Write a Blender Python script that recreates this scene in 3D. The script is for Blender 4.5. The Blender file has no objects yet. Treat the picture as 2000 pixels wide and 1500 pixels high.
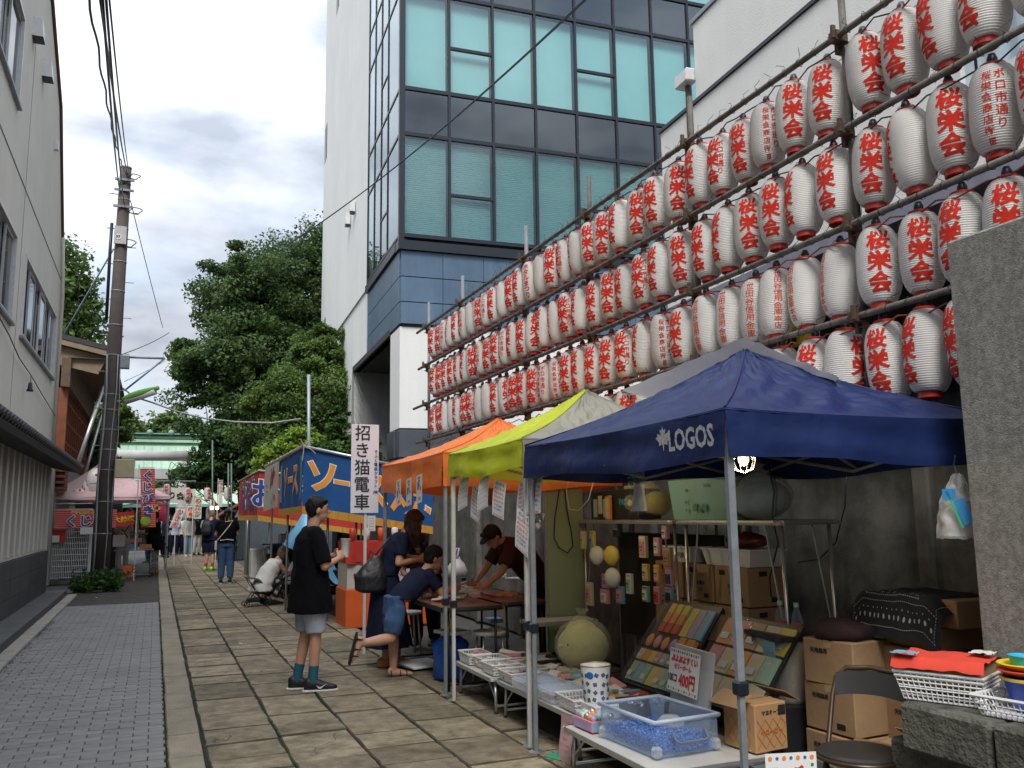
import bpy, bmesh, math, random
import numpy as np
from mathutils import Vector, Matrix, Euler, noise
random.seed(7)
S = bpy.context.scene
COL = S.collection
R = math.radians
PI = math.pi

# ---------------------------------------------------------------- camera, sky, sun
F_PX, EYE = 1700.0, 1.52
def nv(v):
    v = np.array(v, float); return v/np.linalg.norm(v)
_Y = nv((303-1000, 750-1012, -F_PX)); _Z = nv((-170, 11250, -F_PX)); _Z = nv(_Z-_Z.dot(_Y)*_Y); _X = np.cross(_Y, _Z)
cam = bpy.data.cameras.new('camera'); cam.sensor_width = 36; cam.lens = 36*F_PX/2000
cam.clip_start = .05; cam.clip_end = 2000
camo = bpy.data.objects.new('camera', cam); COL.objects.link(camo)
mw = Matrix([[_X[0], _X[1], _X[2], 0], [_Y[0], _Y[1], _Y[2], 0], [_Z[0], _Z[1], _Z[2], EYE], [0, 0, 0, 1]])
camo.matrix_world = mw
S.camera = camo

W = bpy.data.worlds.new('World'); S.world = W; W.use_nodes = True
wn, wl = W.node_tree.nodes, W.node_tree.links
wn.clear()
wo = wn.new('ShaderNodeOutputWorld'); 
sky = wn.new('ShaderNodeTexSky'); sky.sky_type = 'NISHITA'; sky.sun_disc = False
SUN_EL, SUN_AZ = 50, 204          # sun high, behind the camera's left shoulder, veiled by cloud
sky.sun_elevation = R(SUN_EL); sky.sun_rotation = R(SUN_AZ); sky.air_density = 1.0; sky.dust_density = .6
bg1 = wn.new('ShaderNodeBackground'); bg1.inputs[1].default_value = .10
wl.new(sky.outputs[0], bg1.inputs[0])
tc = wn.new('ShaderNodeTexCoord'); mp = wn.new('ShaderNodeMapping'); mp.inputs['Scale'].default_value = (1.0, 1.0, 2.3); mp.inputs['Location'].default_value = (.35, .2, .1)
wl.new(tc.outputs['Generated'], mp.inputs[0])
n1 = wn.new('ShaderNodeTexNoise'); n1.inputs['Scale'].default_value = 2.1; n1.inputs['Detail'].default_value = 7; n1.inputs['Roughness'].default_value = .52; n1.inputs['Distortion'].default_value = .25
wl.new(mp.outputs[0], n1.inputs[0])
n2 = wn.new('ShaderNodeTexNoise'); n2.inputs['Scale'].default_value = 3.4; n2.inputs['Detail'].default_value = 6; n2.inputs['Roughness'].default_value = .5
mp2 = wn.new('ShaderNodeMapping'); mp2.inputs['Location'].default_value = (4.1, 2.3, 7.7); mp2.inputs['Scale'].default_value = (1, 1, 2.6)
wl.new(tc.outputs['Generated'], mp2.inputs[0]); wl.new(mp2.outputs[0], n2.inputs[0])
cr = wn.new('ShaderNodeValToRGB')       # cloud colour: grey undersides to white
cr.color_ramp.elements[0].position = .40; cr.color_ramp.elements[0].color = (.36, .40, .47, 1)
cr.color_ramp.elements[1].position = .66; cr.color_ramp.elements[1].color = (.78, .81, .86, 1)
e_ = cr.color_ramp.elements.new(.53); e_.color = (.64, .67, .73, 1)
wl.new(n2.outputs[0], cr.inputs[0])
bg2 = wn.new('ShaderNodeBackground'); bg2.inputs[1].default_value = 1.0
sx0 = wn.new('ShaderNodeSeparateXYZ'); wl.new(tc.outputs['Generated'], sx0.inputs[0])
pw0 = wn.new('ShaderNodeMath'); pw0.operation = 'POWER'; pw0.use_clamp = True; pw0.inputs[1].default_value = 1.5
mr0 = wn.new('ShaderNodeMapRange'); mr0.inputs[1].default_value = 0; mr0.inputs[2].default_value = 1; mr0.inputs[3].default_value = .52; mr0.inputs[4].default_value = 2.0   # overcast brighter overhead; zenith out of view lifted further to light the scene
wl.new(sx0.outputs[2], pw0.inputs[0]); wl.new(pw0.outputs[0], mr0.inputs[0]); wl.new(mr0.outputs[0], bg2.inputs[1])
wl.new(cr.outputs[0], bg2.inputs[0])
cm = wn.new('ShaderNodeMapRange'); cm.inputs[1].default_value = .30; cm.inputs[2].default_value = .52; cm.inputs[3].default_value = .30; cm.inputs[4].default_value = 1.0
wl.new(n1.outputs[0], cm.inputs[0])
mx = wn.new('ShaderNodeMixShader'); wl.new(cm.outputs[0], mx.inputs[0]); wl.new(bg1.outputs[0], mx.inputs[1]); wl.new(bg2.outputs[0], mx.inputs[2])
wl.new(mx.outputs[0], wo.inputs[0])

sl = bpy.data.lights.new('sun', 'SUN'); sl.energy = 1.5; sl.angle = R(20); sl.color = (1, .96, .90)
so = bpy.data.objects.new('sun', sl); COL.objects.link(so)
_d = Vector((math.sin(R(SUN_AZ))*math.cos(R(SUN_EL)), math.cos(R(SUN_AZ))*math.cos(R(SUN_EL)), math.sin(R(SUN_EL))))
so.rotation_euler = _d.to_track_quat('Z', 'Y').to_euler(); so.location = (0, 0, 30)
S.view_settings.view_transform = 'Standard'; S.view_settings.look = 'None'; S.view_settings.gamma = 1
S.view_settings.exposure = 1.0; S.view_settings.use_curve_mapping = False
S.render.engine = 'CYCLES'
S.cycles.max_bounces = 8; S.cycles.diffuse_bounces = 4; S.cycles.glossy_bounces = 3; S.cycles.transparent_max_bounces = 16; S.cycles.transmission_bounces = 6
S.cycles.caustics_reflective = False; S.cycles.caustics_refractive = False
try:
    S.cycles.use_denoising = True; S.cycles.denoiser = 'OPENIMAGEDENOISE'
except Exception: pass

# ---------------------------------------------------------------- materials
MATS = {}
def mat(name, col, rough=.7, var=.18, scale=6., bump=.0, bscale=60., metal=0., alpha=1., trans=0., spec=.5, stretch=(1, 1, 1), col2=None, mix=None, emit=None, sss=0, wave=None, objrand=0, sheen=0, coat=0, streak=0, thin=0):
    if name in MATS: return MATS[name]
    m = bpy.data.materials.new(name); m.use_nodes = True; MATS[name] = m
    N, Lk = m.node_tree.nodes, m.node_tree.links
    b = N['Principled BSDF']
    c = (*col, 1) if len(col) == 3 else col
    tcn = N.new('ShaderNodeTexCoord'); mpn = N.new('ShaderNodeMapping'); mpn.inputs['Scale'].default_value = stretch
    Lk.new(tcn.outputs['Object'], mpn.inputs[0])
    out = None
    if var > 0 or col2:
        nz = N.new('ShaderNodeTexNoise'); nz.inputs['Scale'].default_value = scale; nz.inputs['Detail'].default_value = 8; nz.inputs['Roughness'].default_value = .65
        Lk.new(mpn.outputs[0], nz.inputs[0])
        rp = N.new('ShaderNodeValToRGB')
        c2 = (*col2, 1) if col2 else tuple(x*(1-var) for x in c[:3])+(1,)
        c1 = c if col2 else tuple(min(1, x*(1+var)) for x in c[:3])+(1,)
        lo, hi = mix or (.3, .7)
        rp.color_ramp.elements[0].position = lo; rp.color_ramp.elements[0].color = c2
        rp.color_ramp.elements[1].position = hi; rp.color_ramp.elements[1].color = c1
        Lk.new(nz.outputs[0], rp.inputs[0]); out = rp.outputs[0]
    if streak:
        mp3 = N.new('ShaderNodeMapping'); mp3.inputs['Scale'].default_value = (2.2, 2.2, .16); Lk.new(tcn.outputs['Object'], mp3.inputs[0])
        n3 = N.new('ShaderNodeTexNoise'); n3.inputs['Scale'].default_value = 1.6; n3.inputs['Detail'].default_value = 9; n3.inputs['Roughness'].default_value = .7
        Lk.new(mp3.outputs[0], n3.inputs[0])
        mr = N.new('ShaderNodeMapRange'); mr.inputs[1].default_value = .42; mr.inputs[2].default_value = .72; mr.inputs[3].default_value = 1.0; mr.inputs[4].default_value = 1-streak
        Lk.new(n3.outputs[0], mr.inputs[0])
        mm = N.new('ShaderNodeMix'); mm.data_type = 'RGBA'; mm.blend_type = 'MULTIPLY'; mm.inputs[0].default_value = 1
        if out: Lk.new(out, mm.inputs[6])
        else: mm.inputs[6].default_value = c
        Lk.new(mr.outputs[0], mm.inputs[7]); out = mm.outputs[2]
    if objrand:
        oi = N.new('ShaderNodeObjectInfo'); mr2 = N.new('ShaderNodeMapRange'); mr2.inputs[3].default_value = 1-objrand; mr2.inputs[4].default_value = 1+objrand
        Lk.new(oi.outputs['Random'], mr2.inputs[0])
        mm = N.new('ShaderNodeMix'); mm.data_type = 'RGBA'; mm.blend_type = 'MULTIPLY'; mm.inputs[0].default_value = 1
        if out: Lk.new(out, mm.inputs[6])
        else: mm.inputs[6].default_value = c
        Lk.new(mr2.outputs[0], mm.inputs[7]); out = mm.outputs[2]
    if out: Lk.new(out, b.inputs['Base Color'])
    else: b.inputs['Base Color'].default_value = c
    b.inputs['Roughness'].default_value = rough; b.inputs['Metallic'].default_value = metal
    b.inputs['Specular IOR Level'].default_value = spec
    b.inputs['Alpha'].default_value = alpha; b.inputs['Transmission Weight'].default_value = trans
    if sss: b.inputs['Subsurface Weight'].default_value = sss; b.inputs['Subsurface Radius'].default_value = (.02, .008, .004)
    if sheen: b.inputs['Sheen Weight'].default_value = sheen
    if coat: b.inputs['Coat Weight'].default_value = coat
    if emit: b.inputs['Emission Color'].default_value = (*emit[:3], 1); b.inputs['Emission Strength'].default_value = emit[3]
    if bump:
        nb = N.new('ShaderNodeTexNoise'); nb.inputs['Scale'].default_value = bscale; nb.inputs['Detail'].default_value = 6
        Lk.new(mpn.outputs[0], nb.inputs[0])
        bm = N.new('ShaderNodeBump'); bm.inputs['Strength'].default_value = bump; bm.inputs['Distance'].default_value = .02
        Lk.new(nb.outputs[0], bm.inputs['Height']); Lk.new(bm.outputs[0], b.inputs['Normal'])
    if thin:        # thin sheet that lets light through
        t = N.new('ShaderNodeBsdfTranslucent'); mxs = N.new('ShaderNodeMixShader'); mxs.inputs[0].default_value = thin
        if out: Lk.new(out, t.inputs[0])
        else: t.inputs[0].default_value = c
        o = N['Material Output']; Lk.new(b.outputs[0], mxs.inputs[1]); Lk.new(t.outputs[0], mxs.inputs[2]); Lk.new(mxs.outputs[0], o.inputs[0])
    return m
def clear(name, col, op=.25, rough=.08, edge=.5):
    if name in MATS: return MATS[name]
    m = bpy.data.materials.new(name); m.use_nodes = True; MATS[name] = m
    N, Lk = m.node_tree.nodes, m.node_tree.links; b = N['Principled BSDF']
    b.inputs['Base Color'].default_value = (*col, 1); b.inputs['Roughness'].default_value = rough
    t = N.new('ShaderNodeBsdfTransparent'); t.inputs[0].default_value = (*[.5+.5*x for x in col], 1)
    fr = N.new('ShaderNodeLayerWeight'); fr.inputs[0].default_value = .35
    mr = N.new('ShaderNodeMapRange'); mr.inputs[3].default_value = op; mr.inputs[4].default_value = min(1, op+edge); Lk.new(fr.outputs['Facing'], mr.inputs[0])
    nz = N.new('ShaderNodeTexNoise'); nz.inputs['Scale'].default_value = 14; bm = N.new('ShaderNodeBump'); bm.inputs['Strength'].default_value = .15; Lk.new(nz.outputs[0], bm.inputs['Height']); Lk.new(bm.outputs[0], b.inputs['Normal'])
    x = N.new('ShaderNodeMixShader'); Lk.new(mr.outputs[0], x.inputs[0]); Lk.new(t.outputs[0], x.inputs[1]); Lk.new(b.outputs[0], x.inputs[2]); Lk.new(x.outputs[0], N['Material Output'].inputs[0])
    return m

# ---------------------------------------------------------------- mesh building
class MB:
    def __init__(s): s.v = []; s.f = []
    def add(s, vs, fs):
        k = len(s.v); s.v += [tuple(v) for v in vs]; s.f += [tuple(i+k for i in f) for f in fs]; return s
    def box(s, x0, x1, y0, y1, z0, z1, M=None):
        vs = [Vector((x, y, z)) for z in (z0, z1) for y in (y0, y1) for x in (x0, x1)]
        if M is not None: vs = [M @ v for v in vs]
        return s.add(vs, [(0, 2, 3, 1), (4, 5, 7, 6), (0, 1, 5, 4), (1, 3, 7, 5), (3, 2, 6, 7), (2, 0, 4, 6)])
    def cbox(s, c, d, rz=0, rx=0, ry=0):
        M = Matrix.Translation(c) @ Euler((R(rx), R(ry), R(rz))).to_matrix().to_4x4()
        return s.box(-d[0]/2, d[0]/2, -d[1]/2, d[1]/2, -d[2]/2, d[2]/2, M)
    def bbox(s, c, d, b=.01, rz=0, rx=0, ry=0, seg=1):          # bevelled box
        bm = bmesh.new(); bmesh.ops.create_cube(bm, size=1)
        for v in bm.verts: v.co = Vector((v.co.x*d[0], v.co.y*d[1], v.co.z*d[2]))
        bmesh.ops.bevel(bm, geom=bm.edges[:], offset=b, segments=seg, affect='EDGES', profile=.5)
        M = Matrix.Translation(c) @ Euler((R(rx), R(ry), R(rz))).to_matrix().to_4x4()
        bm.verts.ensure_lookup_table(); bm.verts.index_update()
        s.add([M @ v.co for v in bm.verts], [[v.index for v in f.verts] for f in bm.faces]); bm.free(); return s
    def tube(s, pts, r, seg=8, close=False, caps=True):
        pts = [Vector(p) for p in pts]; n = len(pts); rs = r if isinstance(r, (list, tuple)) else [r]*n
        k = len(s.v); up = None
        for i, p in enumerate(pts):
            if close: t = pts[(i+1) % n]-pts[i-1]
            else: t = pts[min(i+1, n-1)]-pts[max(i-1, 0)]
            t = t.normalized() if t.length > 1e-9 else Vector((0, 0, 1))
            if up is None: up = Vector((0, 0, 1)) if abs(t.z) < .9 else Vector((1, 0, 0))
            a = t.cross(up)
            if a.length < 1e-4: a = t.cross(Vector((1, .3, .2)))
            a.normalize(); b = a.cross(t).normalized(); up = b
            for j in range(seg):
                q = 2*PI*j/seg; s.v.append(tuple(p+(a*math.cos(q)+b*math.sin(q))*rs[i]))
        m = n if close else n-1
        for i in range(m):
            for j in range(seg):
                a0 = k+i*seg+j; a1 = k+i*seg+(j+1) % seg; b0 = k+((i+1) % n)*seg+j; b1 = k+((i+1) % n)*seg+(j+1) % seg
                s.f.append((a0, a1, b1, b0))
        if caps and not close:
            s.f.append(tuple(k+j for j in range(seg))[::-1]); s.f.append(tuple(k+(n-1)*seg+j for j in range(seg)))
        return s
    def lathe(s, prof, seg=24, c=(0, 0, 0), M=None, caps=True, sx=1, sy=1):
        k = len(s.v); c = Vector(c)
        for r, z in prof:
            for j in range(seg):
                q = 2*PI*j/seg; p = Vector((r*math.cos(q)*sx, r*math.sin(q)*sy, z))
                if M is not None: p = M @ p
                s.v.append(tuple(p+c))
        for i in range(len(prof)-1):
            for j in range(seg):
                a = k+i*seg+j; b = k+i*seg+(j+1) % seg; s.f.append((a, b, b+seg, a+seg))
        if caps:
            s.f.append(tuple(k+j for j in range(seg))[::-1]); e = k+(len(prof)-1)*seg; s.f.append(tuple(e+j for j in range(seg)))
        return s
    def grid(s, fn, nu, nv_, thick=None):
        k = len(s.v)
        for j in range(nv_+1):
            for i in range(nu+1): s.v.append(tuple(fn(i/nu, j/nv_)))
        for j in range(nv_):
            for i in range(nu):
                a = k+j*(nu+1)+i; s.f.append((a, a+1, a+nu+2, a+nu+1))
        return s
    def ell(s, c, r, seg=16, rings=10, M=None):
        prof = [(max(1e-4, math.sin(PI*i/rings)), -math.cos(PI*i/rings)) for i in range(rings+1)]
        MM = Matrix.Diagonal((r[0], r[1], r[2], 1))
        if M is not None: MM = M.to_4x4() @ MM
        return s.lathe(prof, seg, c, MM)
    def prism(s, poly, z0, z1, M=None):
        n = len(poly); vs = [Vector((x, y, z0)) for x, y in poly]+[Vector((x, y, z1)) for x, y in poly]
        if M is not None: vs = [M @ v for v in vs]
        return s.add(vs, [tuple(range(n))[::-1], tuple(range(n, 2*n))]+[(i, (i+1) % n, n+(i+1) % n, n+i) for i in range(n)])
    def mesh(s, name, m=None, smooth=False):
        me = bpy.data.meshes.new(name); me.from_pydata(s.v, [], s.f); me.update()
        bm = bmesh.new(); bm.from_mesh(me); bmesh.ops.recalc_face_normals(bm, faces=bm.faces[:]); bm.to_mesh(me); bm.free()
        if m: me.materials.append(m)
        if smooth: me.shade_smooth() if smooth is True else me.shade_smooth_by_angle(R(smooth)) if hasattr(me, 'shade_smooth_by_angle') else None
        if smooth and smooth is not True:
            for p in me.polygons: p.use_smooth = True
            try:
                me.set_sharp_from_angle(angle=R(smooth))
            except Exception: pass
        return me
    def build(s, name, m, parent=None, smooth=False, loc=None, rot=None):
        return link(name, s.mesh(name, m, smooth), parent, loc, rot)
def link(name, me, parent=None, loc=None, rot=None):
    o = bpy.data.objects.new(name, me); COL.objects.link(o)
    if parent is not None: o.parent = parent
    if loc is not None: o.location = loc
    if rot is not None: o.rotation_euler = rot
    return o
def thing(name, label, cat, loc=(0, 0, 0), rz=0, group=None):
    o = bpy.data.objects.new(name, None); o.empty_display_size = .1; COL.objects.link(o); o.location = loc; o.rotation_euler = (0, 0, R(rz))
    return tag(o, label, cat, group)
def tag(o, label, cat, group=None, kind=None):
    o['label'] = label; o['category'] = cat
    if group: o['group'] = group
    if kind: o['kind'] = kind
    return o
def struct(name, mb, m, parent=None, smooth=False, label=None):
    o = mb.build(name, m, parent, smooth)
    if parent is None: o['kind'] = 'structure'
    if label: o['label'] = label
    return o
def dup(root, loc, rz=0, label=None, scale=None):
    r = root.copy(); COL.objects.link(r); r.location = loc; r.rotation_euler = (root.rotation_euler[0], root.rotation_euler[1], R(rz))
    if label: r['label'] = label
    if scale: r.scale = scale
    for ch in root.children:
        c = ch.copy(); COL.objects.link(c); c.parent = r
        for g in ch.children:
            d = g.copy(); COL.objects.link(d); d.parent = c
    return r
def modmesh(o, drop=True):
    bpy.context.view_layer.update()
    dg = bpy.context.evaluated_depsgraph_get(); me = bpy.data.meshes.new_from_object(o.evaluated_get(dg))
    if drop: bpy.data.objects.remove(o)
    return me
_txt = {}
def text(s, size=1., bold=0., vertical=False, gap=1., res=2, fx=1.):
    key = (s, size, bold, vertical, gap, fx)
    if key in _txt: return _txt[key]
    cu = bpy.data.curves.new('t', 'FONT'); cu.body = '\n'.join(s) if vertical else s; cu.size = size; cu.offset = bold; cu.resolution_u = res
    cu.align_x = 'CENTER'; cu.space_line = gap; cu.dimensions = '2D'; cu.fill_mode = 'FRONT'
    o = bpy.data.objects.new('t', cu); COL.objects.link(o); me = modmesh(o)
    vs = [v.co.copy() for v in me.vertices]; fs = [tuple(p.vertices) for p in me.polygons]
    if vs:
        cx = (min(v.x for v in vs)+max(v.x for v in vs))/2; cy = (min(v.y for v in vs)+max(v.y for v in vs))/2
        vs = [((v.x-cx)*fx, v.y-cy) for v in vs]
    bpy.data.meshes.remove(me); _txt[key] = (vs, fs); return vs, fs
def decal(items, fn, step=None):
    """items: (text, x, y[, rot]) in sheet coordinates -> mesh on the surface fn(x, y)"""
    bm = bmesh.new()
    for (vs, fs), x, y, *r in items:
        a = R(r[0]) if r else 0; ca, sa = math.cos(a), math.sin(a)
        bv = [bm.verts.new((vx*ca-vy*sa+x, vx*sa+vy*ca+y, 0)) for vx, vy in vs]
        for f in fs:
            try: bm.faces.new([bv[i] for i in f])
            except ValueError: pass
    if step:
        for ax in (0, 1):
            lo = min(v.co[ax] for v in bm.verts); hi = max(v.co[ax] for v in bm.verts); k = lo+step
            while k < hi:
                no = Vector((1, 0, 0)) if ax == 0 else Vector((0, 1, 0)); co = no*k
                bmesh.ops.bisect_plane(bm, geom=bm.verts[:]+bm.edges[:]+bm.faces[:], plane_co=co, plane_no=no); k += step
    mb = MB(); bm.verts.index_update()
    mb.v = [tuple(fn(v.co.x, v.co.y)) for v in bm.verts]; mb.f = [tuple(v.index for v in f.verts) for f in bm.faces]
    bm.free(); return mb
def rect(w, h): return ([(-w/2, -h/2), (w/2, -h/2), (w/2, h/2), (-w/2, h/2)], [(0, 1, 2, 3)])
def disc(r, n=14, sy=1): return ([(r*math.cos(2*PI*i/n), r*sy*math.sin(2*PI*i/n)) for i in range(n)], [tuple(range(n))])
def plane(o, ux, uy, off=.003):
    o, ux, uy = Vector(o), Vector(ux).normalized(), Vector(uy).normalized(); n = ux.cross(uy)
    return lambda x, y: o+ux*x+uy*y+n*off
def raw(mb, name, m, parent=None):     # keep face order, no recalculation
    me = bpy.data.meshes.new(name); me.from_pydata(mb.v, [], mb.f); me.update()
    if m: me.materials.append(m)
    return link(name, me, parent)
def lerp(a, b, t): return a+(b-a)*t
def sag(a, b, d, n=14):
    a, b = Vector(a), Vector(b); return [a.lerp(b, i/n)-Vector((0, 0, d*4*(i/n)*(1-i/n))) for i in range(n+1)]
def wire(name, pts, r, m, label, group=None, parent=None):
    o = MB().tube(pts, r, 5).build(name, m, parent, True)
    return tag(o, label, 'cable', group) if parent is None else o
def nz(x, y, z=0): return noise.noise(Vector((x, y, z)))
# ---------------------------------------------------------------- surveying helper: where a sight line meets a real plane
_M = np.array([_X, _Y, _Z]).T
def at(u, v, ax, val):
    d = _M.T @ np.array((u-1000., 750.-v, -F_PX)); t = (val-(EYE if ax == 2 else 0))/d[ax]
    return Vector((d[0]*t, d[1]*t, EYE+d[2]*t))

# ---------------------------------------------------------------- palette
white_plaster = mat('white_plaster', (.74, .74, .71), .85, .05, .5, .25, 45, streak=.06)
warm_plaster = mat('warm_plaster', (.64, .61, .54), .9, .07, .45, .3, 55, streak=.07)
grey_render = mat('grey_render', (.25, .25, .24), .85, .1, 2, .2, 60, streak=.2)
dark_tile = mat('dark_tile', (.055, .057, .062), .55, .2, 3, .15, 30, objrand=.15)
old_concrete = mat('old_concrete', (.17, .165, .145), .92, .35, 3.2, .18, 90, col2=(.05, .052, .045), mix=(.30, .58), streak=.45)
pillar_concrete = mat('pillar_concrete', (.30, .295, .27), .95, .3, 38, .35, 160, col2=(.17, .17, .15), mix=(.36, .62), streak=.42)
black_metal = mat('black_metal', (.018, .022, .03), .4, .1, 10, metal=.3)
alu = mat('brushed_aluminium', (.55, .56, .57), .35, .08, 20, metal=.8)
white_metal = mat('white_metal', (.62, .63, .62), .4, .12, 9)
grey_metal = mat('grey_metal', (.24, .26, .28), .45, .2, 12, metal=.3)
rust_pipe = mat('weathered_steel_pipe', (.16, .15, .135), .6, .3, 9, .2, 90, metal=.5, col2=(.07, .06, .05))
window_glass = mat('dark_window_glass', (.010, .013, .018), .05, 0, spec=.35)
skin = mat('skin', (.50, .27, .175), .55, .06, 14, .05, 120, sss=.08)
black_cloth = mat('black_cloth', (.004, .004, .006), .95, .2, 20, .5, 18, spec=.15)
hair_m = mat('black_hair', (.006, .005, .005), .55, .3, 30, .5, 160, stretch=(1, 1, .2), spec=.3)

# ---------------------------------------------------------------- ground
asphalt = mat('worn_asphalt', (.10, .098, .09), .93, .3, 5, .6, 140, col2=(.055, .054, .048))
g = MB()
for (x0, x1, y0, y1) in ((-600, -40, -60, 900), (40, 600, -60, 900), (-40, 40, 90, 900), (-40, 40, -60, 90)):
    g.add([(x0, y0, -.03), (x1, y0, -.03), (x1, y1, -.03), (x0, y1, -.03)], [(0, 1, 2, 3)])
struct('ground', g, asphalt)

def flag_material():
    m = mat('flagstone', (.285, .240, .160), .92, .3, 7, .9, 45, col2=(.135, .112, .070), mix=(.32, .64), objrand=.30)
    N, Lk = m.node_tree.nodes, m.node_tree.links; b = N['Principled BSDF']
    src = b.inputs['Base Color'].links[0].from_socket
    mpx = [n_ for n_ in N if n_.type == 'MAPPING'][0]; oi = N.new('ShaderNodeObjectInfo'); ms = N.new('ShaderNodeMath'); ms.operation = 'MULTIPLY'; ms.inputs[1].default_value = 91; Lk.new(oi.outputs['Random'], ms.inputs[0]); cx_ = N.new('ShaderNodeCombineXYZ'); Lk.new(ms.outputs[0], cx_.inputs[0]); Lk.new(ms.outputs[0], cx_.inputs[1]); Lk.new(cx_.outputs[0], mpx.inputs['Location'])
    geo = N.new('ShaderNodeNewGeometry')
    n = N.new('ShaderNodeTexNoise'); n.inputs['Scale'].default_value = 3; n.inputs['Detail'].default_value = 3; Lk.new(geo.outputs['Position'], n.inputs[0])
    va = N.new('ShaderNodeVectorMath'); va.operation = 'MULTIPLY_ADD'; va.inputs[1].default_value = (.5, .5, .5); Lk.new(n.outputs['Color'], va.inputs[0]); Lk.new(geo.outputs['Position'], va.inputs[2])
    vo = N.new('ShaderNodeTexVoronoi'); vo.feature = 'DISTANCE_TO_EDGE'; vo.inputs['Scale'].default_value = 1.25; Lk.new(va.outputs[0], vo.inputs[0])
    mr = N.new('ShaderNodeMapRange'); mr.inputs[1].default_value = .002; mr.inputs[2].default_value = .009; mr.inputs[3].default_value = .35; mr.inputs[4].default_value = 1; Lk.new(vo.outputs[0], mr.inputs[0])
    n2 = N.new('ShaderNodeTexNoise'); n2.inputs['Scale'].default_value = .9; n2.inputs['Detail'].default_value = 2; Lk.new(geo.outputs['Position'], n2.inputs[0])
    mk = N.new('ShaderNodeMapRange'); mk.inputs[1].default_value = .54; mk.inputs[2].default_value = .58; Lk.new(n2.outputs[0], mk.inputs[0])
    mixf = N.new('ShaderNodeMix'); mixf.data_type = 'FLOAT'; mixf.inputs[2].default_value = 1; Lk.new(mk.outputs[0], mixf.inputs[0]); Lk.new(mr.outputs[0], mixf.inputs[3])
    mm = N.new('ShaderNodeMix'); mm.data_type = 'RGBA'; mm.blend_type = 'MULTIPLY'; mm.inputs[0].default_value = 1; Lk.new(src, mm.inputs[6]); Lk.new(mixf.outputs[0], mm.inputs[7])
    # lichen and grime patches that run across the stones
    n3 = N.new('ShaderNodeTexNoise'); n3.inputs['Scale'].default_value = 2.2; n3.inputs['Detail'].default_value = 8; n3.inputs['Roughness'].default_value = .75; Lk.new(geo.outputs['Position'], n3.inputs[0])
    m3 = N.new('ShaderNodeMapRange'); m3.inputs[1].default_value = .38; m3.inputs[2].default_value = .68; m3.inputs[3].default_value = 1.18; m3.inputs[4].default_value = .55; Lk.new(n3.outputs[0], m3.inputs[0])
    m4 = N.new('ShaderNodeMix'); m4.data_type = 'RGBA'; m4.blend_type = 'MULTIPLY'; m4.inputs[0].default_value = 1; Lk.new(mm.outputs[2], m4.inputs[6]); Lk.new(m3.outputs[0], m4.inputs[7])
    Lk.new(m4.outputs[2], b.inputs['Base Color'])
    return m
flag_m = flag_material()
path = MB().box(.36, 2.62, 2.6, 60, -.02, -.004)
path_o = struct('path', path, mat('joint_soil', (.022, .021, .014), 1, .3, 12, .6, 60))
path_o['label'] = 'old stone flag path running up the lane to the shrine'
xs = [.37, .86, 1.34, 1.82, 2.30, 2.60]
def rough_stone(x0, x1, y0, y1, zt, b=.012, wob=.006):
    """one uneven slab: chipped outline, crowned top"""
    pts = []
    n = 4
    for k in range(n): pts.append((lerp(x0, x1, k/n), y0))
    for k in range(n): pts.append((x1, lerp(y0, y1, k/n)))
    for k in range(n): pts.append((lerp(x1, x0, k/n), y1))
    for k in range(n): pts.append((x0, lerp(y1, y0, k/n)))
    pts = [(x+random.uniform(-wob, wob), y+random.uniform(-wob, wob)) for x, y in pts]
    cx, cy = (x0+x1)/2, (y0+y1)/2; tl = [random.uniform(-.004, .004) for _ in range(2)]
    def zz(x, y): return zt+tl[0]*(x-cx)/(x1-x0)+tl[1]*(y-cy)/(y1-y0)
    N_ = len(pts); vs = [(x, y, -.01) for x, y in pts]+[(x, y, zz(x, y)-b*.8) for x, y in pts]
    vs += [(lerp(x, cx, b/(abs(x-cx)+.05)), lerp(y, cy, b/(abs(y-cy)+.05)), zz(x, y)) for x, y in pts]
    fs = []
    for r_ in range(2):
        for i in range(N_): fs.append((r_*N_+i, r_*N_+(i+1) % N_, (r_+1)*N_+(i+1) % N_, (r_+1)*N_+i))
    fs.append(tuple(range(2*N_, 3*N_)))
    return vs, fs
far_flags = MB(); edge_soil = mat('edge_soil', (.075, .066, .042), 1, .4, 14, .6, 60)
for c in range(5):
    y = 2.6+random.random()*.3
    while y < 48:
        L_ = random.choice((.34, .42, .5, .62, .72)) if c < 4 else random.uniform(.5, .9)
        vs, fs = rough_stone(xs[c]+.006, xs[c+1]-.006, y+.008, y+L_-.008, .014+random.uniform(-.005, .005), .010, .007)
        if y < 27:
            fo_ = MB().add(vs, fs).build('flagstone', flag_m, path_o, 40); fo_.data.materials.append(edge_soil)
            for p_ in fo_.data.polygons:
                if len(p_.vertices) == 4: p_.material_index = 1
        else: far_flags.add(vs, fs)
        y += L_
o = far_flags.build('distant_flagstones', flag_m, path_o); o['kind'] = 'stuff'

kerb_m = mat('kerb_stone', (.33, .285, .20), .9, .25, 4, .6, 60, col2=(.20, .18, .13), objrand=.1)
kerb = struct('kerb', MB().box(.135, .355, 2.6, 48, -.02, .0), mat('kerb_bed', (.06, .06, .05), 1, .2)); kerb['label'] = 'stone kerb between the brick paving and the flag path'
y = 2.7
while y < 47:
    L_ = random.uniform(.55, 1.0); vs, fs = rough_stone(.14, .35, y+.004, y+L_-.004, .028, .012, .004); MB().add(vs, fs).build('kerb_stone', kerb_m, kerb, 40); y += L_

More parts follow.
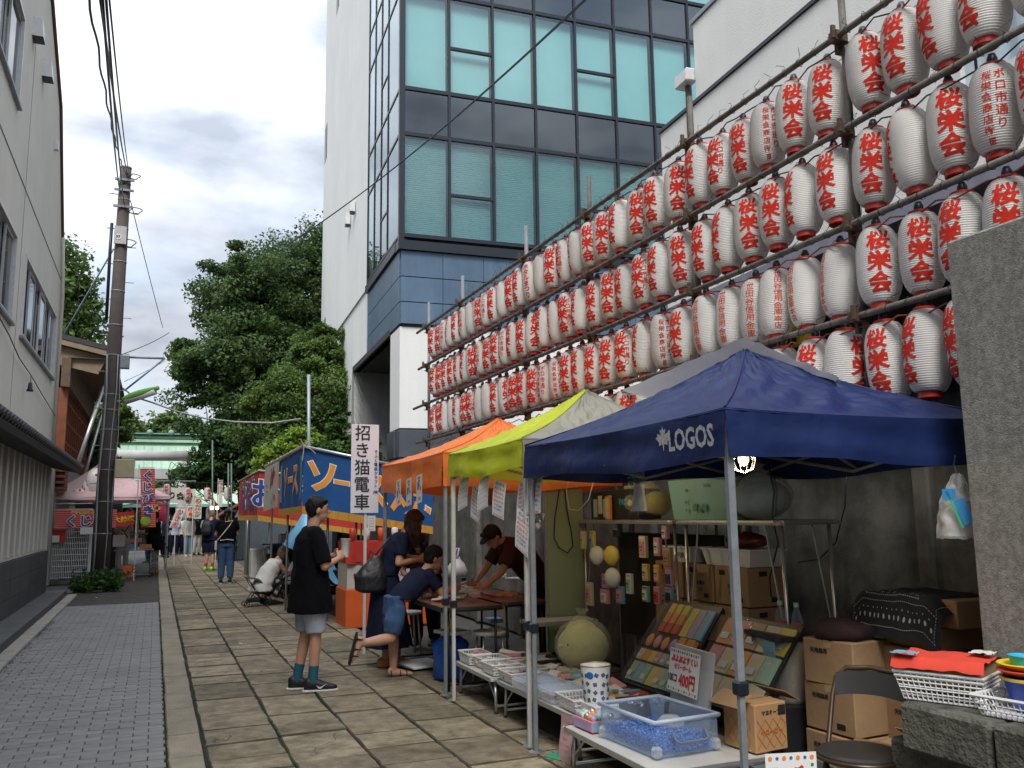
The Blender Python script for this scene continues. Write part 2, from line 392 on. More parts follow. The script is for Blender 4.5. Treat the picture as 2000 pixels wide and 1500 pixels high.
paver_m = mat('grey_paver', (.205, .20, .193), .75, .12, 9, .25, 90, objrand=.13)
pav = struct('brick_paving', MB().box(-1.38, .13, 3.6, 17.45, -.02, .001), mat('paver_joint', (.035, .035, .035), 1, .1)); pav['label'] = 'grey brick paving in running bond along the left of the lane'
one = None; farp = MB(); cnt = 0
for r_ in range(138):
    yy = 3.62+r_*.1
    for k in range(8):
        x0 = -1.38+k*.2-(.1 if r_ % 2 else 0); x1 = x0+.2
        if x0 < -1.381: x0 = -1.38
        if x1 > .131: x1 = .13
        if x1-x0 < .03: continue
        dz = random.uniform(-.003, .002); full = x1-x0 > .199
        if yy > 5.5 and cnt < 290 and full:
            if one is None:
                one = MB().bbox((0, 0, -.012), (.1935, .0935, .05), .0035).mesh('brick', paver_m)
            o = link('brick', one, pav, ((x0+x1)/2, yy+.05, dz+random.uniform(-.001, .001)), (R(random.uniform(-.5, .5)), R(random.uniform(-.3, .3)), R(random.uniform(-.7, .7)))); cnt += 1
        else: farp.bbox(((x0+x1)/2, yy+.05, -.012+dz), (x1-x0-.0065, .0935, .05), .0035)
o = farp.build('more_bricks', mat('grey_paver_far', (.205, .20, .193), .75, .16, 2.0, .2, 60), pav); o['kind'] = 'stuff'

# left margin: kerb, gutter, concrete strip
lk = struct('side_kerb', MB().box(-1.56, -1.385, 3.6, 19.9, -.02, .005), mat('kerb_bed', (.06, .06, .05), 1)); lk['label'] = 'pale kerb along the left edge of the brick paving'
y = 3.7
while y < 19.8:
    vs, fs = rough_stone(-1.555, -1.39, y+.004, y+.592, .035, .01, .003); MB().add(vs, fs).build('kerb_stone', mat('pale_kerb', (.33, .31, .26), .9, .2, 5, .5, 50, objrand=.1), lk, 40); y += .6
struct('gutter', MB().box(-1.68, -1.565, 3, 19.8, -.02, -.012), mat('gutter_dirt', (.03, .03, .027), .9, .3, 10, .5, 40))
struct('concrete_strip', MB().box(-2.12, -1.69, 3, 21.3, -.02, .02), mat('strip_concrete', (.125, .128, .125), .9, .18, 3, .4, 60, streak=.1))
struct('bare_verge', MB().grid(lambda u, v: (lerp(-1.55, .132, u), lerp(17.46, 33, v), -.012+.018*nz(u*9, v*60)+.006*nz(u*40, v*200, 5)), 40, 160), mat('gravelly_dirt', (.105, .095, .08), 1, .4, 26, .9, 160, col2=(.045, .042, .036)))

# ---------------------------------------------------------------- left building
lb = thing('plaster_building', 'cream plaster building on the left with a dark tiled canopy over its ground floor', 'building', (-2.1, 21.1, 0))
# local: x to the wall face (0), y back to -24, z up
wins = [(-11.2, -6.75, 4.40, 5.72), (-5.75, -1.15, 4.40, 5.72), (-12.6, -7.45, 7.45, 8.80)]
ycuts = [-24, -12.6, -11.2, -7.45, -6.75, -5.75, -1.15, 0]; zcuts = [2.9, 4.40, 5.72, 6.2, 7.45, 8.80, 9.6]
wall = MB()
for i in range(len(ycuts)-1):
    for j in range(len(zcuts)-1):
        ya, yb, za, zb = ycuts[i], ycuts[i+1], zcuts[j], zcuts[j+1]
        if any(w[0]-.01 <= ya and yb <= w[1]+.01 and w[2]-.01 <= za and zb <= w[3]+.01 for w in wins): continue
        if i == 6 and za >= 6.2: continue
        if i == 5 and za >= 7.45: continue
        wall.box(-.22, 0, ya, yb, za, zb)
# sloping rear end (the roof pitch cuts the wall)
wall.add([(x, y, z) for x in (-.22, 0) for y, z in ((-1.15, 6.2), (0, 6.2), (-1.0, 7.45), (-1.15, 7.62))], [(0, 1, 2, 3), (7, 6, 5, 4), (0, 4, 5, 1), (1, 5, 6, 2), (2, 6, 7, 3), (3, 7, 4, 0)])
wall.add([(x, y, z) for x in (-.22, 0) for y, z in ((-5.75, 7.45), (-1.15, 7.45), (-1.15, 7.62), (-2.7, 9.6), (-5.75, 9.6))], [(0, 1, 2, 3, 4), (9, 8, 7, 6, 5), (0, 5, 6, 1), (1, 6, 7, 2), (2, 7, 8, 3), (3, 8, 9, 4), (4, 9, 5, 0)])
wall.add([(x, y, z) for x in (-.22, 0) for y, z in ((-24, 9.6), (-2.7, 9.6), (-5.0, 10.65), (-12, 13), (-24, 15))], [(0, 1, 2, 3, 4), (9, 8, 7, 6, 5), (0, 5, 6, 1), (1, 6, 7, 2), (2, 7, 8, 3), (3, 8, 9, 4), (4, 9, 5, 0)])
wall.build('wall', warm_plaster, lb)
MB().box(-8, -.22, -.22, 0, 0, 6.2).build('end_wall', warm_plaster, lb)
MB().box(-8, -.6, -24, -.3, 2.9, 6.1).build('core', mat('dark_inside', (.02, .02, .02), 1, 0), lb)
MB().box(-.235, .045, -5.6, -5.55, 6.0, 6.05)
for k, (z) in enumerate((6.62,)):
    MB().box(.001, .008, -24, -.35, z, z+.02).build('expansion_joint', mat('joint_shadow', (.16, .155, .14), .9, .1), lb)
trim = MB().tube([(.02, -.0, 6.15), (.02, -1.02, 7.5), (.02, -2.72, 9.63), (.02, -5.02, 10.70), (.02, -12, 13.05), (.02, -24, 15.05)], .035, 6)
trim.build('verge_trim', mat('copper_brown', (.12, .055, .03), .5, .2, metal=.4), lb)
MB().add([(x, y, z) for x in (-8, .0) for y, z in ((0, 6.19), (-2.7, 9.64), (-5, 10.7), (-12, 13.03), (-24, 15.03))], [(0, 5, 6, 1), (1, 6, 7, 2), (2, 7, 8, 3), (3, 8, 9, 4)]).build('roof', mat('roof_slate', (.05, .05, .055), .7), lb)
for (ya, yb, za, zb) in wins:
    f = MB(); fr = .05
    f.box(-.12, .03, ya, yb, za, za+fr).box(-.12, .03, ya, yb, zb-fr, zb).box(-.12, .03, ya, ya+fr, za+fr, zb-fr).box(-.12, .03, yb-fr, yb, za+fr, zb-fr)
    w_ = f.build('window', white_metal, lb)
    MB().box(.0, .06, ya-.06, yb+.06, za-.05, za-.01).build('sill', grey_metal, w_)
    n = 6; sw = (yb-ya-2*fr)/n
    for k in range(n):
        a = ya+fr+k*sw; x = -.03 if k % 2 else -.08
        s_ = MB(); s_.box(x-.015, x+.015, a, a+.045, za+fr, zb-fr).box(x-.015, x+.015, a+sw-.045, a+sw, za+fr, zb-fr).box(x-.015, x+.015, a+.045, a+sw-.045, za+fr, za+fr+.05).box(x-.015, x+.015, a+.045, a+sw-.045, zb-fr-.05, zb-fr)
        s_.build('sash', alu if k % 3 else white_metal, w_)
        MB().box(x-.004, x+.004, a+.045, a+sw-.045, za+fr+.05, zb-fr-.05).build('pane', window_glass, w_)
    cu = MB().grid(lambda u, v: (-.2+.03*math.sin(u*70), lerp(ya+.3, ya+(yb-ya)*.45, u), lerp(za+.05, zb-.05, v)), 60, 1); cu.build('curtain', mat('net_curtain', (.5, .5, .48), .9, .1), w_)
for (y, z) in ((-6.5, 9.15), (-5.2, 9.12)):      # vent hoods
    v = MB().add([(0, y-.13, z-.15), (0, y+.13, z-.15), (0, y+.13, z+.17), (0, y-.13, z+.17), (.16, y-.13, z-.15), (.16, y+.13, z-.15), (.13, y+.13, z+.14), (.13, y-.13, z+.14)], [(0, 3, 2, 1), (4, 5, 6, 7), (0, 4, 7, 3), (1, 2, 6, 5), (3, 7, 6, 2)]).build('vent_hood', white_metal, lb)
    MB().box(.01, .155, y-.12, y+.12, z-.16, z-.13).build('grille', black_metal, v)
p = at(107, 283, 0, -2.1); q = MB().box(0, .07, p.y-21.1-.06, p.y-21.1+.06, p.z-.1, p.z+.1); q.build('wall_camera', white_metal, lb)
MB().tube([(.05, -.55, 2.9), (.05, -.55, 6.3), (.05, -1.15, 7.4)], .035, 8).build('drainpipe', warm_plaster, lb, True)
for y_ in (-6.2, -14.5): MB().box(.001, .004, y_, y_+.012, 3.1, 9.4).build('expansion_joint', MATS['joint_shadow'], lb)
# ground floor: dado tiles, recessed bays between plaster fins
dado = MB()
for r_ in range(3):
    y = -24.0
    while y < 0:
        y2 = min(0, y+1.18)
        if y > -10.5: MB().bbox((-.0, (y+y2)/2, .147+r_*.293), (.06, y2-y-.006, .287), .004).build('tile', dark_tile, lb)
        y = y2
MB().box(-.3, -.02, -24, 0, 0, .88).build('plinth', mat('plinth_black', (.02, .02, .022), .8), lb)
MB().box(-.32, -.05, -24, 0, .88, .94).build('ledge', warm_plaster, lb)
y = -.35
MB().box(-.3, 0, -.35, 0, .88, 2.9).build('corner_pier', warm_plaster, lb)
k = 0
while y > -14:
    y2 = y-.62
    MB().box(-.3, -.02, y2, y2+.22, .94, 2.9).build('fin', warm_plaster, lb)
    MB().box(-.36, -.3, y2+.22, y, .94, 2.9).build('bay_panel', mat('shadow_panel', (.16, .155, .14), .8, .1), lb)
    y = y2
MB().box(-.36, 0, -24, y, .94, 2.9).build('pier', warm_plaster, lb)
# tiled canopy
cp = MB().add([(x, y, z) for y in (-24, .35) for x, z in ((0, 3.05), (0, 2.62), (.50, 2.52), (.52, 2.60))], [(0, 1, 2, 3), (7, 6, 5, 4), (0, 4, 5, 1), (1, 5, 6, 2), (2, 6, 7, 3), (3, 7, 4, 0)]).build('canopy', mat('canopy_black', (.022, .021, .02), .75, .2), lb)
t = MB()
for k in range(70):
    y = .30-k*.235
    t.tube([(.0, y, 3.10), (.54, y, 2.665)], .045, 8); t.tube([(.54, y, 2.665), (.565, y, 2.645)], .058, 10)
    t.box(.0, .53, y-.19, y-.03, 3.055, 3.075, Matrix.Translation((0, 0, 3.06)) @ Matrix.Rotation(R(39.6), 4, 'Y') @ Matrix.Translation((0, 0, -3.04)))
o = t.build('roof_tiles', mat('kawara', (.035, .035, .036), .5, .2, 8, objrand=.1), cp, 40); o['kind'] = 'stuff'
# slack service cable with a lamp on the wall
pts = [at(u, v, 0, -2.04) for u, v in ((-40, 560), (0, 622), (18, 655), (38, 700), (60, 732), (85, 775), (108, 812))]
wire('wall_cable', pts, .009, black_metal, 'black cable sagging down the cream plaster wall on the left')
p = at(60, 735, 0, -2.0)
wl_ = thing('cable_lamp', 'small black bell shaped lamp hanging from the cable on the cream wall', 'lamp', p)
MB().tube([(0, 0, 0), (.01, 0, -.12)], .006, 6).build('wire', black_metal, wl_)
MB().lathe([(.015, -.1), (.03, -.12), (.035, -.2), (.055, -.24), (.05, -.25)], 12).build('shade', black_metal, wl_, True)

# ---------------------------------------------------------------- glass corner building
gb = thing('glass_corner_building', 'tall white building with a teal glass curtain wall corner behind the lanterns', 'building', (5.0, 19.0, 0), -2.9)
def glass_material(name, col, refl):
    m = bpy.data.materials.new(name); m.use_nodes = True; MATS[name] = m
    N, Lk = m.node_tree.nodes, m.node_tree.links; N.clear()
    t = N.new('ShaderNodeBsdfTransparent'); t.inputs[0].default_value = (*[c_**.5 for c_ in col], 1)
    gl = N.new('ShaderNodeBsdfGlossy'); gl.inputs['Roughness'].default_value = .015; gl.inputs[0].default_value = (.85, .95, 1, 1)
    fr = N.new('ShaderNodeFresnel'); fr.inputs[0].default_value = refl
    gn = N.new('ShaderNodeNewGeometry'); nn = N.new('ShaderNodeTexNoise'); nn.inputs['Scale'].default_value = .7; nn.inputs['Detail'].default_value = 1; Lk.new(gn.outputs['Position'], nn.inputs[0]); bb = N.new('ShaderNodeBump'); bb.inputs['Strength'].default_value = .25; bb.inputs['Distance'].default_value = .03; Lk.new(nn.outputs[0], bb.inputs['Height']); Lk.new(bb.outputs[0], gl.inputs['Normal'])
    x = N.new('ShaderNodeMixShader'); o = N.new('ShaderNodeOutputMaterial'); ge = N.new('ShaderNodeNewGeometry'); k_ = N.new('ShaderNodeMix'); k_.inputs[3].default_value = 0; Lk.new(ge.outputs['Backfacing'], k_.inputs[0]); Lk.new(fr.outputs[0], k_.inputs[2]); Lk.new(k_.outputs[0], x.inputs[0]); Lk.new(t.outputs[0], x.inputs[1]); Lk.new(gl.outputs[0], x.inputs[2]); Lk.new(x.outputs[0], o.inputs[0])
    return m
tglass = glass_material('teal_glass', (.54, .80, .80), 1.95)
sglass = glass_material('spandrel_glass', (.10, .13, .17), 2.1)
blind_m = mat('roller_blind', (.66, .70, .69), .9, .03, 3)
blue_panel = mat('blue_grey_panel', (.095, .155, .225), .42, .10, 2, .05, 20, metal=.25, objrand=.1, streak=.2)
mull = MB(); PZ_ = 1.12
lev = [(7.95, 10.45, 'v'), (10.45, 11.6, 's'), (11.6, 14.15, 'v'), (14.15, 15.3, 's'), (15.3, 17.85, 'v'), (17.85, 19.0, 's'), (19.0, 21.5, 'v')]
split = {(1, 0): 9.04, (4, 0): 9.04, (1, 2): 12.80, (4, 2): 12.78, (1, 4): 16.5, (4, 4): 16.5}
xe = [.06+PZ_*i for i in range(11)]
for li, (z0, z1, kd) in enumerate(lev):
    for c in range(10):
        zs = [z0, z1]
        if (c, li) in split: zs = [z0, split[(c, li)], z1]
        for a, b in zip(zs[:-1], zs[1:]):
            MB().box(xe[c]+.03, xe[c+1]-.03, .0, .012, a+.03, b-.03).build('window_pane', tglass if kd == 'v' else sglass, gb)
            if b < z1: MB().box(xe[c]+.03, xe[c+1]-.03, -.035, .05, b-.035, b+.035).build('transom', black_metal, gb)
        if kd == 'v':
            MB().box(xe[c]+.05, xe[c+1]-.05, .16, .165, z0+.05, z1-.05).build('blind', blind_m, gb)
            if li == 0 and c < 7:      # slatted blinds on the lower storey
                sb = MB()
                for q in range(48): zq = z0+.06+q*.05; sb.box(xe[c]+.06, xe[c+1]-.06, .11, .15, zq, zq+.006)
                sb.build('blind_slats', blind_m, gb)
    MB().box(-.03, 11.2, -.04, .06, z0-.045, z0+.045).build('transom', black_metal, gb)
MB().box(0.2, 11.2, 1.6, 1.7, 7.9, 21.4).build('inner_wall', mat('office_inner', (.10, .11, .11), .9), gb)
for z in (7.9, 11.5, 15.2, 18.9): MB().box(.1, 11.2, .17, 1.6, z-.9 if z > 8 else z-.2, z).build('floor_slab', mat('slab_dark', (.05, .06, .07), .9), gb)
for c, x in enumerate(xe): MB().box(x-.03, x+.03, -.045, .06, 7.9, 21.5).build('mullion', black_metal, gb)
MB().box(-.05, .07, -.06, .06, 7.75, 21.5).build('corner_post', black_metal, gb)
MB().box(-.06, 11.2, -.07, .3, 7.60, 7.82).build('base_beam', black_metal, gb)
# street side glazing
ye = [.07, 1.5, 2.4, 3.35, 4.36]
for li, (z0, z1, kd) in enumerate(lev):
    for c in range(4):
        zs = [z0, z1]
        if c == 1 and kd == 'v': zs = [z0, z0+1.1, z1]
        for a, b in zip(zs[:-1], zs[1:]):
            MB().box(-.012, .0, ye[c]+.02, ye[c+1]-.02, a+.02, b-.02).build('window_pane', glass_material('side_glass', (.35, .5, .55), 2.6) if 'side_glass' not in MATS else MATS['side_glass'], gb)
            if b < z1: MB().box(-.03, .04, ye[c]+.02, ye[c+1]-.02, b-.025, b+.025).build('transom', black_metal, gb)
    MB().box(-.03, .04, .06, 4.36, z0-.03, z0+.03).build('transom', black_metal, gb)
for y in ye[1:]: MB().box(-.035, .04, y-.02, y+.02, 7.9, 21.5).build('mullion', black_metal, gb)
MB().box(.16, .2, .2, 4.3, 7.9, 21.4).build('inner_wall', MATS['office_inner'], gb)
MB().box(-.07, .3, .3, 4.4, 7.62, 7.83).build('base_beam', black_metal, gb)
# blue panels below the glass
for (a, b) in ((6.98, 7.6), (6.38, 6.97), (5.86, 6.37)):
    xx = 0.02
    while xx < 11: MB().box(xx+.006, min(11.2, xx+1.0)-.006, .02, .08, a+.006, b-.006).build('facade_panel', blue_panel, gb); xx += 1.0
    yy = .1
    while yy < 4.2: MB().box(.0, .05, yy+.006, min(4.36, yy+.9)-.006, a+.006, b-.006).build('facade_panel', blue_panel, gb); yy += .9
MB().box(.08, 11.2, .09, .2, 5.8, 7.6).build('panel_backing', black_metal, gb)
MB().box(.06, .2, .2, 6.8, 5.8, 7.6).build('panel_backing', black_metal, gb)
# lower pier, opening and white flank
MB().box(.02, 11.2, .1, .5, 3.46, 5.80).build('wall', white_plaster, gb)
MB().box(.02, .5, .5, 1.2, 3.46, 5.80).build('pier', white_plaster, gb)
for (za, zb) in ((0, 2.76), (2.79, 3.42)):
    MB().bbox((5.6, .3, (za+zb)/2), (11.2, .5, zb-za), .01).build('stone_dado', mat('slate_dado', (.06, .07, .085), .5, .2, 3, .1), gb)
    MB().bbox((.24, .85, (za+zb)/2), (.56, .8, zb-za), .01).build('stone_dado', MATS['slate_dado'], gb)
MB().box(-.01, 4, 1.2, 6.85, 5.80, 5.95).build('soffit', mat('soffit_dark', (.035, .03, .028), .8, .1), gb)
MB().box(.0, 1.35, 6.85, 7.0, 0, 5.8).build('jamb', grey_render, gb)
MB().box(1.35, 4, 7.4, 7.5, 0, 5.8).build('back_wall', mat('beige_wall', (.36, .34, .30), .9, .05, 2), gb)
MB().box(4, 4.1, .5, 7.4, 0, 5.8).build('side_wall', grey_render, gb)
MB().box(.0, .25, 4.36, 15.1, 7.82, 24.4).build('wall', white_plaster, gb)
MB().box(.25, 12, 14.9, 15.1, 0, 24.4).build('wall', white_plaster, gb)
MB().box(.25, 12, 4.4, 14.9, 24.2, 24.4).build('roof', grey_render, gb)
MB().box(-.03, .3, 4.3, 15.15, 24.4, 24.48).build('coping', grey_metal, gb)
MB().box(.05, .3, 6.85, 8.5, 0, 7.81).build('wall', white_plaster, gb)
MB().box(.05, .3, 8.5, 13.6, 6.05, 7.81).build('wall', white_plaster, gb)
MB().box(.05, .3, 13.6, 15.1, 0, 7.81).build('wall', white_plaster, gb)
MB().box(.05, .3, 4.37, 6.85, 5.96, 7.81).build('wall', white_plaster, gb)
MB().box(.75, .85, 8.4, 13.7, 0, 6.2).build('shutter', grey_render, gb)
MB().box(.3, .8, 13.6, 13.7, 0, 6.05).build('jamb', white_plaster, gb); MB().box(.3, .8, 8.4, 13.6, 6.05, 6.15).build('soffit', white_plaster, gb)
MB().box(-.006, -.001, 4.38, 4.41, 5.9, 21).build('joint', grey_metal, gb)
for (z0, z1, y) in ((15.6, 17.1, 14.2), (7.98, 9.0, 13.6), (20.4, 22, 11.3)):
    w_ = MB().box(-.004, .0, y, y+.75, z0, z1).build('slit_window', mat('slit_grey', (.3, .3, .29), .7), gb); MB().box(-.008, -.004, y+.03, y+.2, z0+.04, z1-.04).build('reveal', mat('slit_dark', (.08, .08, .08), .7), w_)
for (y, z) in ((6.75, 10.85), (7.7, 10.75)):
    l_ = MB().bbox((-.1, y, z+.12), (.16, .2, .36), .01).build('wall_light', white_metal, gb); MB().box(-.17, -.03, y-.08, y+.08, z-.12, z-.06).build('lens', black_metal, l_)
# floodlight camera on the flank by the shutter
l_ = MB().ell((-.35, 12.6, 4.9), (.16, .16, .13)).lathe([(.16, 0), (.1, .16), (.05, .2)], 12, (-.35, 12.6, 4.95)).build('dome_camera', grey_metal, gb, True)
MB().tube([(-.35, 12.6, 4.8), (-.35, 12.6, 4.4), (.1, 12.6, 4.4)], .035, 8).build('bracket', grey_metal, l_)

# ---------------------------------------------------------------- white building behind the lanterns
wb = thing('white_annex', 'low white plaster building with a stepped parapet right behind the lantern rows', 'building', (6.6, 6.0, 0), -2.9)
MB().box(0, 9, -9, 3.65, 7.22, 8.35).build('wall', white_plaster, wb)
MB().box(.0, .3, -9, -3.2, 4.45, 7.16).box(.0, .3, -3.2, -.0, 4.45, 5.2).box(0, .3, -.6, 4.68, 4.45, 7.16).box(.0, .3, -3.2, -.6, 7.0, 7.16).box(0.3, 9, 4.4, 4.68, 4.45, 7.16).build('wall', white_plaster, wb)
MB().box(.3, 9, -9, 4.4, 7.05, 7.16).build('roof', grey_render, wb)
MB().box(-.03, .2, -9, 4.72, 7.165, 7.215).build('flashing', black_metal, wb)
MB().box(-.03, 9, -9, 3.69, 8.36, 8.42).build('coping', grey_metal, wb)
MB().box(-.002, .0, -8, 3, 6.3, 6.31).build('joint', grey_metal, wb)
w_ = MB().box(.02, .2, -3.2, -3.1, 5.2, 7.0).box(.02, .2, -.7, -.6, 5.2, 7.0).box(.02, .2, -3.1, -.7, 5.2, 5.27).box(.02, .2, -3.1, -.7, 6.93, 7.0).box(.02, .16, -1.95, -1.87, 5.27, 6.93).build('window', white_metal, wb)
MB().box(.08, .085, -3.1, -.7, 5.27, 6.93).build('pane', glass_material('plain_glass', (.85, .92, .95), 1.5), w_)
MB().grid(lambda u, v: (.25+.03*math.sin(u*60), lerp(-3.1, -.7, u), lerp(5.2, 7, v)), 90, 1).build('curtain', mat('pale_curtain', (.66, .70, .74), .9, .05), w_)
MB().box(-.04, .25, -9, 6.5, 4.28, 4.44).build('ledge_beam', mat('blue_grey_beam', (.20, .21, .26), .6), wb)
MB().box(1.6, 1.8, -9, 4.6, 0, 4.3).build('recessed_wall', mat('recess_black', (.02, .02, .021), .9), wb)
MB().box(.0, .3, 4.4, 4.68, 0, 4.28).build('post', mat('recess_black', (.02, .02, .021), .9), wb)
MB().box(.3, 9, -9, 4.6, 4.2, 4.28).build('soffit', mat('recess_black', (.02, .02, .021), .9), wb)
bx = MB().bbox((-.03, 3.86, 7.62), (.18, .34, .2), .02).build('gutter_box', white_metal, wb)
MB().box(.3, 9, 4.72, 4.73, 0, 4.28)
MB().tube([(.0, 3.86, 7.55), (.0, 3.86, 5)], .04, 8).build('downpipe', mat('pipe_brown', (.07, .05, .035), .6), wb)

# ---------------------------------------------------------------- concrete wall behind the stalls
cw = thing('concrete_wall', 'stained old concrete panel wall running behind the stalls', 'wall', (4.35, 8, 0))
y = -5.6
while y < 6.3:
    MB().bbox((.1+random.uniform(-.006, .006), y+.8, 1.28), (.18, 1.585, 2.56), .012).build('panel', old_concrete, cw)
    MB().bbox((.06, y, 1.28), (.24, .13, 2.56), .015).build('rib', old_concrete, cw)
    y += 1.6
MB().bbox((.1, .4, 2.6), (.26, 12.2, .08), .01).build('coping', old_concrete, cw)
gp = struct('block_pillar', MB().bbox((3.86, 1.9, 1.38), (.9, 2.02, 2.76), .012, 0), pillar_concrete)
del gp['kind']; tag(gp, 'rough grey concrete gate pillar at the right edge beside the blue tent', 'pillar')
lg = thing('stone_ledge', 'low mossy concrete block ledge at the foot of the rough concrete pillar', 'ledge', (3.24, 2.0, 0))
for k in range(4):
    MB().bbox((-.04, -.62+k*.44, .625), (.58, .43, .19), .015).build('cap_stone', mat('mossy_block', (.12, .115, .095), .95, .3, 7, .9, 50, col2=(.035, .036, .028), mix=(.35, .6), objrand=.1), lg)
    for j in range(2): MB().bbox((.02, -.62+k*.44+(.2 if j else 0), .13+j*.265), (.44, .43, .26), .015).build('block', MATS['mossy_block'], lg)
# ---------------------------------------------------------------- trees
def leaf_mat(name, c, c2, t=.35):
    return mat(name, c, .55, .3, 1.1, 0, 60, col2=c2, mix=(.35, .62), thin=t, spec=.35)
bark = mat('bark', (.07, .055, .042), .95, .4, 8, .9, 40, stretch=(1, 1, .25))
def leaves_mesh(name, pts, nrm, size, m, rng, elong=1.7, clump=None):
    n = len(pts); a = rng.normal(size=(n, 3))*.75+nrm; a /= np.linalg.norm(a, axis=1)[:, None]
    r = rng.normal(size=(n, 3)); b = np.cross(a, r); b /= np.linalg.norm(b, axis=1)[:, None]; c = np.cross(a, b)
    s = size*(.6+.8*rng.random(n))[:, None]; bx_, cx_ = b*s*.5*elong, c*s*.5
    V = np.stack([pts-bx_, pts-cx_*.9+a*s*.12, pts+bx_, pts+cx_*.9+a*s*.12], 1).reshape(-1, 3).astype(np.float32)
    me = bpy.data.meshes.new(name); me.vertices.add(4*n); me.vertices.foreach_set('co', V.ravel())
    me.loops.add(4*n); me.loops.foreach_set('vertex_index', np.arange(4*n, dtype=np.int32))
    me.polygons.add(n); me.polygons.foreach_set('loop_start', np.arange(0, 4*n, 4, dtype=np.int32))
    try: me.polygons.foreach_set('loop_total', np.full(n, 4, dtype=np.int32))
    except Exception: pass
    me.update(calc_edges=True); me.validate(); me.materials.append(m); return me
def limb(mb, p, q, r0, r1, wob, rng, n=6):
    p, q = Vector(p), Vector(q); L_ = (q-p).length
    pts = [p.lerp(q, i/n)+Vector(rng.normal(size=3))*wob*L_*(0 if i in (0, n) else 1)+Vector((0, 0, L_*.06*math.sin(PI*i/n))) for i in range(n+1)]
    mb.tube(pts, [lerp(r0, r1, (i/n)**.8) for i in range(n+1)], 7); return pts
def tree(name, label, base, crowns, n, size, m, seed=1, trunk_r=.25, cat='tree', group=None, clus=60, branches=True, spread=.10, flat=1.0, rootz=0, down=0):
    rng = np.random.default_rng(seed); t = thing(name, label, cat, base, 0, group)
    B = Vector(base); wood = MB(); low = min(c[0][2]-c[1][2] for c in crowns)
    fork = Vector((0, 0, max(.3, (low-B.z)*.8)))
    tp = limb(wood, (0, 0, rootz), fork, trunk_r*1.25, trunk_r*.8, .02, rng)
    P, Nn = [], []; vol = [c[1][0]*c[1][1]*c[1][2] for c in crowns]; tot = sum(v**.8 for v in vol)
    for (cc, rr), v in zip(crowns, vol):
        cc = np.array(cc)-np.array(B); rr = np.array(rr); k = int(n*v**.8/tot); nc = max(4, k//clus)
        d = rng.normal(size=(nc, 3)); d /= np.linalg.norm(d, axis=1)[:, None]
        bump_ = 1+.22*np.sin(d[:, 0]*5+cc[0])*np.cos(d[:, 2]*6+cc[1])+.10*np.sin(d[:, 1]*13)
        rad = (rng.random(nc)**.30)*bump_
        ctr = cc+d*rr*rad[:, None]; cs = spread*float(rr.mean())*(.6+.8*rng.random(nc))
        per = clus
        q_ = rng.normal(size=(nc, per, 3)); q_ /= np.linalg.norm(q_, axis=2)[:, :, None]; q_ *= (rng.random((nc, per, 1))**.42)*1.75
        pts = (ctr[:, None, :]+q_*cs[:, None, None]*np.array((1.2, 1.2, .62*flat))).reshape(-1, 3)
        if down: pts[:, 2] -= down*np.abs(pts[:, 0]-np.repeat(ctr[:, 0], per))
        nr = np.repeat(d*.5+np.array((0, 0, .7)), per, 0); P.append(pts); Nn.append(nr)
        if branches:
            main = limb(wood, fork, Vector(cc)-Vector((0, 0, rr[2]*.35)), trunk_r*.55, trunk_r*.22, .05, rng)
            for q in range(min(16, nc)):
                s0 = main[2+q % 4]; lp = limb(wood, s0, Vector(ctr[q]), trunk_r*.2, trunk_r*.03, .05, rng, 5)
                if q+1 < nc: limb(wood, lp[3], Vector(ctr[(q*7+3) % nc]).lerp(lp[3], .5), trunk_r*.08, trunk_r*.015, .06, rng, 4)
    wood.build('trunk', bark, t, True)
    link('crown', leaves_mesh('crown', np.concatenate(P), np.concatenate(Nn), size, m, rng), t)
    return t
deep = leaf_mat('deep_green_leaves', (.10, .17, .045), (.022, .055, .016))
mid = leaf_mat('mid_green_leaves', (.13, .21, .04), (.045, .09, .02))
bright = leaf_mat('bright_green_leaves', (.24, .36, .04), (.09, .18, .03))
far_g = leaf_mat('distant_green_leaves', (.13, .20, .05), (.04, .085, .025))
tree('zelkova_tree', 'huge dark green spreading tree rising behind the food stalls', (5.2, 38, 0),
     [((4.8, 38, 10.7), (3.3, 3.2, 3.1)), ((2.6, 37, 9.0), (2.1, 2.2, 2.3)), ((7.6, 39, 10.5), (3.4, 3, 3.6)), ((1.9, 37, 7.0), (2.0, 2.2, 1.9)), ((3.2, 37.5, 10.9), (2.0, 2.0, 1.9)), ((3.8, 36, 7.2), (2.8, 2.4, 2.4)), ((6.6, 37, 6.2), (3.0, 2.4, 3.2)), ((3.2, 37.5, 4.6), (1.7, 2.0, 1.2))],
     190000, .092, deep, 3, .42, spread=.15, clus=330)
tree('shrub_tree', 'lighter green round headed tree in front of the huge dark tree', (4.4, 29, 0),
     [((4.2, 29, 6.1), (1.0, 1.1, .8)), ((4.8, 28.6, 6.9), (.9, 1.0, .8)), ((3.3, 28.6, 5.1), (.9, 1.0, .6)), ((4.6, 28, 5.2), (1.4, 1.2, 1.2)), ((3.8, 28, 3.9), (1.4, 1.1, 1.0))],
     70000, .065, mid, 5, .16, spread=.21, clus=260, down=.3)
tree('yellow_green_shrub', 'bright yellow green leafy bush behind the blue banner stall', (2.9, 21.2, 0), [((2.75, 21.2, 2.9), (.55, .5, .42)), ((3.15, 21.2, 3.25), (.5, .5, .4)), ((2.5, 21.4, 2.3), (.5, .5, .5)), ((3.4, 21.2, 2.6), (.6, .5, .5))], 12000, .075, bright, 6, .05, 'bush', spread=.22)
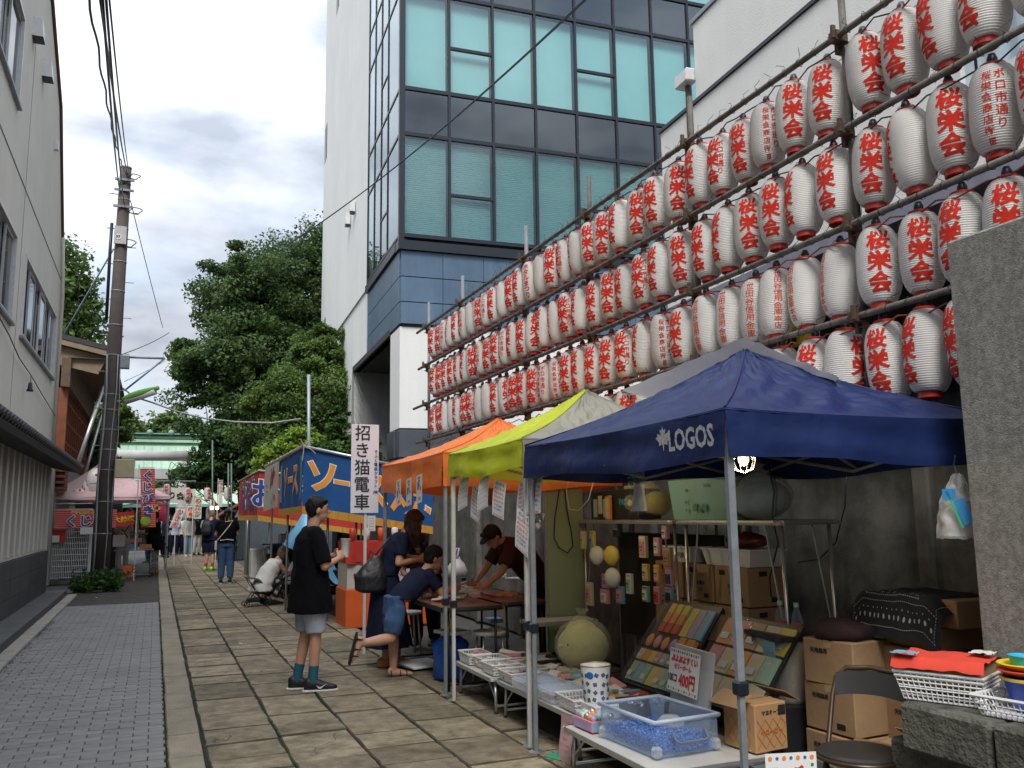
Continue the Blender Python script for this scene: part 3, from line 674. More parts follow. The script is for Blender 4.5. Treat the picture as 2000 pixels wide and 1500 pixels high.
tree('ivy_clad_stump', 'post smothered in glossy green ivy next to the white building', (3.9, 20.2, 0), [((3.85, 20.2, 3.6), (.26, .26, .62)), ((3.75, 20.2, 2.9), (.5, .4, .42)), ((4.3, 20.2, 2.95), (.62, .5, .48)), ((3.8, 20.2, 2.2), (.6, .5, .6))], 17000, .06, leaf_mat('ivy_leaves', (.07, .15, .025), (.025, .065, .014)), 7, .06, 'plant', spread=.16)
tree('garden_tree', 'dark green tree showing above the brown eaves at the left', (-4.9, 46, 0), [((-5.2, 46, 12.6), (2.3, 2, 1.9)), ((-4.4, 46, 10.9), (1.7, 1.8, 1.5)), ((-6.0, 46, 10.2), (2.4, 2, 2.2))], 26000, .15, mid, 8, .3, spread=.17)
tree('branching_maple', 'low spreading tree with drooping green branches in front of the shrine roof', (3.1, 36, 0), [((1.9, 35.5, 3.1), (1.2, 1.2, .55)), ((3.0, 35, 3.7), (1.5, 1.2, .7)), ((4.4, 35, 3.0), (1.6, 1.2, .9)), ((.3, 47, 2.9), (1.4, 1, .5)), ((2.6, 35, 4.6), (1.2, 1, .6))], 26000, .10, leaf_mat('maple_leaves', (.06, .13, .03), (.02, .055, .018)), 9, .12, spread=.22)
for i, (x, y, z, r_, sd, lb_) in enumerate(((-3.5, 66, 8.0, 2.5, 11, 'leftmost of the pale green trees along the ridge of the shrine roof'), (0.4, 68, 8.2, 2.6, 12, 'middle one of the pale green trees showing above the shrine roof'), (4.2, 67, 7.7, 2.6, 13, 'right hand pale green tree peeping over the shrine roof'))):
    tree('distant_tree', lb_, (x, y, 0), [((x, y, z-1), (r_, 2, 1.7)), ((x+1, y, z-.4), (1.4, 1.5, 1.5))], 8000, .22, far_g, sd, .2, group='trees beyond the shrine', spread=.2)
tree('hedge_tree', 'dense green bush between the stairs and the shrine at the left', (-2.6, 33, 0), [((-2.2, 33, 3.9), (.8, .8, 1.0)), ((-2.6, 33, 2.5), (1.0, .8, 1.3)), ((-1.6, 33.5, 4.9), (.7, .7, .8))], 14000, .10, mid, 15, .1, spread=.2)
far_m = MB().grid(lambda u, v: (lerp(-60, 60, u), 95+4*nz(u*9, 3), lerp(-.1, 4.3+1.1*nz(u*26, 1)+.5*nz(u*90, 2), v)), 160, 6)
o = far_m.build('tree_belt', leaf_mat('belt_green', (.05, .09, .03), (.02, .04, .015), 0)); o['kind'] = 'structure'; o['label'] = 'hazy belt of woodland closing the view behind the shrine'

# weeds and plants at the foot of the utility pole and along the kerbs
def plant(label, base, r_, h, n, size, seed, m=mid, name='weed_clump', group=None):
    t = thing(name, label, 'plant', base, 0, group); rng = np.random.default_rng(seed); P, Nn = [], []; st = MB()
    for k in range(max(5, n//24)):
        d = rng.normal(size=2)*r_*.45; top = Vector((d[0]*1.5, d[1]*1.5, h*(.35+.65*rng.random())))
        st.tube([(d[0]*.3, d[1]*.3, 0), top*.55+Vector((0, 0, .03)), top], [.006, .004, .002], 4)
        for q in range(24):
            f = .25+.75*rng.random(); P.append(np.array(top*f)+rng.normal(size=3)*size*.9); Nn.append((0, 0, .8))
    st.build('stems', bark, t); link('leaves', leaves_mesh('leaves', np.array(P), np.array(Nn), size, m, rng), t); return t
plant('dark green leafy weeds at the left foot of the utility pole', (-1.40, 20.9, 0), .28, .40, 480, .06, 21, MATS['ivy_leaves'])
plant('dark green leafy weeds right in front of the utility pole base', (-.82, 20.8, 0), .26, .46, 560, .06, 22, MATS['ivy_leaves'])
plant('low weed tuft just behind the utility pole', (-1.05, 21.9, 0), .4, .4, 500, .05, 23, MATS['ivy_leaves'])
plant('grass tuft growing beside the red stall legs', (2.75, 19.5, 0), .35, .25, 500, .04, 24, bright)
gr = MB()
for k in range(2600):
    s_ = random.random()
    if s_ < .38: x, y, h = random.gauss(.135, .008), random.uniform(4, 17.4), .014
    elif s_ < .8: x, y, h = -1.375+abs(random.gauss(0, .035)), random.choice((random.uniform(8.5, 12.5), random.uniform(13, 15))), .016
    else: x, y, h = random.gauss(2.62, .06), random.uniform(15, 24), .05
    a = random.random()*PI; w = h*.45; lx, ly = random.gauss(0, h*.5), random.gauss(0, h*.5)
    gr.add([(x-w*math.cos(a), y-w*math.sin(a), 0), (x+w*math.cos(a), y+w*math.sin(a), 0), (x+lx, y+ly, h*random.uniform(.8, 1.9))], [(0, 1, 2)])
o = gr.build('moss_and_weeds', mat('moss', (.10, .10, .03), .95, .5, 30)); o['kind'] = 'stuff'; o['label'] = 'thin moss and weeds in the joints along the kerbs'; o['category'] = 'weeds'
lf = MB()
for k in range(420):
    x = -1.36+abs(random.gauss(0, .22)); y = random.choice((random.gauss(10.5, .9), random.gauss(13.5, .7), random.uniform(6, 17)))
    a = random.random()*PI; s_ = random.uniform(.006, .018); z = .006+random.random()*.008
    lf.add([(x+s_*math.cos(a+q*PI/2), y+s_*math.sin(a+q*PI/2)*.7, z+random.uniform(0, .005)) for q in range(4)], [(0, 1, 2, 3)])
o = lf.build('leaf_litter', mat('dead_leaf', (.07, .045, .025), .9, .4, 20)); o['kind'] = 'stuff'; o['label'] = 'dry leaf litter drifted against the left kerb'; o['category'] = 'leaves'

# ---------------------------------------------------------------- wooden hall with deep eaves beyond the left building
wood_b = mat('old_brown_timber', (.13, .085, .055), .85, .25, 3, .4, 30, stretch=(3, 1, 3))
wood_r = mat('reddish_timber', (.24, .075, .03), .7, .25, 4, .3, 30)
tan_b = mat('tan_fascia', (.26, .20, .13), .85, .15, 3, .2, 20, streak=.2)
wh = thing('timber_hall', 'old timber hall with deep brown eaves beyond the cream building', 'building', (-1.15, 23.2, 0))
a0 = at(118, 662, 1, 23.2); a1 = at(212, 686, 1, 23.2)
zt = a1.z; zl = a0.z; xl = a0.x+1.15-6
def sl(x): return lerp(zt, zl, (x)/(a0.x-a1.x))       # pitch of the eave, x<0 leftwards
MB().add([(x, y, sl(x)+d) for y in (0, 9) for x, d in ((0, 0), (xl, 0), (xl, .12), (0, .12))], [(0, 1, 2, 3), (7, 6, 5, 4), (0, 4, 5, 1), (1, 5, 6, 2), (2, 6, 7, 3), (3, 7, 4, 0)]).build('roof', mat('hall_roof', (.05, .045, .045), .8, .2), wh)
MB().add([(x, y, sl(x)+d) for y in (.02, .1) for x, d in ((-.03, -.14), (xl, -.14), (xl, -.003), (-.03, -.003))], [(0, 1, 2, 3), (7, 6, 5, 4), (0, 4, 5, 1), (1, 5, 6, 2), (2, 6, 7, 3), (3, 7, 4, 0)]).build('verge_board', tan_b, wh)
MB().add([(x, y, sl(x)+d) for y in (.2, .26) for x, d in ((-.30, -.62), (xl, -.62), (xl, -.15), (-.12, -.15))], [(0, 1, 2, 3), (7, 6, 5, 4), (0, 4, 5, 1), (1, 5, 6, 2), (2, 6, 7, 3), (3, 7, 4, 0)]).build('fascia', tan_b, wh)
for k in range(12): MB().box(-.95 if k else -.5, -.04, .4+k*.75, .5+k*.75, zt-.17, zt-.02).build('rafter', wood_b, wh)
MB().box(-.95, -.06, .1, 9, zt-.19, zt-.175).build('soffit', wood_b, wh)
MB().box(-1.1, -.9, .1, 9, zt-.9, zt-.2).build('beam', wood_b, wh)
MB().box(-1.15, -.95, .3, .45, 2.9, zt-.9).build('post', wood_r, wh)
for k in range(13): MB().box(-1.08, -1.0, .9+k*.6, .97+k*.6, 2.9, zt-.9).build('mullion', wood_r, wh)
for z in (3.4, 3.9, 4.4): MB().box(-1.07, -1.01, .5, 8.6, z, z+.05).build('rail', wood_r, wh)
MB().box(-1.16, -1.12, .4, 8.8, 2.9, zt-.9).build('glazing', window_glass, wh)
bk = 0
for r_ in range(9):
    for k in range(4):
        MB().bbox((-1.0, .3+k*.22+(.11 if r_ % 2 else 0), 2.25+r_*.072), (.2, .21, .063), .006).build('brick', mat('red_brick', (.20, .07, .045), .85, .2, 8, .3, 60, objrand=.25), wh)
MB().box(-6, -1.1, .1, 9, 0, 2.9).build('base_wall', mat('base_grey', (.28, .27, .24), .9, .15, 2), wh)
MB().box(-6, -1.25, .3, 9, 2.9, zt-.3).build('upper_wall', mat('dark_inside', (.02, .02, .02), 1, 0), wh)
for (u0, v0, u1, v1, yb) in ((202, 755, 150, 912, 24.2), (198, 810, 165, 930, 26.5)):
    p, q = at(u0, v0, 1, yb), at(u1, v1, 1, yb-1.0)
    o = MB().tube([p, q], .05, 8).build('prop_pole', alu, None, True); tag(o, ('longer grey' if v0 < 800 else 'shorter grey')+' prop pole leaning under the brown timber eaves', 'pole')

# ---------------------------------------------------------------- utility pole
PB = Vector((-1.08, 21.5, 0)); PT = at(246, 330, 1, 21.5); PT.x = PT.x
pole_m = mat('pole_brown_concrete', (.085, .072, .062), .9, .2, 3, .4, 60, streak=.3)
up = thing('utility_pole', 'brown concrete utility pole standing in weeds at the left of the lane', 'utility pole', PB)
def pp(z, off=(0, 0)):
    f = z/PT.z; return Vector((lerp(0, PT.x-PB.x, f)+off[0], off[1], z))
MB().tube([pp(-.02), pp(3), pp(6), pp(PT.z)], [.20, .175, .15, .125], 18).build('shaft', pole_m, up, True)
MB().tube([pp(PT.z), pp(PT.z+.04)], .13, 16).build('cap', grey_metal, up, True)
for z in (1.2, 1.9, 2.6, 3.05, 3.5, 3.95, 4.3, 5.2, 5.9, 6.7, 7.4, 8.2, 8.9, 9.3):
    r_ = lerp(.2, .125, z/PT.z)+.005; MB().tube([pp(z-.012), pp(z+.012)], r_, 16).build('band', grey_metal, up, True)
z = 2.3; k = 0
while z < 9.2:
    sgn = 1 if k % 2 else -1; MB().tube([pp(z, (sgn*.12, -.03)), pp(z, (sgn*.32, -.05))], .011, 6).build('step_bolt', grey_metal, up); z += .42; k += 1
for z in (9.35, 9.1, 8.7): MB().cbox(pp(z, (0, -.15)), (.42, .05, .05)).build('crossarm', grey_metal, up)
MB().cbox(pp(8.0, (-.02, -.17)), (.26, .05, .42)).build('plate', mat('pale_plate', (.42, .42, .40), .7), up)
decal([(disc(.07, 20), 0, 0)], plane(pp(7.95, (-.06, -.20)), (1, 0, 0), (0, 0, 1))).build('disc_tag', white_metal, up)
decal([(text('97', .09, .002), 0, 0)], plane(pp(7.95, (-.06, -.206)), (1, 0, 0), (0, 0, 1))).build('number', black_metal, up)
cb = MB().bbox(pp(2.62, (.38, -.2)), (.40, .18, .42), .015); cb.build('control_box', mat('cream_box', (.48, .42, .24), .6, .1), up)
MB().bbox(pp(5.05, (.24, -.05)), (.2, .18, .3), .01).build('junction_box', grey_metal, up)
for k, (off, r_) in enumerate((((.08, -.19), .014), ((-.12, -.17), .02), ((.17, -.13), .012))):
    MB().tube([pp(.1 if k < 2 else 2.6, off)]+[pp(z, (off[0]+.03*math.sin(z*1.7+k), off[1]*(1-z*.035))) for z in (1.2, 2.4, 3.4, 4.4, 5.2)], r_, 6).build('conduit', mat('conduit_grey', (.27, .27, .28), .6), up, True)
MB().tube([pp(6.0, (-.2, -.05)), pp(7.6, (-.22, -.05)), pp(8.3, (-.22, -.05))], .035, 8).build('riser_pipe', black_metal, up, True)
for (u, v, rr) in ((263, 345, .12), (265, 412, .14), (252, 475, .15), (240, 352, .1)):
    c = at(u, v, 1, 21.4)-PB; MB().tube([c+Vector((rr*math.cos(a)*.9+.03*math.sin(3*a), .05*math.sin(a), rr*math.sin(a)*.7)) for a in [2*PI*i/16 for i in range(16)]], .012, 5, close=True).build('cable_loop', black_metal, up, True)
# street light arm and green hooded lamp
A0, A1, A2 = at(238, 697, 1, 21.5)-PB, at(322, 700, 1, 21.5)-PB, at(243, 763, 1, 21.5)-PB
MB().tube([A0, A1], .028, 8).tube([A2, A1], .022, 8).build('stay_bracket', mat('stay_blue', (.22, .30, .38), .5, metal=.4), up, True)
L0, L1 = at(240, 783, 1, 21.4)-PB, at(309, 760, 1, 20.9)-PB
sl_ = MB().tube([L0-Vector((.12, 0, .02)), L0+Vector((.05, 0, .01))], .02, 6).build('lamp_arm', grey_metal, up)
d = (L1-L0); n = 12
hood = MB(); hood.tube([L0+d*(i/n)+Vector((0, 0, .03)) for i in range(n+1)], [.05+.045*math.sin(PI*min(1, (i+.6)/n*1.02)) for i in range(n+1)], 12)
hood.build('green_hood', mat('lamp_green', (.17, .42, .06), .45, .1), up, True)
MB().tube([L0+d*.08-Vector((0, 0, .035)), L1-d*.08-Vector((0, 0, .035))], .07, 10).build('diffuser', white_metal, up, True)
lt = at(315, 735, 1, 30)
# overhead lines
top = PB+pp(PT.z-.1)
spec = [((188, -60), 0, .05, .02), ((196, -60), 0, -.03, .022), ((203, -60), 0, .03, .02), ((208, -60), 0, .07, .015)]
for k, ((u, v), _, dx, r_) in enumerate(spec):
    far = at(u, v, 1, 6.5); a = top+Vector((dx*2-.06, -.1, -.05-.35*(k % 3)))
    wire('overhead_line', sag(a, far, .12), r_*.62, black_metal, ['thick black overhead line, leftmost of four above the utility pole', 'thick overhead line, second from the left above the utility pole', 'overhead line, third from the left above the utility pole', 'thin overhead line, rightmost above the utility pole'][k], 'overhead lines')
far = at(168, -40, 1, 7); pts = [top.lerp(far, i/40)+Vector((.012*math.sin(i*1.3), 0, -.25*math.sin(PI*i/40))) for i in range(41)]
wire('spiral_line', pts, .012, black_metal, 'loosely twisted thin cable running up the sky left of the other lines')
wire('guy_wire', [at(222, 486, 1, 21.4), at(150, 610, 1, 23.0), at(118, 665, 1, 24.0)], .02, mat('stay_blue', (.22, .30, .38), .5), 'blue grey stay wire slanting from the pole to the timber hall')
wire('service_line', sag(at(255, 392, 1, 21.5), at(318, 640, 1, 30), .05), .010, black_metal, 'thin cable dropping from the pole top towards the big tree')
wire('service_line', sag(at(238, 692, 1, 21.5), at(330, 650, 1, 31), .05), .012, black_metal, 'cable rising gently from the pole to the big dark tree')
wire('service_line', sag(at(243, 745, 1, 21.5), at(322, 705, 1, 31), .02), .008, grey_metal, 'thin grey line above the green street lamp')
wire('slack_cable', [at(u, v, 1, y) for u, v, y in ((240, 758, 21.5), (262, 775, 21.3), (300, 787, 21.1), (350, 805, 20.9), (400, 817, 20.7), (460, 824, 20.5), (530, 826, 20.3), (588, 818, 20.2))], .02, mat('cable_grey', (.30, .30, .29), .6), 'thick slack grey cable hanging across the lane below the tree')
# twin cable crossing in front of the glass building
for k, dz in enumerate((0, .035)):
    wire('crossing_cable', sag(at(1165, -20, 1, 12)+Vector((0, 0, dz)), at(560, 478, 1, 23)+Vector((0, 0, -dz*.5)), .28, 24), .013, black_metal, ['lower', 'upper'][k]+' of the two black cables crossing in front of the glass building', 'cables crossing the glass front')
# steel pole in front of the white building
o = MB().tube([at(603, 1010, 1, 18.6), at(603, 732, 1, 18.6)], .035, 8).build('steel_post', mat('post_bluegrey', (.30, .34, .38), .5, metal=.4), None, True); tag(o, 'blue grey steel post standing in front of the white building', 'post')

# ---------------------------------------------------------------- shrine, torii, banners in the distance
copper = mat('verdigris_copper', (.42, .62, .46), .6, .10, 1.0, .1, 20, streak=.18)
copper_d = mat('verdigris_dark', (.20, .36, .30), .6, .15, 1.0)
sh = thing('shrine_hall', 'shrine hall with a huge pale green copper roof at the end of the lane', 'building', (0, 52, 0))
def sx_(u, v, y=52): return at(u, v, 1, y)
z0, z1, z2 = sx_(300, 856, 55).z, sx_(300, 985).z, 0
xl, xr = -5.5, 3.6
MB().add([(xl-1, 0, z1), (xr+1.5, 0, z1), (xr+.2, 2.6, z0-.25), (xl+.2, 2.6, z0-.25), (xl-1, 6, z1), (xr+1.5, 6, z1), (xr+.2, 3.4, z0-.25), (xl+.2, 3.4, z0-.25)], [(0, 1, 2, 3), (4, 7, 6, 5), (0, 3, 7, 4), (1, 5, 6, 2), (3, 2, 6, 7), (0, 4, 5, 1)]).build('roof', copper, sh)
for k in range(22):
    f0 = k/22; x = lerp(xl, xr, f0); MB().tube([(lerp(xl-1, xr+1.5, f0), -.02, z1+.02), (lerp(xl+.2, xr+.2, f0), 2.58, z0-.24)], .018, 4).build('roof_seam', copper, sh)
MB().box(xl-.2, xr+.7, 2.3, 3.7, z0-.28, z0-.13).build('ridge_base', copper, sh)
rg = MB().bbox(((xl+xr)/2+.2, 3, z0+.02), (xr-xl+1.3, .9, .22), .06).build('ridge', copper, sh)
MB().box(xl-.4, xr+.9, 2.2, 3.8, z0+.18, z0+.24).build('ridge_cap', copper_d, sh)
x = xl+.4
while x < xr: MB().tube([(x, 2.1, z0+.28), (x, 3.9, z0+.28)], .16, 10).build('ridge_billet', copper_d, sh, True); x += 1.15
MB().box(xl, xr, 1.2, 5, 0, z1).build('wall', mat('shrine_dark', (.028, .022, .018), .9, .2), sh)
for k in range(9): MB().box(xl+.3+k*1.05, xl+.48+k*1.05, .9, 1.1, 0, z1).build('column', wood_b, sh)
MB().box(-5.5, 3.8, -.05, .25, z1-.16, z1).build('eave_edge', copper_d, sh)
MB().box(-12, 12, 4, 4.5, 0, 2.6).build('rear_wall', mat('shrine_dark', (.028, .022, .018), .9, .2), sh)
tg = thing('torii_gate', 'large pale stone torii gate in front of the green roofed shrine', 'gate', (1.25, 40, 0))
stone_p = mat('pale_stone', (.46, .45, .44), .85, .12, 2, .2, 30, streak=.2)
zb = at(300, 890, 1, 40).z
MB().tube([(-4.2, 0, zb), (.62, 0, zb)], .22, 20).build('top_beam', stone_p, tg, True)
MB().tube([(-.12, 0, 0), (-.16, 0, zb-.25)], [.28, .23], 18).build('pillar', stone_p, tg, True)
MB().tube([(-3.5, 0, 0), (-3.46, 0, zb-.25)], [.28, .23], 18).build('pillar', stone_p, tg, True)
zn = at(300, 925, 1, 40).z; MB().box(-3.9, .35, -.12, .12, zn-.22, zn+.2).build('tie_beam', stone_p, tg)
lan = thing('stone_lantern', 'old wall lantern hanging in the shade beside the shrine trees', 'lamp', at(196, 903, 1, 33))
MB().lathe([(.16, .22), (.24, .2), (.2, .16), (.14, .14), (.10, -.14), (.14, -.18)], 6).build('housing', black_metal, lan); MB().lathe([(.115, .12), (.08, -.12)], 6).build('glass', white_metal, lan)
# festival banner across the lane
cloth_w = mat('banner_white', (.60, .57, .50), .85, .08, 2, .2, 12)
ink = mat('black_ink', (.012, .012, .014), .7, 0); red_ink = mat('red_ink', (.55, .03, .02), .6, .1, 20)
bp0, bp1 = at(225, 960, 1, 31), at(382, 962, 1, 31)
Wd, Hh = bp1.x-bp0.x, .50
fn = lambda x, y: Vector((bp0.x+Wd*(x+.5), 31+.06*math.sin(x*16), bp0.z+.1-Hh*(.5-y)-.10*(1-4*x*x)*0+.03*math.sin(x*11)))
bn = thing('cloth_banner', 'long white cloth banner lettered in black across the end of the lane', 'banner', (0, 0, 0))
MB().grid(lambda u, v: fn(u-.5, v-.5), 40, 4).build('cloth', cloth_w, bn)
its = []; T_ = '桜栄会盆おどり会場'
for i, ch in enumerate(T_): vs, fs = text(ch, .25, .009); its.append((([(a/Wd, b/Hh) for a, b in vs], fs), -.42+i*.104, 0))
decal(its, lambda x, y: fn(x, y)-Vector((0, .012, 0))).build('lettering', ink, bn)
MB().tube([bp0+Vector((0, .05, .35)), bp1+Vector((0, .05, .38))], .012, 5).build('rope', grey_metal, bn)
for k, (u, y) in enumerate(((415, 31), (452, 33), (446, 29))):
    o = MB().tube([at(u, 1090, 1, y)*1+Vector((0, 0, 0)), at(u, 905 if k else 860, 1, y)], .03, 6).build('banner_pole', mat('green_pole', (.10, .14, .11), .5), None, True)
    tag(o, ['green pole behind the pale green flag near the crowd', 'second green pole by the small lanterns at the lane end', 'thin green pole left of the red banner stall'][k], 'pole', 'poles at the end of the lane')
# ---------------------------------------------------------------- paper lanterns on their scaffold
paper = mat('lantern_paper', (.88, .86, .83), .6, .04, 5, 0, 60, thin=.25, objrand=.06, streak=.12)
rim_m = mat('lantern_red_rim', (.50, .035, .02), .4, .15, 20)
seal_red = mat('lantern_red_ink', (.50, .026, .014), .85, .22, 30, spec=.15); seal_or = mat('lantern_vermilion_ink', (.58, .06, .012), .85, .2, 30, spec=.15)
def lr(z):   # radius of the lantern at height z
    t = min(1, abs(z)/.252); return .066+.069*max(0, 1-t**3.0)**.62
prof = []
NR = 37
for i in range(NR):
    z = -.243+.486*i/(NR-1); prof.append((lr(z)+.0014, z))
    if i < NR-1:
        h_ = .486/(NR-1); prof.append((lr(z+h_*.62)-.0008, z+h_*.62)); prof.append((lr(z+h_*.80)-.0062, z+h_*.80))
body_me = MB().lathe(prof, 28).mesh('paper_body', paper, True)
rt = MB().lathe([(.063, .236), (.066, .24), (.066, .262), (.060, .266), (.052, .264), (.050, .245)], 24, caps=False).mesh('top_rim', rim_m, 30)
rb = MB().lathe([(.050, -.245), (.053, -.282), (.062, -.285), (.067, -.28), (.067, -.246), (.062, -.238)], 24, caps=False).mesh('bottom_rim', rim_m, 30)
sock = MB().lathe([(.001, .235), (.028, .235), (.028, .30), (.018, .325), (.001, .33)], 12, caps=False).mesh('lamp_socket', black_metal, True)
hook = MB().tube([(-.06, 0, .25), (-.045, 0, .285), (0, 0, .315), (.045, 0, .285), (.06, 0, .25)], .0022, 4).mesh('wire_handle', black_metal)
def wrap(x, y): r_ = lr(y)+.0022; a = x/.135; return Vector((r_*math.cos(a), r_*math.sin(a), y))
A_ = [(text(c, .132, .0042, fx=1.12), 0, y) for c, y in (('桜', .136), ('栄', 0), ('会', -.136))]
def col(s, size, x, y0, dy, bold=.0006, fx=1.0): return [(text(c, size, bold, fx=fx), x, y0-dy*i) for i, c in enumerate(s)]
def shift(its, dx): return [(t, x+dx, y) for t, x, y in its]
half = PI*.135
types = {'A': (A_+shift(A_, half), seal_red, '桜栄会'),
         'B': (col('ボロ市通り', .064, .032, .165, .070)+col('桜栄会商店街', .055, -.038, .165, .0625)+[(text('振', .045, .0008), -.03, -.205)]+shift(A_, half*.62)+shift(A_, -half*.75), seal_red, 'ボロ市通り 桜栄会商店街'),
         'S': (col('世田谷信用金庫', .060, 0, .185, .0615, .0004, 1.25)+shift(col('世田谷信用金庫', .060, 0, .185, .0615, .0004, 1.25), half), seal_or, '世田谷信用金庫'),
         'T': (col('世田谷信用金庫本店', .048, 0, .195, .0485, .0003, 1.4)+shift(col('世田谷信用金庫本店', .048, 0, .195, .0485, .0003, 1.4), half), seal_or, '世田谷信用金庫本店'),
         'C': (A_+col('ボロ市通り', .062, .085, .14, .062)+shift(A_, half), seal_red, '桜栄会 beside ボロ市通り'),
         'H': (col('ホタルまつり', .078, 0, .175, .070, .002, 1.1)+shift(A_, half), seal_red, 'ホタルまつり')}
tmesh = {}
for k, v in types.items():
    cols_ = {}
    for it in v[0]: cols_.setdefault(round(it[1]/.03), []).append(it)
    tmesh[k] = [decal(c_, wrap, .016).mesh('lettering', v[1]) for c_ in cols_.values()]
rows = [
 ('top', 4.335, [(2.87, 'A', -20), (3.17, 'A', -42), (3.46, 'A', -52), (3.76, 'A', -30), (4.06, 'A', 14), (4.42, 'A', -16), (4.75, 'A', -6), (5.07, 'B', 12), (5.35, 'A', -32), (5.65, 'C', -46), (5.94, 'A', -58), (6.31, 'A', -8), (6.65, 'A', -34), (6.98, 'C', -22), (7.33, 'A', -62), (7.65, 'A', -22), (7.96, 'A', -26)], 'ACAAHAAAABAACAHBAA'),
 ('second', 3.685, [(2.89, 'A', -30), (3.18, 'B', 0), (3.47, 'A', -4), (3.76, 'A', -88), (4.06, 'A', -8), (4.40, 'A', -34), (4.72, 'A', -66), (5.01, 'A', -22), (5.33, 'A', -10), (5.61, 'A', -64), (5.92, 'A', -44), (6.27, 'A', -20), (6.60, 'A', -56), (6.93, 'C', -40), (7.27, 'A', -62), (7.58, 'A', -28), (7.9, 'A', -44)], 'ACAAAAABAACAAAAAAA'),
 ('third', 3.03, [(2.89, 'A', -30), (3.17, 'A', -8), (3.46, 'A', -34), (3.76, 'A', -4), (4.08, 'A', 2), (4.44, 'T', -66), (4.77, 'T', -56), (5.07, 'T', 4), (5.31, 'S', -24), (5.62, 'S', -40), (5.93, 'S', -52), (6.29, 'A', -44), (6.62, 'B', 4), (6.95, 'A', -76), (7.29, 'C', -40), (7.62, 'A', -34), (7.95, 'A', -42)], 'AABBCAAAAAACAAAAAA'),
 ('bottom', 2.43, [(2.9, 'A', -20), (3.18, 'A', -30), (3.47, 'A', -62), (3.78, 'A', -58), (4.08, 'A', -30), (4.42, 'A', 44), (4.73, 'A', -30), (5.05, 'A', -50), (5.4, 'A', -20)], 'AAAAAAA')]
ordn = ['', 'second ', 'third ', 'fourth ', 'fifth ', 'sixth ', 'seventh ', 'eighth ', 'ninth ', 'tenth ', 'eleventh ', 'twelfth ', 'thirteenth ', 'fourteenth ', 'fifteenth ', 'sixteenth ', 'seventeenth ', 'eighteenth ']
def ordi(k): return (ordn[k] if k < len(ordn) else f'{k+1}th ')
rl = random.Random(5)
for rn, zc, near, rest in rows:
    lst = list(near); y = near[-1][0]
    if rn == 'bottom': ys_ = [7.0, 7.33, 7.65, 7.97, 8.3, 8.62, 8.95]
    else: ys_ = []; 
    if not ys_:
        while y < 13.35: y += .3115+rl.uniform(-.012, .012); ys_.append(y)
    for k, y in enumerate(ys_): lst.append((y, rest[k % len(rest)], None))
    n = len(lst)
    for k, (y, ty, dl) in enumerate(lst):
        av = math.atan2(-y, -4.2)
        az = av+R(dl) if dl is not None else -PI+R(rl.gauss(10, 26)) if rl.random() < .82 else -PI+rl.uniform(-2, 2)
        nm = types[ty][2]; idx = n-1-k
        where = f'{ordi(k)}from the right' if k <= n//2 else f'{ordi(idx)}from the far end'
        where = ('nearest to the right edge' if k == 0 else 'the farthest one') if k in (0, n-1) else where
        t = thing('paper_lantern', f'white paper lantern reading {nm} in red, {where} in the {rn} row', 'lantern', (4.2+rl.uniform(-.012, .012), y, zc+rl.uniform(-.012, .012)), 0, 'paper lanterns hung in rows')
        t.rotation_euler = (R(rl.uniform(-3, 3)), R(rl.uniform(-3, 3)), az); s_ = rl.uniform(.97, 1.03); t.scale = (s_*1.0, s_*1.0, s_)
        for nme, me in (('paper_body', body_me), ('top_rim', rt), ('bottom_rim', rb), ('lamp_socket', sock), ('wire_handle', hook)): link(nme, me, t)
        for me in tmesh[ty]: link('lettering', me, t)
# the scaffold
fr = thing('lantern_scaffold', 'weathered steel pipe scaffold that carries the four rows of lanterns', 'scaffold', (4.16, 8, 0))
for z, y1, dx in ((4.66, 6.45, 0), (4.0, 6.35, 0), (3.345, 6.65, 0), (2.735, 6.5, 0)):
    MB().tube([(-.05, -8+2.2, z), (-.05, -2, z), (-.05, y1, z)], .022, 12).build('pipe', rust_pipe, fr, True)
for y in (4.22, 6.04, 7.98, 9.71, 12.18, 13.96):
    MB().tube([(.02, y-8, 2.15), (.02, y-8, 5.1)], .0245, 10).build('upright', rust_pipe if y < 9 else mat('galvanised_pipe', (.22, .22, .22), .5, .2, 9, metal=.5), fr, True)
    for z in (4.66, 4.0, 3.345, 2.735):
        c = MB().cbox((-.03, y-8, z), (.10, .07, .07)).cbox((.0, y-8+.03, z-.04), (.05, .03, .12)).cbox((-.09, y-8-.02, z+.02), (.03, .02, .09)); c.build('clamp', mat('clamp_rust', (.10, .065, .04), .7, .4, 20, metal=.4), fr)
    if y > 7: MB().tube([(.02, y-8, 3.1), (.32, y-8, 3.1)], .018, 6).tube([(.02, y-8, 2.9), (.32, y-8, 3.05)], .018, 6).build('tie_bar', rust_pipe, fr)
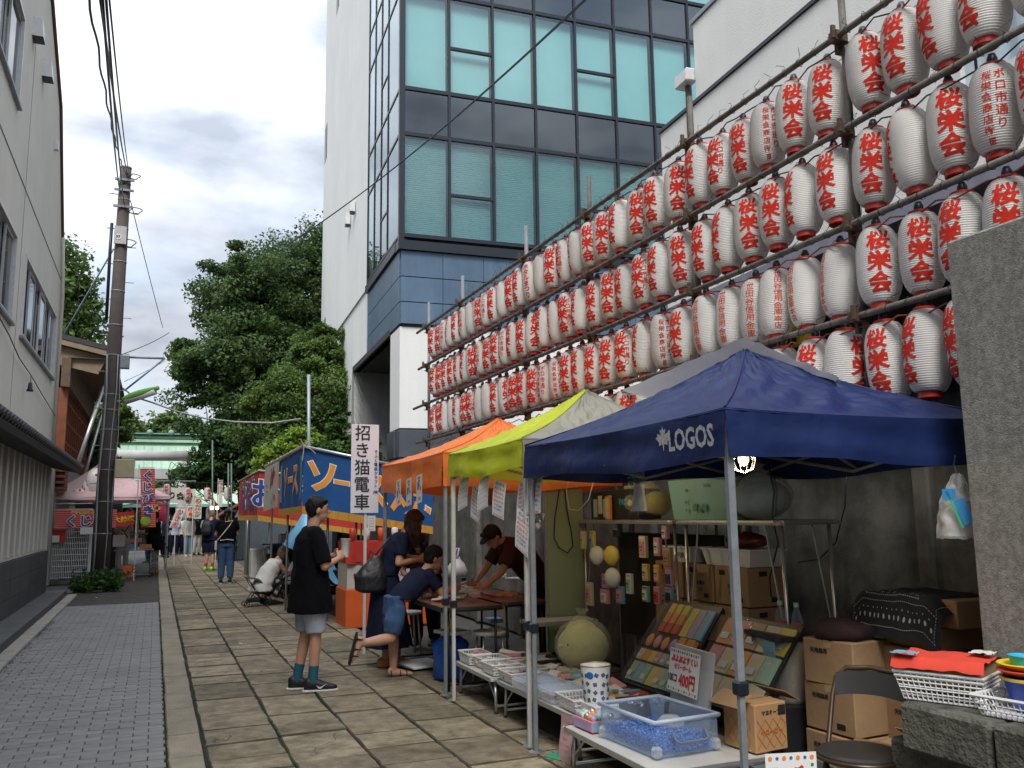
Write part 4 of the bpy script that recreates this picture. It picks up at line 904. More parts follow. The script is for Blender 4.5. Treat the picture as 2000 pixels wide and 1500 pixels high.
# festoon cables and wire ties along each pipe
for rn, z in (('top', 4.66), ('second', 4.0), ('third', 3.345), ('bottom', 2.735)):
    pts = []; y = 2.6; k = 0
    while y < 14.2: pts.append((4.13+.03*math.sin(k*2.1), y, z-.05-.035*abs(math.sin(k*1.57))-.02*rl.random())); y += .16; k += 1
    wire('festoon_cable', pts, .0055, black_metal if rn in ('top', 'second') else mat('red_cable', (.25, .03, .02), .5), f'lamp cable tied along the {rn} scaffold pipe', 'lamp cables on the scaffold')
    w = MB(); y = 2.7
    while y < 14:
        c = Vector((4.11, y, z)); a0 = rl.random()*6
        w.tube([c+Vector((.03*math.cos(a0+q), rl.uniform(-.01, .01), .03*math.sin(a0+q))) for q in (0, 1.2, 2.4, 3.6, 4.8, 6)], .0028, 4)
        w.tube([c+Vector((0, 0, .03)), c+Vector((rl.uniform(-.03, .03), rl.uniform(-.04, .04), .06)), c+Vector((rl.uniform(-.05, .05), rl.uniform(-.06, .06), .08))], .0022, 3)
        y += .157
    o = w.build('wire_ties', black_metal); o['kind'] = 'stuff'; o['label'] = f'twisted wire ties on the {rn} scaffold pipe'; o['category'] = 'wire'
# yellow notice showing between lanterns and tent
o = thing('yellow_notice', 'yellow notice board in a white frame behind the blue tent top', 'sign', at(1560, 690, 0, 4.34))
MB().box(-.01, .01, -.22, .22, -.3, .22).build('frame', white_metal, o); MB().box(-.016, -.011, -.2, .2, -.28, .2).build('panel', mat('sign_yellow', (.62, .50, .03), .5, .05), o)
decal([(text('祭', .2, .008), 0, .05)], plane((-.02, 0, 0), (0, -1, 0), (0, 0, 1))).build('lettering', ink, o)

# ---------------------------------------------------------------- canopy tents
def cloth(name, c, rough=.5, thin=.18): return mat(name, c, rough, .10, 2.2, .45, 7, thin=thin, spec=.3)
blue_c, lime_c, orange_c = cloth('blue_tent_cloth', (.009, .020, .088), .48, .05), cloth('lime_tent_cloth', (.50, .56, .02)), cloth('orange_tent_cloth', (.86, .22, .045))
white_c, greyc = cloth('white_tent_cloth', (.78, .76, .77)), cloth('grey_tent_cloth', (.30, .29, .24))
def tent(name, label, x0, x1, y0, y1, ze, zp, zv, mats, leg_m, apex=None, seed=0, near_z=0):
    t = thing(name, label, 'tent', (x0, y0, 0)); ax_, ay = apex or ((x1-x0)/2, (y1-y0)/2); wx, wy = x1-x0, y1-y0
    ap = Vector((ax_, ay, zp)); cs = [Vector((0, 0, ze)), Vector((0, wy, ze)), Vector((wx, wy, ze)), Vector((wx, 0, ze))]
    names = ['street_panel', 'far_panel', 'rear_panel', 'near_panel']
    for k in range(4):
        a, b = cs[k], cs[(k+1) % 4]
        def f(u, v, a=a, b=b, k=k):
            e = a.lerp(b, u); p = e.lerp(ap, v)
            p = p.copy(); edge = 4*u*(1-u)
            p.z += -.045*math.sin(PI*v)*(1-.3*edge)-.018*edge*(1-v)
            q_ = u-.5; wr = (1-.4*v)*(.013*nz(u*9+seed, v*3+k, seed)+.024*nz((u+v*.6)*9, (v-u*.4)*2.2, seed+k)*(.3+edge)+.016*(1-abs(nz((u-v*.5)*12+seed, v*2.5, k+5)))**6+.007*nz(u*30, v*6, k)); n_ = Vector((-(b-a).normalized().y, (b-a).normalized().x, 0)); wr *= min(1, v*7)*min(1, edge*5); p += n_*wr*.8; p.z += wr
            return p
        MB().grid(f, 64, 36).build(names[k], mats[k], t, True)
        MB().tube([f(0, i/20)+Vector((0, 0, .004)) for i in range(21)], .006, 5).build('seam', mats[k], t, True); MB().tube([f(i/30, .0)+Vector((0, 0, -.008)) for i in range(31)], .004, 4).build('hem_seam', mats[k], t, True)
        def h(u, v, a=a, b=b, k=k):
            q = a.lerp(b, u); n_ = Vector((-(b-a).normalized().y, (b-a).normalized().x, 0)); edge = 4*u*(1-u); q = q.copy()
            q += n_*(.012*v+.018*v*math.sin(u*17+k*2+seed)*(.3+edge)*.7+.008*nz(u*30, v*6, seed+k)+.006*math.sin(v*8+u*3)*edge); q.z += -.018*edge-v*(ze-zv)*(1-.10*math.sin(PI*u)*math.sin(u*6+seed)); return q
        MB().grid(h, 40, 8).build('valance', mats[k], t, True)
    for (lx, ly) in ((.03, .03), (.03, wy-.03), (wx-.03, .03), (wx-.03, wy-.03)):
        L1_, L2_ = (leg_m if lx < 1 else grey_metal), white_metal
        MB().bbox((lx, ly, (ze+.75)/2+.0), (.036, .036, ze-.75), .006).build('leg', L1_, t)
        MB().bbox((lx, ly, .40), (.028, .028, .80), .004).build('leg', L1_, t)
        MB().bbox((lx, ly, .78), (.055, .055, .06), .008).build('leg_clamp', black_metal, t)
        MB().lathe([(.05, 0), (.05, .006), (.02, .01)], 14, (lx, ly, .012)).build('foot', alu, t)
    for (a, b) in ((cs[0], cs[1]), (cs[3], cs[2]), (cs[0], cs[3]), (cs[1], cs[2])):
        ctr_ = (cs[0]+cs[2])*.5; a = a.lerp(ctr_, .04); b = b.lerp(ctr_, .04); m_ = a.lerp(b, .5); dz = Vector((0, 0, -.03)); lo = Vector((0, 0, -.215))
        MB().tube([a+dz, m_+lo], .011, 5).tube([m_+dz, a+lo], .011, 5).tube([b+dz, m_+lo], .011, 5).tube([m_+dz, b+lo], .011, 5).build('truss', mat('truss_grey', (.30, .31, .33), .45, .1, metal=.5), t)
    MB().tube([cs[0].lerp(cs[1], .5)+Vector((0, 0, -.2)), ap+Vector((0, 0, -.3)), cs[2].lerp(cs[3], .5)+Vector((0, 0, -.2))], .011, 5).tube([ap+Vector((0, 0, -.5)), ap+Vector((0, 0, -.03))], .02, 8).build('king_post', MATS['truss_grey'], t)
    return t
TX = 2.3
tb = tent('canopy_tent', 'navy blue canopy tent with a worn maple leaf logo in front of the toy stall', TX-.02, 4.07, 3.14, 5.38, 1.965, 2.435, 1.75, [blue_c, blue_c, blue_c, blue_c], grey_metal, (.86, .96), 3)
ty_ = tent('canopy_tent', 'lime green canopy tent between the orange and the blue one', TX, 4.08, 5.46, 7.10, 2.03, 2.50, 1.83, [lime_c, lime_c, greyc, greyc], mat('white_leg', (.52, .52, .50), .45, .15, 9), (.92, .84), 8)
to_ = tent('canopy_tent', 'orange canopy tent farthest up the lane of the three', TX, 4.06, 7.26, 9.48, 2.06, 2.47, 1.76, [orange_c]*4, grey_metal, (.92, 1.02), 14)
# second leaning leg pair where lime and blue tents meet is the lime tent's own leg; white sheet over the back of the blue tent
wa, wb_, wc_, wd_ = Vector((3.16, 4.13, 2.52)), at(1215, 762, 1, 5.6), at(1640, 738, 1, 3.62), Vector((3.95, 5.1, 2.05))
def sheet(u, v):
    p = wa.lerp(wb_, u*1) if False else (wa*(1-u)*(1-v)+wb_*u*(1-v)+wc_*v*(1-u)+wd_*u*v); return p+Vector((0, 0, .015*nz(u*8, v*8)))
o = MB().grid(sheet, 24, 24).build('white_tarpaulin', white_c, None, True); tag(o, 'white sheet thrown over the back slope of the navy blue tent', 'sheet')
# logo
wht = mat('faded_print', (.42, .43, .42), .7, .35, 60, col2=(.10, .13, .22), mix=(.35, .5))
leafp = [(0, 1), (.12, .62), (.36, .74), (.30, .30), (.72, .48), (.64, .22), (.92, .12), (.48, -.30), (.55, -.52), (.08, -.42), (.03, -.95), (-.03, -.95), (-.08, -.42), (-.55, -.52), (-.48, -.30), (-.92, .12), (-.64, .22), (-.72, .48), (-.30, .30), (-.36, .74), (-.12, .62)]
LP = ([(x*.072, y*.062) for x, y in leafp], [tuple(range(len(leafp)))[::-1]])
p0 = at(1335, 857, 0, 2.28); y_ = 5.38-3.14
def logo(x, y):     # sheet on the valance and lower slope, x grows towards the camera
    yy = p0.y-3.14-x; return Vector((-.034-.004*math.sin(y*9), yy, p0.z+y))
decal([(text('LOGOS', .135, .004, fx=.82), .105, -.005), (LP, -.125, .01)], logo, .03).build('logo_lettering', wht, tb)
# taped papers on the orange tent and the label on it
pr = mat('paper_white', (.72, .71, .69), .8, .03, 5)
def paper_sheet(name, label, fn, w, h, items, m=pr, group=None, cat='notice'):
    t = thing(name, label, cat, fn(0, 0), 0, group); o_ = Vector(fn(0, 0)); f2 = lambda x, y: fn(x, y)-o_
    nx = max(4, int(w/.03)); ny = max(4, int(h/.03))
    MB().grid(lambda u, v: f2((u-.5)*w, (v-.5)*h), nx, ny).build('sheet', m, t, True)
    for mm, its in items:
        its = [i for i in its if i[0][0]]
        if its: decal(its, lambda x, y: f2(x, y)+(Vector(f2(.02, 0))-Vector(f2(-.02, 0))).cross(Vector(f2(0, .02))-Vector(f2(0, -.02))).normalized()*.0022, .04).build('print', mm, t)
    return t
green_ink = mat('green_ink', (.03, .22, .08), .6, 0); blue_ink = mat('blue_ink', (.05, .10, .42), .6, 0); pink_ink = mat('pink_ink', (.62, .12, .16), .6, 0); grey_ink = mat('grey_ink', (.15, .15, .15), .6, 0); orange_ink = mat('orange_ink', (.75, .25, .02), .6, 0); yel_ink = mat('yellow_ink', (.75, .55, .03), .6, 0)
for k, (u, lb_) in enumerate(((778, 'leftmost of three flyers taped to the orange tent'), (799, 'middle one of three flyers taped to the orange tent'), (820, 'rightmost of three flyers taped to the orange tent'))):
    c = at(u, 962 if k < 2 else 957, 0, 2.26)
    fn = lambda x, y, c=c, k=k: Vector((2.262-.004*k, c.y-x, c.z+y+.006*k+.1*x))
    its = [(grey_ink, [(text(s, .028, .001), -.0, .10-.034*j) for j, s in enumerate(('招き猫', '電車', '公開'))]+[(rect(.04, .07), -.035, -.01+.02*k), (rect(.035, .03), .04, .0)]), (pink_ink, [(text('800円', .03, .001), .01, -.09)])]
    paper_sheet('flyer', lb_+' valance', fn, .19, .26, its, group='flyers on the orange tent')
# price lists hanging below the lime tent
lst = [(902, 962, 'green', 0), (920, 985, 'red', 0), (945, 962, 'green', 0), (975, 975, 'red', 0), (1012, 975, 'red', 0), (1040, 965, 'red', 1), (1024, 1040, 'red', 2)]
nmz = ['first price list from the left under the lime tent, green heading over six boxes', 'second price list under the lime tent, red lines, hanging tilted', 'third list under the lime tent with green heading and boxes', 'fourth price list under the lime tent in red and blue lines', 'fifth list under the lime tent close beside the grey blue leg', 'large flat price list right of the blue tent corner leg', 'lowest price list, curled, hanging behind the blue tent leg']
for k, (u, v, ty, q) in enumerate(lst):
    c = at(u, v, 0, 2.32); ang = [-14, 22, -16, 14, -8, -4, 24][k]; s_ = [.22, .20, .22, .22, .22, .23, .21][k]
    def fn(x, y, c=c, ang=ang, k=k):
        a = R(ang); x2 = x*math.cos(a)-y*math.sin(a)*0; return Vector((2.325+.03*math.sin(k*1.9)+.05*(x*math.sin(R(40)))+(.35*(y+.13)**2), c.y-x, c.z+y+math.tan(R(-ang))*x*.8))
    its = []
    if ty == 'green':
        its = [(green_ink, [(text('スーパーボール', .024, .001), 0, .10)]), (grey_ink, [(rect(.055, .002), -.05+.055*i, .075-.075*j) for i in range(3) for j in range(3)]+[(rect(.002, .15), -.078+.052*i, 0) for i in range(4)]+[(text('100円', .014), -.05+.052*i, .03-.07*j) for i in range(3) for j in range(2)])]
    else:
        its = [(pink_ink, [(text(f'{n_}コ入り ボール', .0225, .0008), 0, .075-.030*i) for i, n_ in enumerate((50, 40, 30, 20))]), (blue_ink, [(text('サービスおまけ', .020, .0006), 0, -.045), (text('ミニゴムボール', .020, .0006), 0, -.072)]), (green_ink, [(text('ゼリーボール', .026, .001), 0, .108)])]
    its.append((orange_ink, [(disc(.006, 8), -.08+.04*i, -.118) for i in range(5)])); its.append((blue_ink, [(disc(.006, 8), -.06+.04*i, -.118) for i in range(4)])); its.append((pink_ink, [(disc(.005, 8), .088, -.10+.045*i) for i in range(5)]))
    paper_sheet('price_list', nmz[k], fn, s_, .26, its, group='price lists under the lime tent')
# white board sign 招き猫電車 on its stick
sp = at(713, 915, 1, 9.75)
sgn = thing('vertical_signboard', 'tall white signboard with large black brush characters left of the orange tent', 'sign', (sp.x, 9.75, 0), 0)
W_, H_ = at(741, 915, 1, 9.75).x-at(687, 915, 1, 9.75).x, at(713, 830, 1, 9.75).z-at(713, 1003, 1, 9.75).z
MB().bbox((0, .01, sp.z), (W_, .012, H_), .003).build('board', mat('board_white', (.74, .72, .76), .5, .02, 3), sgn)
pl = plane((0, 0, sp.z), (1, 0, 0), (0, 0, 1), 0)
fl = lambda x, y: pl(x, y)+Vector((0, -.001, 0))
decal([(text(c, .185, .0015), -.032, H_*(.405-.195*i)) for i, c in enumerate('招き猫電車')], fl).build('lettering', ink, sgn)
decal([(text(c, .045, .0006), .125, H_*.19-.0485*i) for i, c in enumerate('そふと電鉄クラフト')]+[(text('(株)', .04, .0006), .125, H_*.19-.0485*9.4)], fl).build('small_lettering', ink, sgn)
MB().box(-.0, .03, .02, .045, .0, sp.z-.3).build('stick', white_metal, sgn); MB().box(.035, .125, .0, .01, sp.z-H_/2-.2, sp.z-H_/2-.03).build('small_notice', pr, sgn)
for k in range(5): decal([(rect(.06, .004), .08, sp.z*0-H_/2-.06-.03*k)], fl).build('print_line', grey_ink, sgn)
# ---------------------------------------------------------------- people
V3 = Vector
def remeshed(name, mb, m, vox, smooth=3, wr=0, wf=9, parent=None, sd=0, wz=.45):
    me = bpy.data.meshes.new('r'); me.from_pydata(mb.v, [], mb.f); me.update()
    bm = bmesh.new(); bm.from_mesh(me); bmesh.ops.recalc_face_normals(bm, faces=bm.faces[:]); bm.to_mesh(me); bm.free()
    o = bpy.data.objects.new('r', me); COL.objects.link(o)
    r_ = o.modifiers.new('r', 'REMESH'); r_.mode = 'VOXEL'; r_.voxel_size = vox
    if smooth: s_ = o.modifiers.new('s', 'SMOOTH'); s_.factor = .5; s_.iterations = smooth
    out = modmesh(o); out.name = name; bpy.data.meshes.remove(me)
    out.shade_smooth()
    if wr:
        n = len(out.vertices); co = np.empty(n*3); no = np.empty(n*3); out.vertices.foreach_get('co', co); out.vertices.foreach_get('normal', no)
        co = co.reshape(-1, 3); no = no.reshape(-1, 3)
        d = np.array([noise.noise((c[0]*wf+sd, c[1]*wf, c[2]*wf*wz))+.5*noise.noise((c[0]*wf*2.2+c[2]*9, c[1]*wf*2, c[2]*wf*1.1+sd)) for c in co])
        co += no*(d*wr)[:, None]; out.vertices.foreach_set('co', co.ravel()); out.update()
    out.materials.clear(); out.materials.append(m)
    return link(name, out, parent)
def cap(mb, p, q, r0, r1, seg=12):
    p, q = V3(p), V3(q); mb.tube([p, p.lerp(q, .5), q], [r0, (r0+r1)/2*1.02, r1], seg); mb.ell(p, (r0*.99,)*3, 12, 8); mb.ell(q, (r1*.99,)*3, 12, 8); return mb
def loft(mb, rings, seg=22):
    """rings: (centre, half width vector, half depth vector)"""
    k = len(mb.v)
    for c, a, b in rings:
        c, a, b = V3(c), V3(a), V3(b)
        for j in range(seg):
            q = 2*PI*j/seg; cx, sx = math.cos(q), math.sin(q)
            mb.v.append(tuple(c+a*math.copysign(abs(cx)**.85, cx)+b*math.copysign(abs(sx)**.85, sx)))
    for i in range(len(rings)-1):
        for j in range(seg): a0 = k+i*seg+j; a1 = k+i*seg+(j+1) % seg; mb.f.append((a0, a1, a1+seg, a0+seg))
    mb.f.append(tuple(range(k, k+seg))[::-1]); e = k+(len(rings)-1)*seg; mb.f.append(tuple(range(e, e+seg))); return mb
def hand(mb, wr, d, pn, side, curl=25, s=1.0):
    """five fingers: d hand direction, pn palm normal, side +1 when the thumb lies along pn x d"""
    d, pn = V3(d).normalized(), V3(pn).normalized(); lat = pn.cross(d).normalized()*side; wr = V3(wr)
    loft(mb, [(wr, lat*.024*s, pn*.019*s), (wr+d*.03*s, lat*.034*s, pn*.017*s), (wr+d*.075*s, lat*.040*s, pn*.013*s), (wr+d*.088*s, lat*.036*s, pn*.010*s)], 14)
    for k, (lx, L_) in enumerate(((.030, .066), (.010, .076), (-.010, .070), (-.029, .055))):
        b = wr+d*.078*s+lat*lx*s; pts = [b-d*.012*s, b]; dd = d.copy()
        for seg_ in (.45, .32, .23):
            dd = Matrix.Rotation(R(curl*(1+.15*k)), 3, lat*side) @ dd if side > 0 else Matrix.Rotation(R(-curl*(1+.15*k)), 3, -lat*side*-1) @ dd
            b = b+dd*L_*seg_*s; pts.append(b)
        mb.tube(pts, [.0098*s, .0098*s, .009*s, .0085*s, .0072*s], 9)
    b = wr+d*.022*s+lat*.022*s; t1 = (lat*.8+d*.75+pn*.35).normalized(); t2 = (lat*.25+d*.9+pn*.45).normalized()
    mb.tube([b-t1*.01, b+t1*.034*s, b+t1*.034*s+t2*.028*s, b+t1*.034*s+t2*.046*s], [.014*s, .0115*s, .0105*s, .008*s], 9)
STAND = dict(pel=(0, 0, .93), chest=(0, .01, 1.22), neck=(0, 0, 1.42), head=(0, .02, 1.575), hd=(0, 1, -.05),
             shL=(-.17, 0, 1.375), shR=(.17, 0, 1.375), elL=(-.215, -.02, 1.10), elR=(.215, -.02, 1.10), wrL=(-.21, .06, .87), wrR=(.21, .06, .87),
             hipL=(-.085, 0, .90), hipR=(.085, 0, .90), knL=(-.095, .02, .49), knR=(.095, .02, .49), anL=(-.10, -.02, .09), anR=(.10, -.02, .09), ftL=(0, 1, 0), ftR=(0, 1, 0), hcL=None, hcR=None)
def person(label, loc, rz, pose=None, top=black_cloth, sleeve=.62, hem=.80, bottom=None, bmat_=None, blen=.5, hair='short', hmat=hair_m, shoe=None, sock=None, sole=None, vox=.011, scale=1., fat=1., skirt=None, curlL=28, curlR=28, group=None, hat=None, torso_w=1., fluff=1.12, face=True, wr=.006, skin_=skin):
    t = thing('person', label, 'person', loc, rz, group); t.scale = (scale,)*3
    J = dict(STAND); J.update(pose or {}); P_ = {k: (V3(v) if v is not None else None) for k, v in J.items()}
    B = MB(); up = (P_['neck']-P_['pel']).normalized(); rt_ = (P_['shR']-P_['shL']).normalized(); fw = up.cross(rt_).normalized()
    hr = (P_['hipR']-P_['hipL']).normalized(); hf = V3((0, 0, 1)).cross(hr).normalized(); pel, ch, ne, hd = P_['pel'], P_['chest'], P_['neck'], P_['head']
    f = fat
    loft(B, [(pel-V3((0, 0, .06)), hr*.13*f, hf*.085*f), (pel+V3((0, 0, .02)), hr*.155*f, hf*.105*f), (pel.lerp(ch, .4), rt_*.128*f, fw*.092*f), (pel.lerp(ch, .9), rt_*.150*f, fw*.108*f), (ch.lerp(ne, .45), rt_*.155*f, fw*.098*f), (ch.lerp(ne, .85), rt_*.10, fw*.065)])
    for s_ in 'LR':
        sh, el, w_, hp, kn, an = (P_[k+s_] for k in ('sh', 'el', 'wr', 'hip', 'kn', 'an'))
        cap(B, ch.lerp(ne, .62), sh, .055, .052); cap(B, sh, el, .048*f, .037); cap(B, el, w_, .038, .0235)
        cap(B, hp, kn, .082*f, .052); cap(B, kn, kn.lerp(an, .38), .050, .051); cap(B, kn.lerp(an, .33), an, .052, .034)
        d = (w_-el).normalized() if P_['hc'+s_] is None else P_['hc'+s_].normalized()
        inner = (V3((0, 0, 0))+(-rt_ if s_ == 'R' else rt_)); pn = (inner-d*inner.dot(d)).normalized()
        hand(B, w_-d*.01, d, pn, -1 if s_ == 'R' else 1, curlL if s_ == 'L' else curlR)
        ft = P_['ft'+s_].normalized(); fu = (V3((0, 0, 1)) if abs(ft.z) < .6 else hf); sd_ = ft.cross(fu).normalized(); fu = sd_.cross(ft)
        loft(B, [(an-ft*.055-fu*.035, sd_*.026, fu*.026), (an-ft*.03-fu*.03, sd_*.034, fu*.045), (an+ft*.06-fu*.042, sd_*.040, fu*.032), (an+ft*.14-fu*.058, sd_*.045, fu*.020), (an+ft*.185-fu*.062, sd_*.030, fu*.013)], 12)
    # head
    h = P_['hd'].normalized(); hx = h.cross(V3((0, 0, 1))).normalized(); hu = hx.cross(h); Mh = Matrix((hx, h, hu)).transposed()
    cap(B, ne-up*.03, hd-h*.015-hu*.05, .054, .050)
    B.ell(hd+hu*.015, (.074, .092, .100), 20, 14, Mh); B.ell(hd+h*.022-hu*.048, (.055, .066, .066), 16, 10, Mh); B.ell(hd+h*.062-hu*.092, (.026, .022, .020), 12, 8, Mh)
    if face:
        B.tube([hd+h*.082+hu*.012, hd+h*.106-hu*.026, hd+h*.084-hu*.036], [.008, .013, .010], 8); B.ell(hd+h*.085-hu*.062, (.021, .011, .010), 10, 6, Mh)
        for s_ in (-1, 1):
            B.ell(hd+hx*.075*s_-h*.008-hu*.012, (.010, .019, .030), 10, 8, Mh); B.ell(hd+hx*.033*s_+h*.072+hu*.024, (.018, .010, .008), 8, 6, Mh)
    remeshed('body', B, skin_, min(vox, .0085) if vox < .012 else vox, 3, parent=t)
    if face:
        for s_ in (-1, 1):
            MB().ell(hd+hx*.031*s_+h*.080+hu*.006, (.013, .006, .0055), 10, 6, Mh).build('eye', hair_m, t, True)
            MB().tube([hd+hx*.048*s_+h*.072+hu*.026, hd+hx*.030*s_+h*.086+hu*.031, hd+hx*.016*s_+h*.088+hu*.027], .0032, 5).build('eyebrow', hmat, t)
        MB().ell(hd+h*.0945-hu*.061, (.018, .004, .0035), 10, 6, Mh).build('mouth', mat('lips', (.40, .13, .10), .5, .05), t, True)
    # hair
    Hh_ = MB()
    if hair != 'none':
        Hh_.ell(hd+hu*.034-h*.014, (.083, .097, .096), 20, 14, Mh); Hh_.ell(hd-h*.036-hu*.0, (.078, .066, .082), 16, 12, Mh)
        for q in range(-3, 4): Hh_.ell(hd+hu*.075+h*.055+hx*.02*q, (.016, .030, .022 if hair == 'short' else .03), 8, 6, Mh)
        if hair in ('long', 'bob'):
            L_ = .26 if hair == 'long' else .14
            for q in range(-5, 6):
                a = R(q*24); dirn = -h*math.cos(a)+hx*math.sin(a); k0 = hd+dirn*.075+hu*.01; Hh_.tube([k0, k0+dirn*.018-V3((0, 0, L_*.5)), k0-dirn*.012-V3((0, 0, L_))], [.034, .032, .014], 8)
        if hair == 'bun': Hh_.ell(hd-h*.10+hu*.035, (.045, .04, .045)); Hh_.tube([hd-h*.1, hd-h*.125-V3((0, 0, .1)), hd-h*.10-V3((0, 0, .24))], [.03, .035, .012], 8)
        if hair == 'pony': Hh_.tube([hd-h*.08+hu*.05, hd-h*.12+hu*.03, hd-h*.13-V3((0, 0, .10)), hd-h*.10-V3((0, 0, .22))], [.03, .035, .035, .01], 8)
        remeshed('hair', Hh_, hmat, max(.008, vox*.8), 1, .008, 34, t, wz=.5)
    if hat: hat(t, hd, h, hx, hu, Mh)
    # top
    T_ = MB(); fl_ = fluff
    hz = V3((0, 0, 1)); hemp = pel+(ne-pel)*((hem-pel.z)/max(.1, (ne.z-pel.z))) if hem > pel.z else V3((pel.x, pel.y, hem))
    tw = torso_w
    rings = []
    if hem < pel.z: rings += [(hemp, hr*.185*f*fl_*tw, hf*.135*f*fl_*tw), (V3((pel.x, pel.y, (hem+pel.z)/2)), hr*.182*f*fl_*tw, hf*.13*f*fl_*tw)]
    rings += [(pel+V3((0, 0, .04)) if hem < pel.z else hemp, hr*.168*f*fl_*tw, hf*.118*f*fl_*tw), (pel.lerp(ch, .45), rt_*.158*f*fl_*tw, fw*.115*f*fl_), (pel.lerp(ch, .95), rt_*.162*f*fl_, fw*.122*f*fl_), (ch.lerp(ne, .45), rt_*.168*f*fl_, fw*.110*f*fl_), (ch.lerp(ne, .80), rt_*.13*f, fw*.080*fl_), (ch.lerp(ne, .96), rt_*.068, fw*.062)]
    loft(T_, rings)
    for s_ in 'LR':
        sh, el, w_ = (P_[k+s_] for k in ('sh', 'el', 'wr')); cap(T_, ch.lerp(ne, .60), sh, .074*f, .070*f)
        if sleeve > 0:
            e = sh.lerp(el, min(1, sleeve)); T_.tube([sh, sh.lerp(e, .5), e], [.068*f, .064*f*fl_, .060*f*fl_], 14)
            if sleeve > 1: e2 = el.lerp(w_, sleeve-1); T_.ell(el, (.055*f,)*3); T_.tube([el, e2], [.053*f, .042*f], 12)
    remeshed('shirt', T_, top, vox, 2, wr, 9, t, sd=loc[0]*3)
    # bottoms
    if bottom:
        Q = MB(); bm__ = bmat_ or black_cloth
        if bottom in ('shorts', 'trousers'):
            loft(Q, [(pel-V3((0, 0, .10)), hr*.165*f, hf*.118*f), (pel+V3((0, 0, .08)), hr*.165*f, hf*.115*f)])
            for s_ in 'LR':
                hp, kn, an = (P_[k+s_] for k in ('hip', 'kn', 'an')); wide = 1.22 if bottom == 'shorts' else 1.1
                if blen <= 1: e = hp.lerp(kn, blen); Q.tube([hp+(hp-kn).normalized()*.03, hp.lerp(e, .5), e], [.098*f, .094*f*wide, .088*f*wide*lerp(1, .82, blen)], 16)
                else: Q.tube([hp, hp.lerp(kn, .5), kn, kn.lerp(an, .5), kn.lerp(an, min(1.02, (blen-1)))], [.098*f, .092*f, .073*f*wide, .066*wide*f, .062*wide], 16); Q.ell(kn, (.074*f,)*3)
            remeshed(bottom, Q, bm__, vox, 2, wr*.8, 11, t, sd=5+loc[0])
        elif bottom == 'skirt':
            k0, z0_ = skirt; c0 = pel+V3((0, 0, .1)); c1 = (P_['knL']+P_['knR'])*.5; c1.z = z0_
            pr_ = []
            g_ = lambda u, v: (lambda a, c: c+hr*math.cos(a)*(lerp(.135, k0, v**.7)*(1+v*.07*math.sin(a*9)+v*.05*math.sin(a*14+1)))+hf*math.sin(a)*(lerp(.105, k0*.85, v**.7)*(1+v*.08*math.sin(a*9+.5))))(u*2*PI, c0.lerp(c1, v))
            MB().grid(g_, 72, 14).build('skirt', bm__, t, True)
    # footwear
    for s_ in 'LR':
        an = P_['an'+s_]; ft = P_['ft'+s_].normalized(); fu = (V3((0, 0, 1)) if abs(ft.z) < .6 else hf); sd_ = ft.cross(fu).normalized(); fu = sd_.cross(ft)
        if sock: kn = P_['kn'+s_]; Sk = MB().tube([an+(kn-an).normalized()*.13, an+(kn-an).normalized()*.06, an-fu*.02], [.046, .043, .045], 14); Sk.ell(an-fu*.02, (.043,)*3); remeshed('sock', Sk, sock, max(.008, vox*.8), 1, .002, 40, t)
        if shoe:
            Sh = MB(); loft(Sh, [(an-ft*.075-fu*.035, sd_*.026, fu*.040), (an-ft*.045-fu*.025, sd_*.040, fu*.055), (an+ft*.03-fu*.032, sd_*.043, fu*.050), (an+ft*.11-fu*.050, sd_*.049, fu*.032), (an+ft*.18-fu*.060, sd_*.042, fu*.022), (an+ft*.21-fu*.064, sd_*.022, fu*.012)], 16)
            so_ = remeshed('shoe', Sh, shoe, max(.007, vox*.7), 2, parent=t)
            if sole:
                Sl = MB(); loft(Sl, [(an+ft*q-fu*(.085-.0*q), sd_*w_, fu*.012) for q, w_ in ((-.09, .020), (-.06, .040), (.03, .045), (.12, .052), (.19, .044), (.22, .02))], 16); remeshed('sole', Sl, sole, max(.007, vox*.7), 1, parent=so_)
    return t
denim = mat('blue_denim', (.035, .085, .19), .9, .25, 12, .3, 90); denim_l = mat('light_denim', (.20, .30, .42), .9, .2, 12)
shorts_g = mat('blue_grey_shorts', (.36, .40, .48), .8, .08, 5, .3, 14); navy = mat('navy_cloth', (.008, .012, .032), .9, .15, 10, .4, 16, spec=.2)
white_t = mat('white_cloth', (.62, .61, .57), .85, .06, 6, .4, 14); teal_s = mat('teal_sock', (.015, .10, .14), .9, .1, 30)
black_sh = mat('black_shoe', (.012, .012, .014), .5, .1); white_sole = mat('white_sole', (.62, .62, .60), .6, .05); tan_sh = mat('tan_sandal', (.30, .12, .04), .6, .15)
brown_c = mat('dark_brown_shirt', (.05, .016, .01), .85, .2, 6, .4, 14); maroon = mat('maroon_shirt', (.07, .012, .02), .85, .15, 6, .4, 14)
hair_b = mat('brown_hair', (.05, .022, .012), .5, .3, 30, .5, 160, stretch=(1, 1, .2)); hair_g = mat('ash_brown_hair', (.13, .085, .05), .6, .3, 30, .5, 150, stretch=(1, 1, .2))
green_sh = mat('neon_green_shoe', (.35, .75, .06), .5, .1); straw = mat('straw_hat', (.26, .17, .08), .9, .25, 30, .4, 90)
paper_cup = mat('paper_cup', (.60, .60, .55), .6, .03)

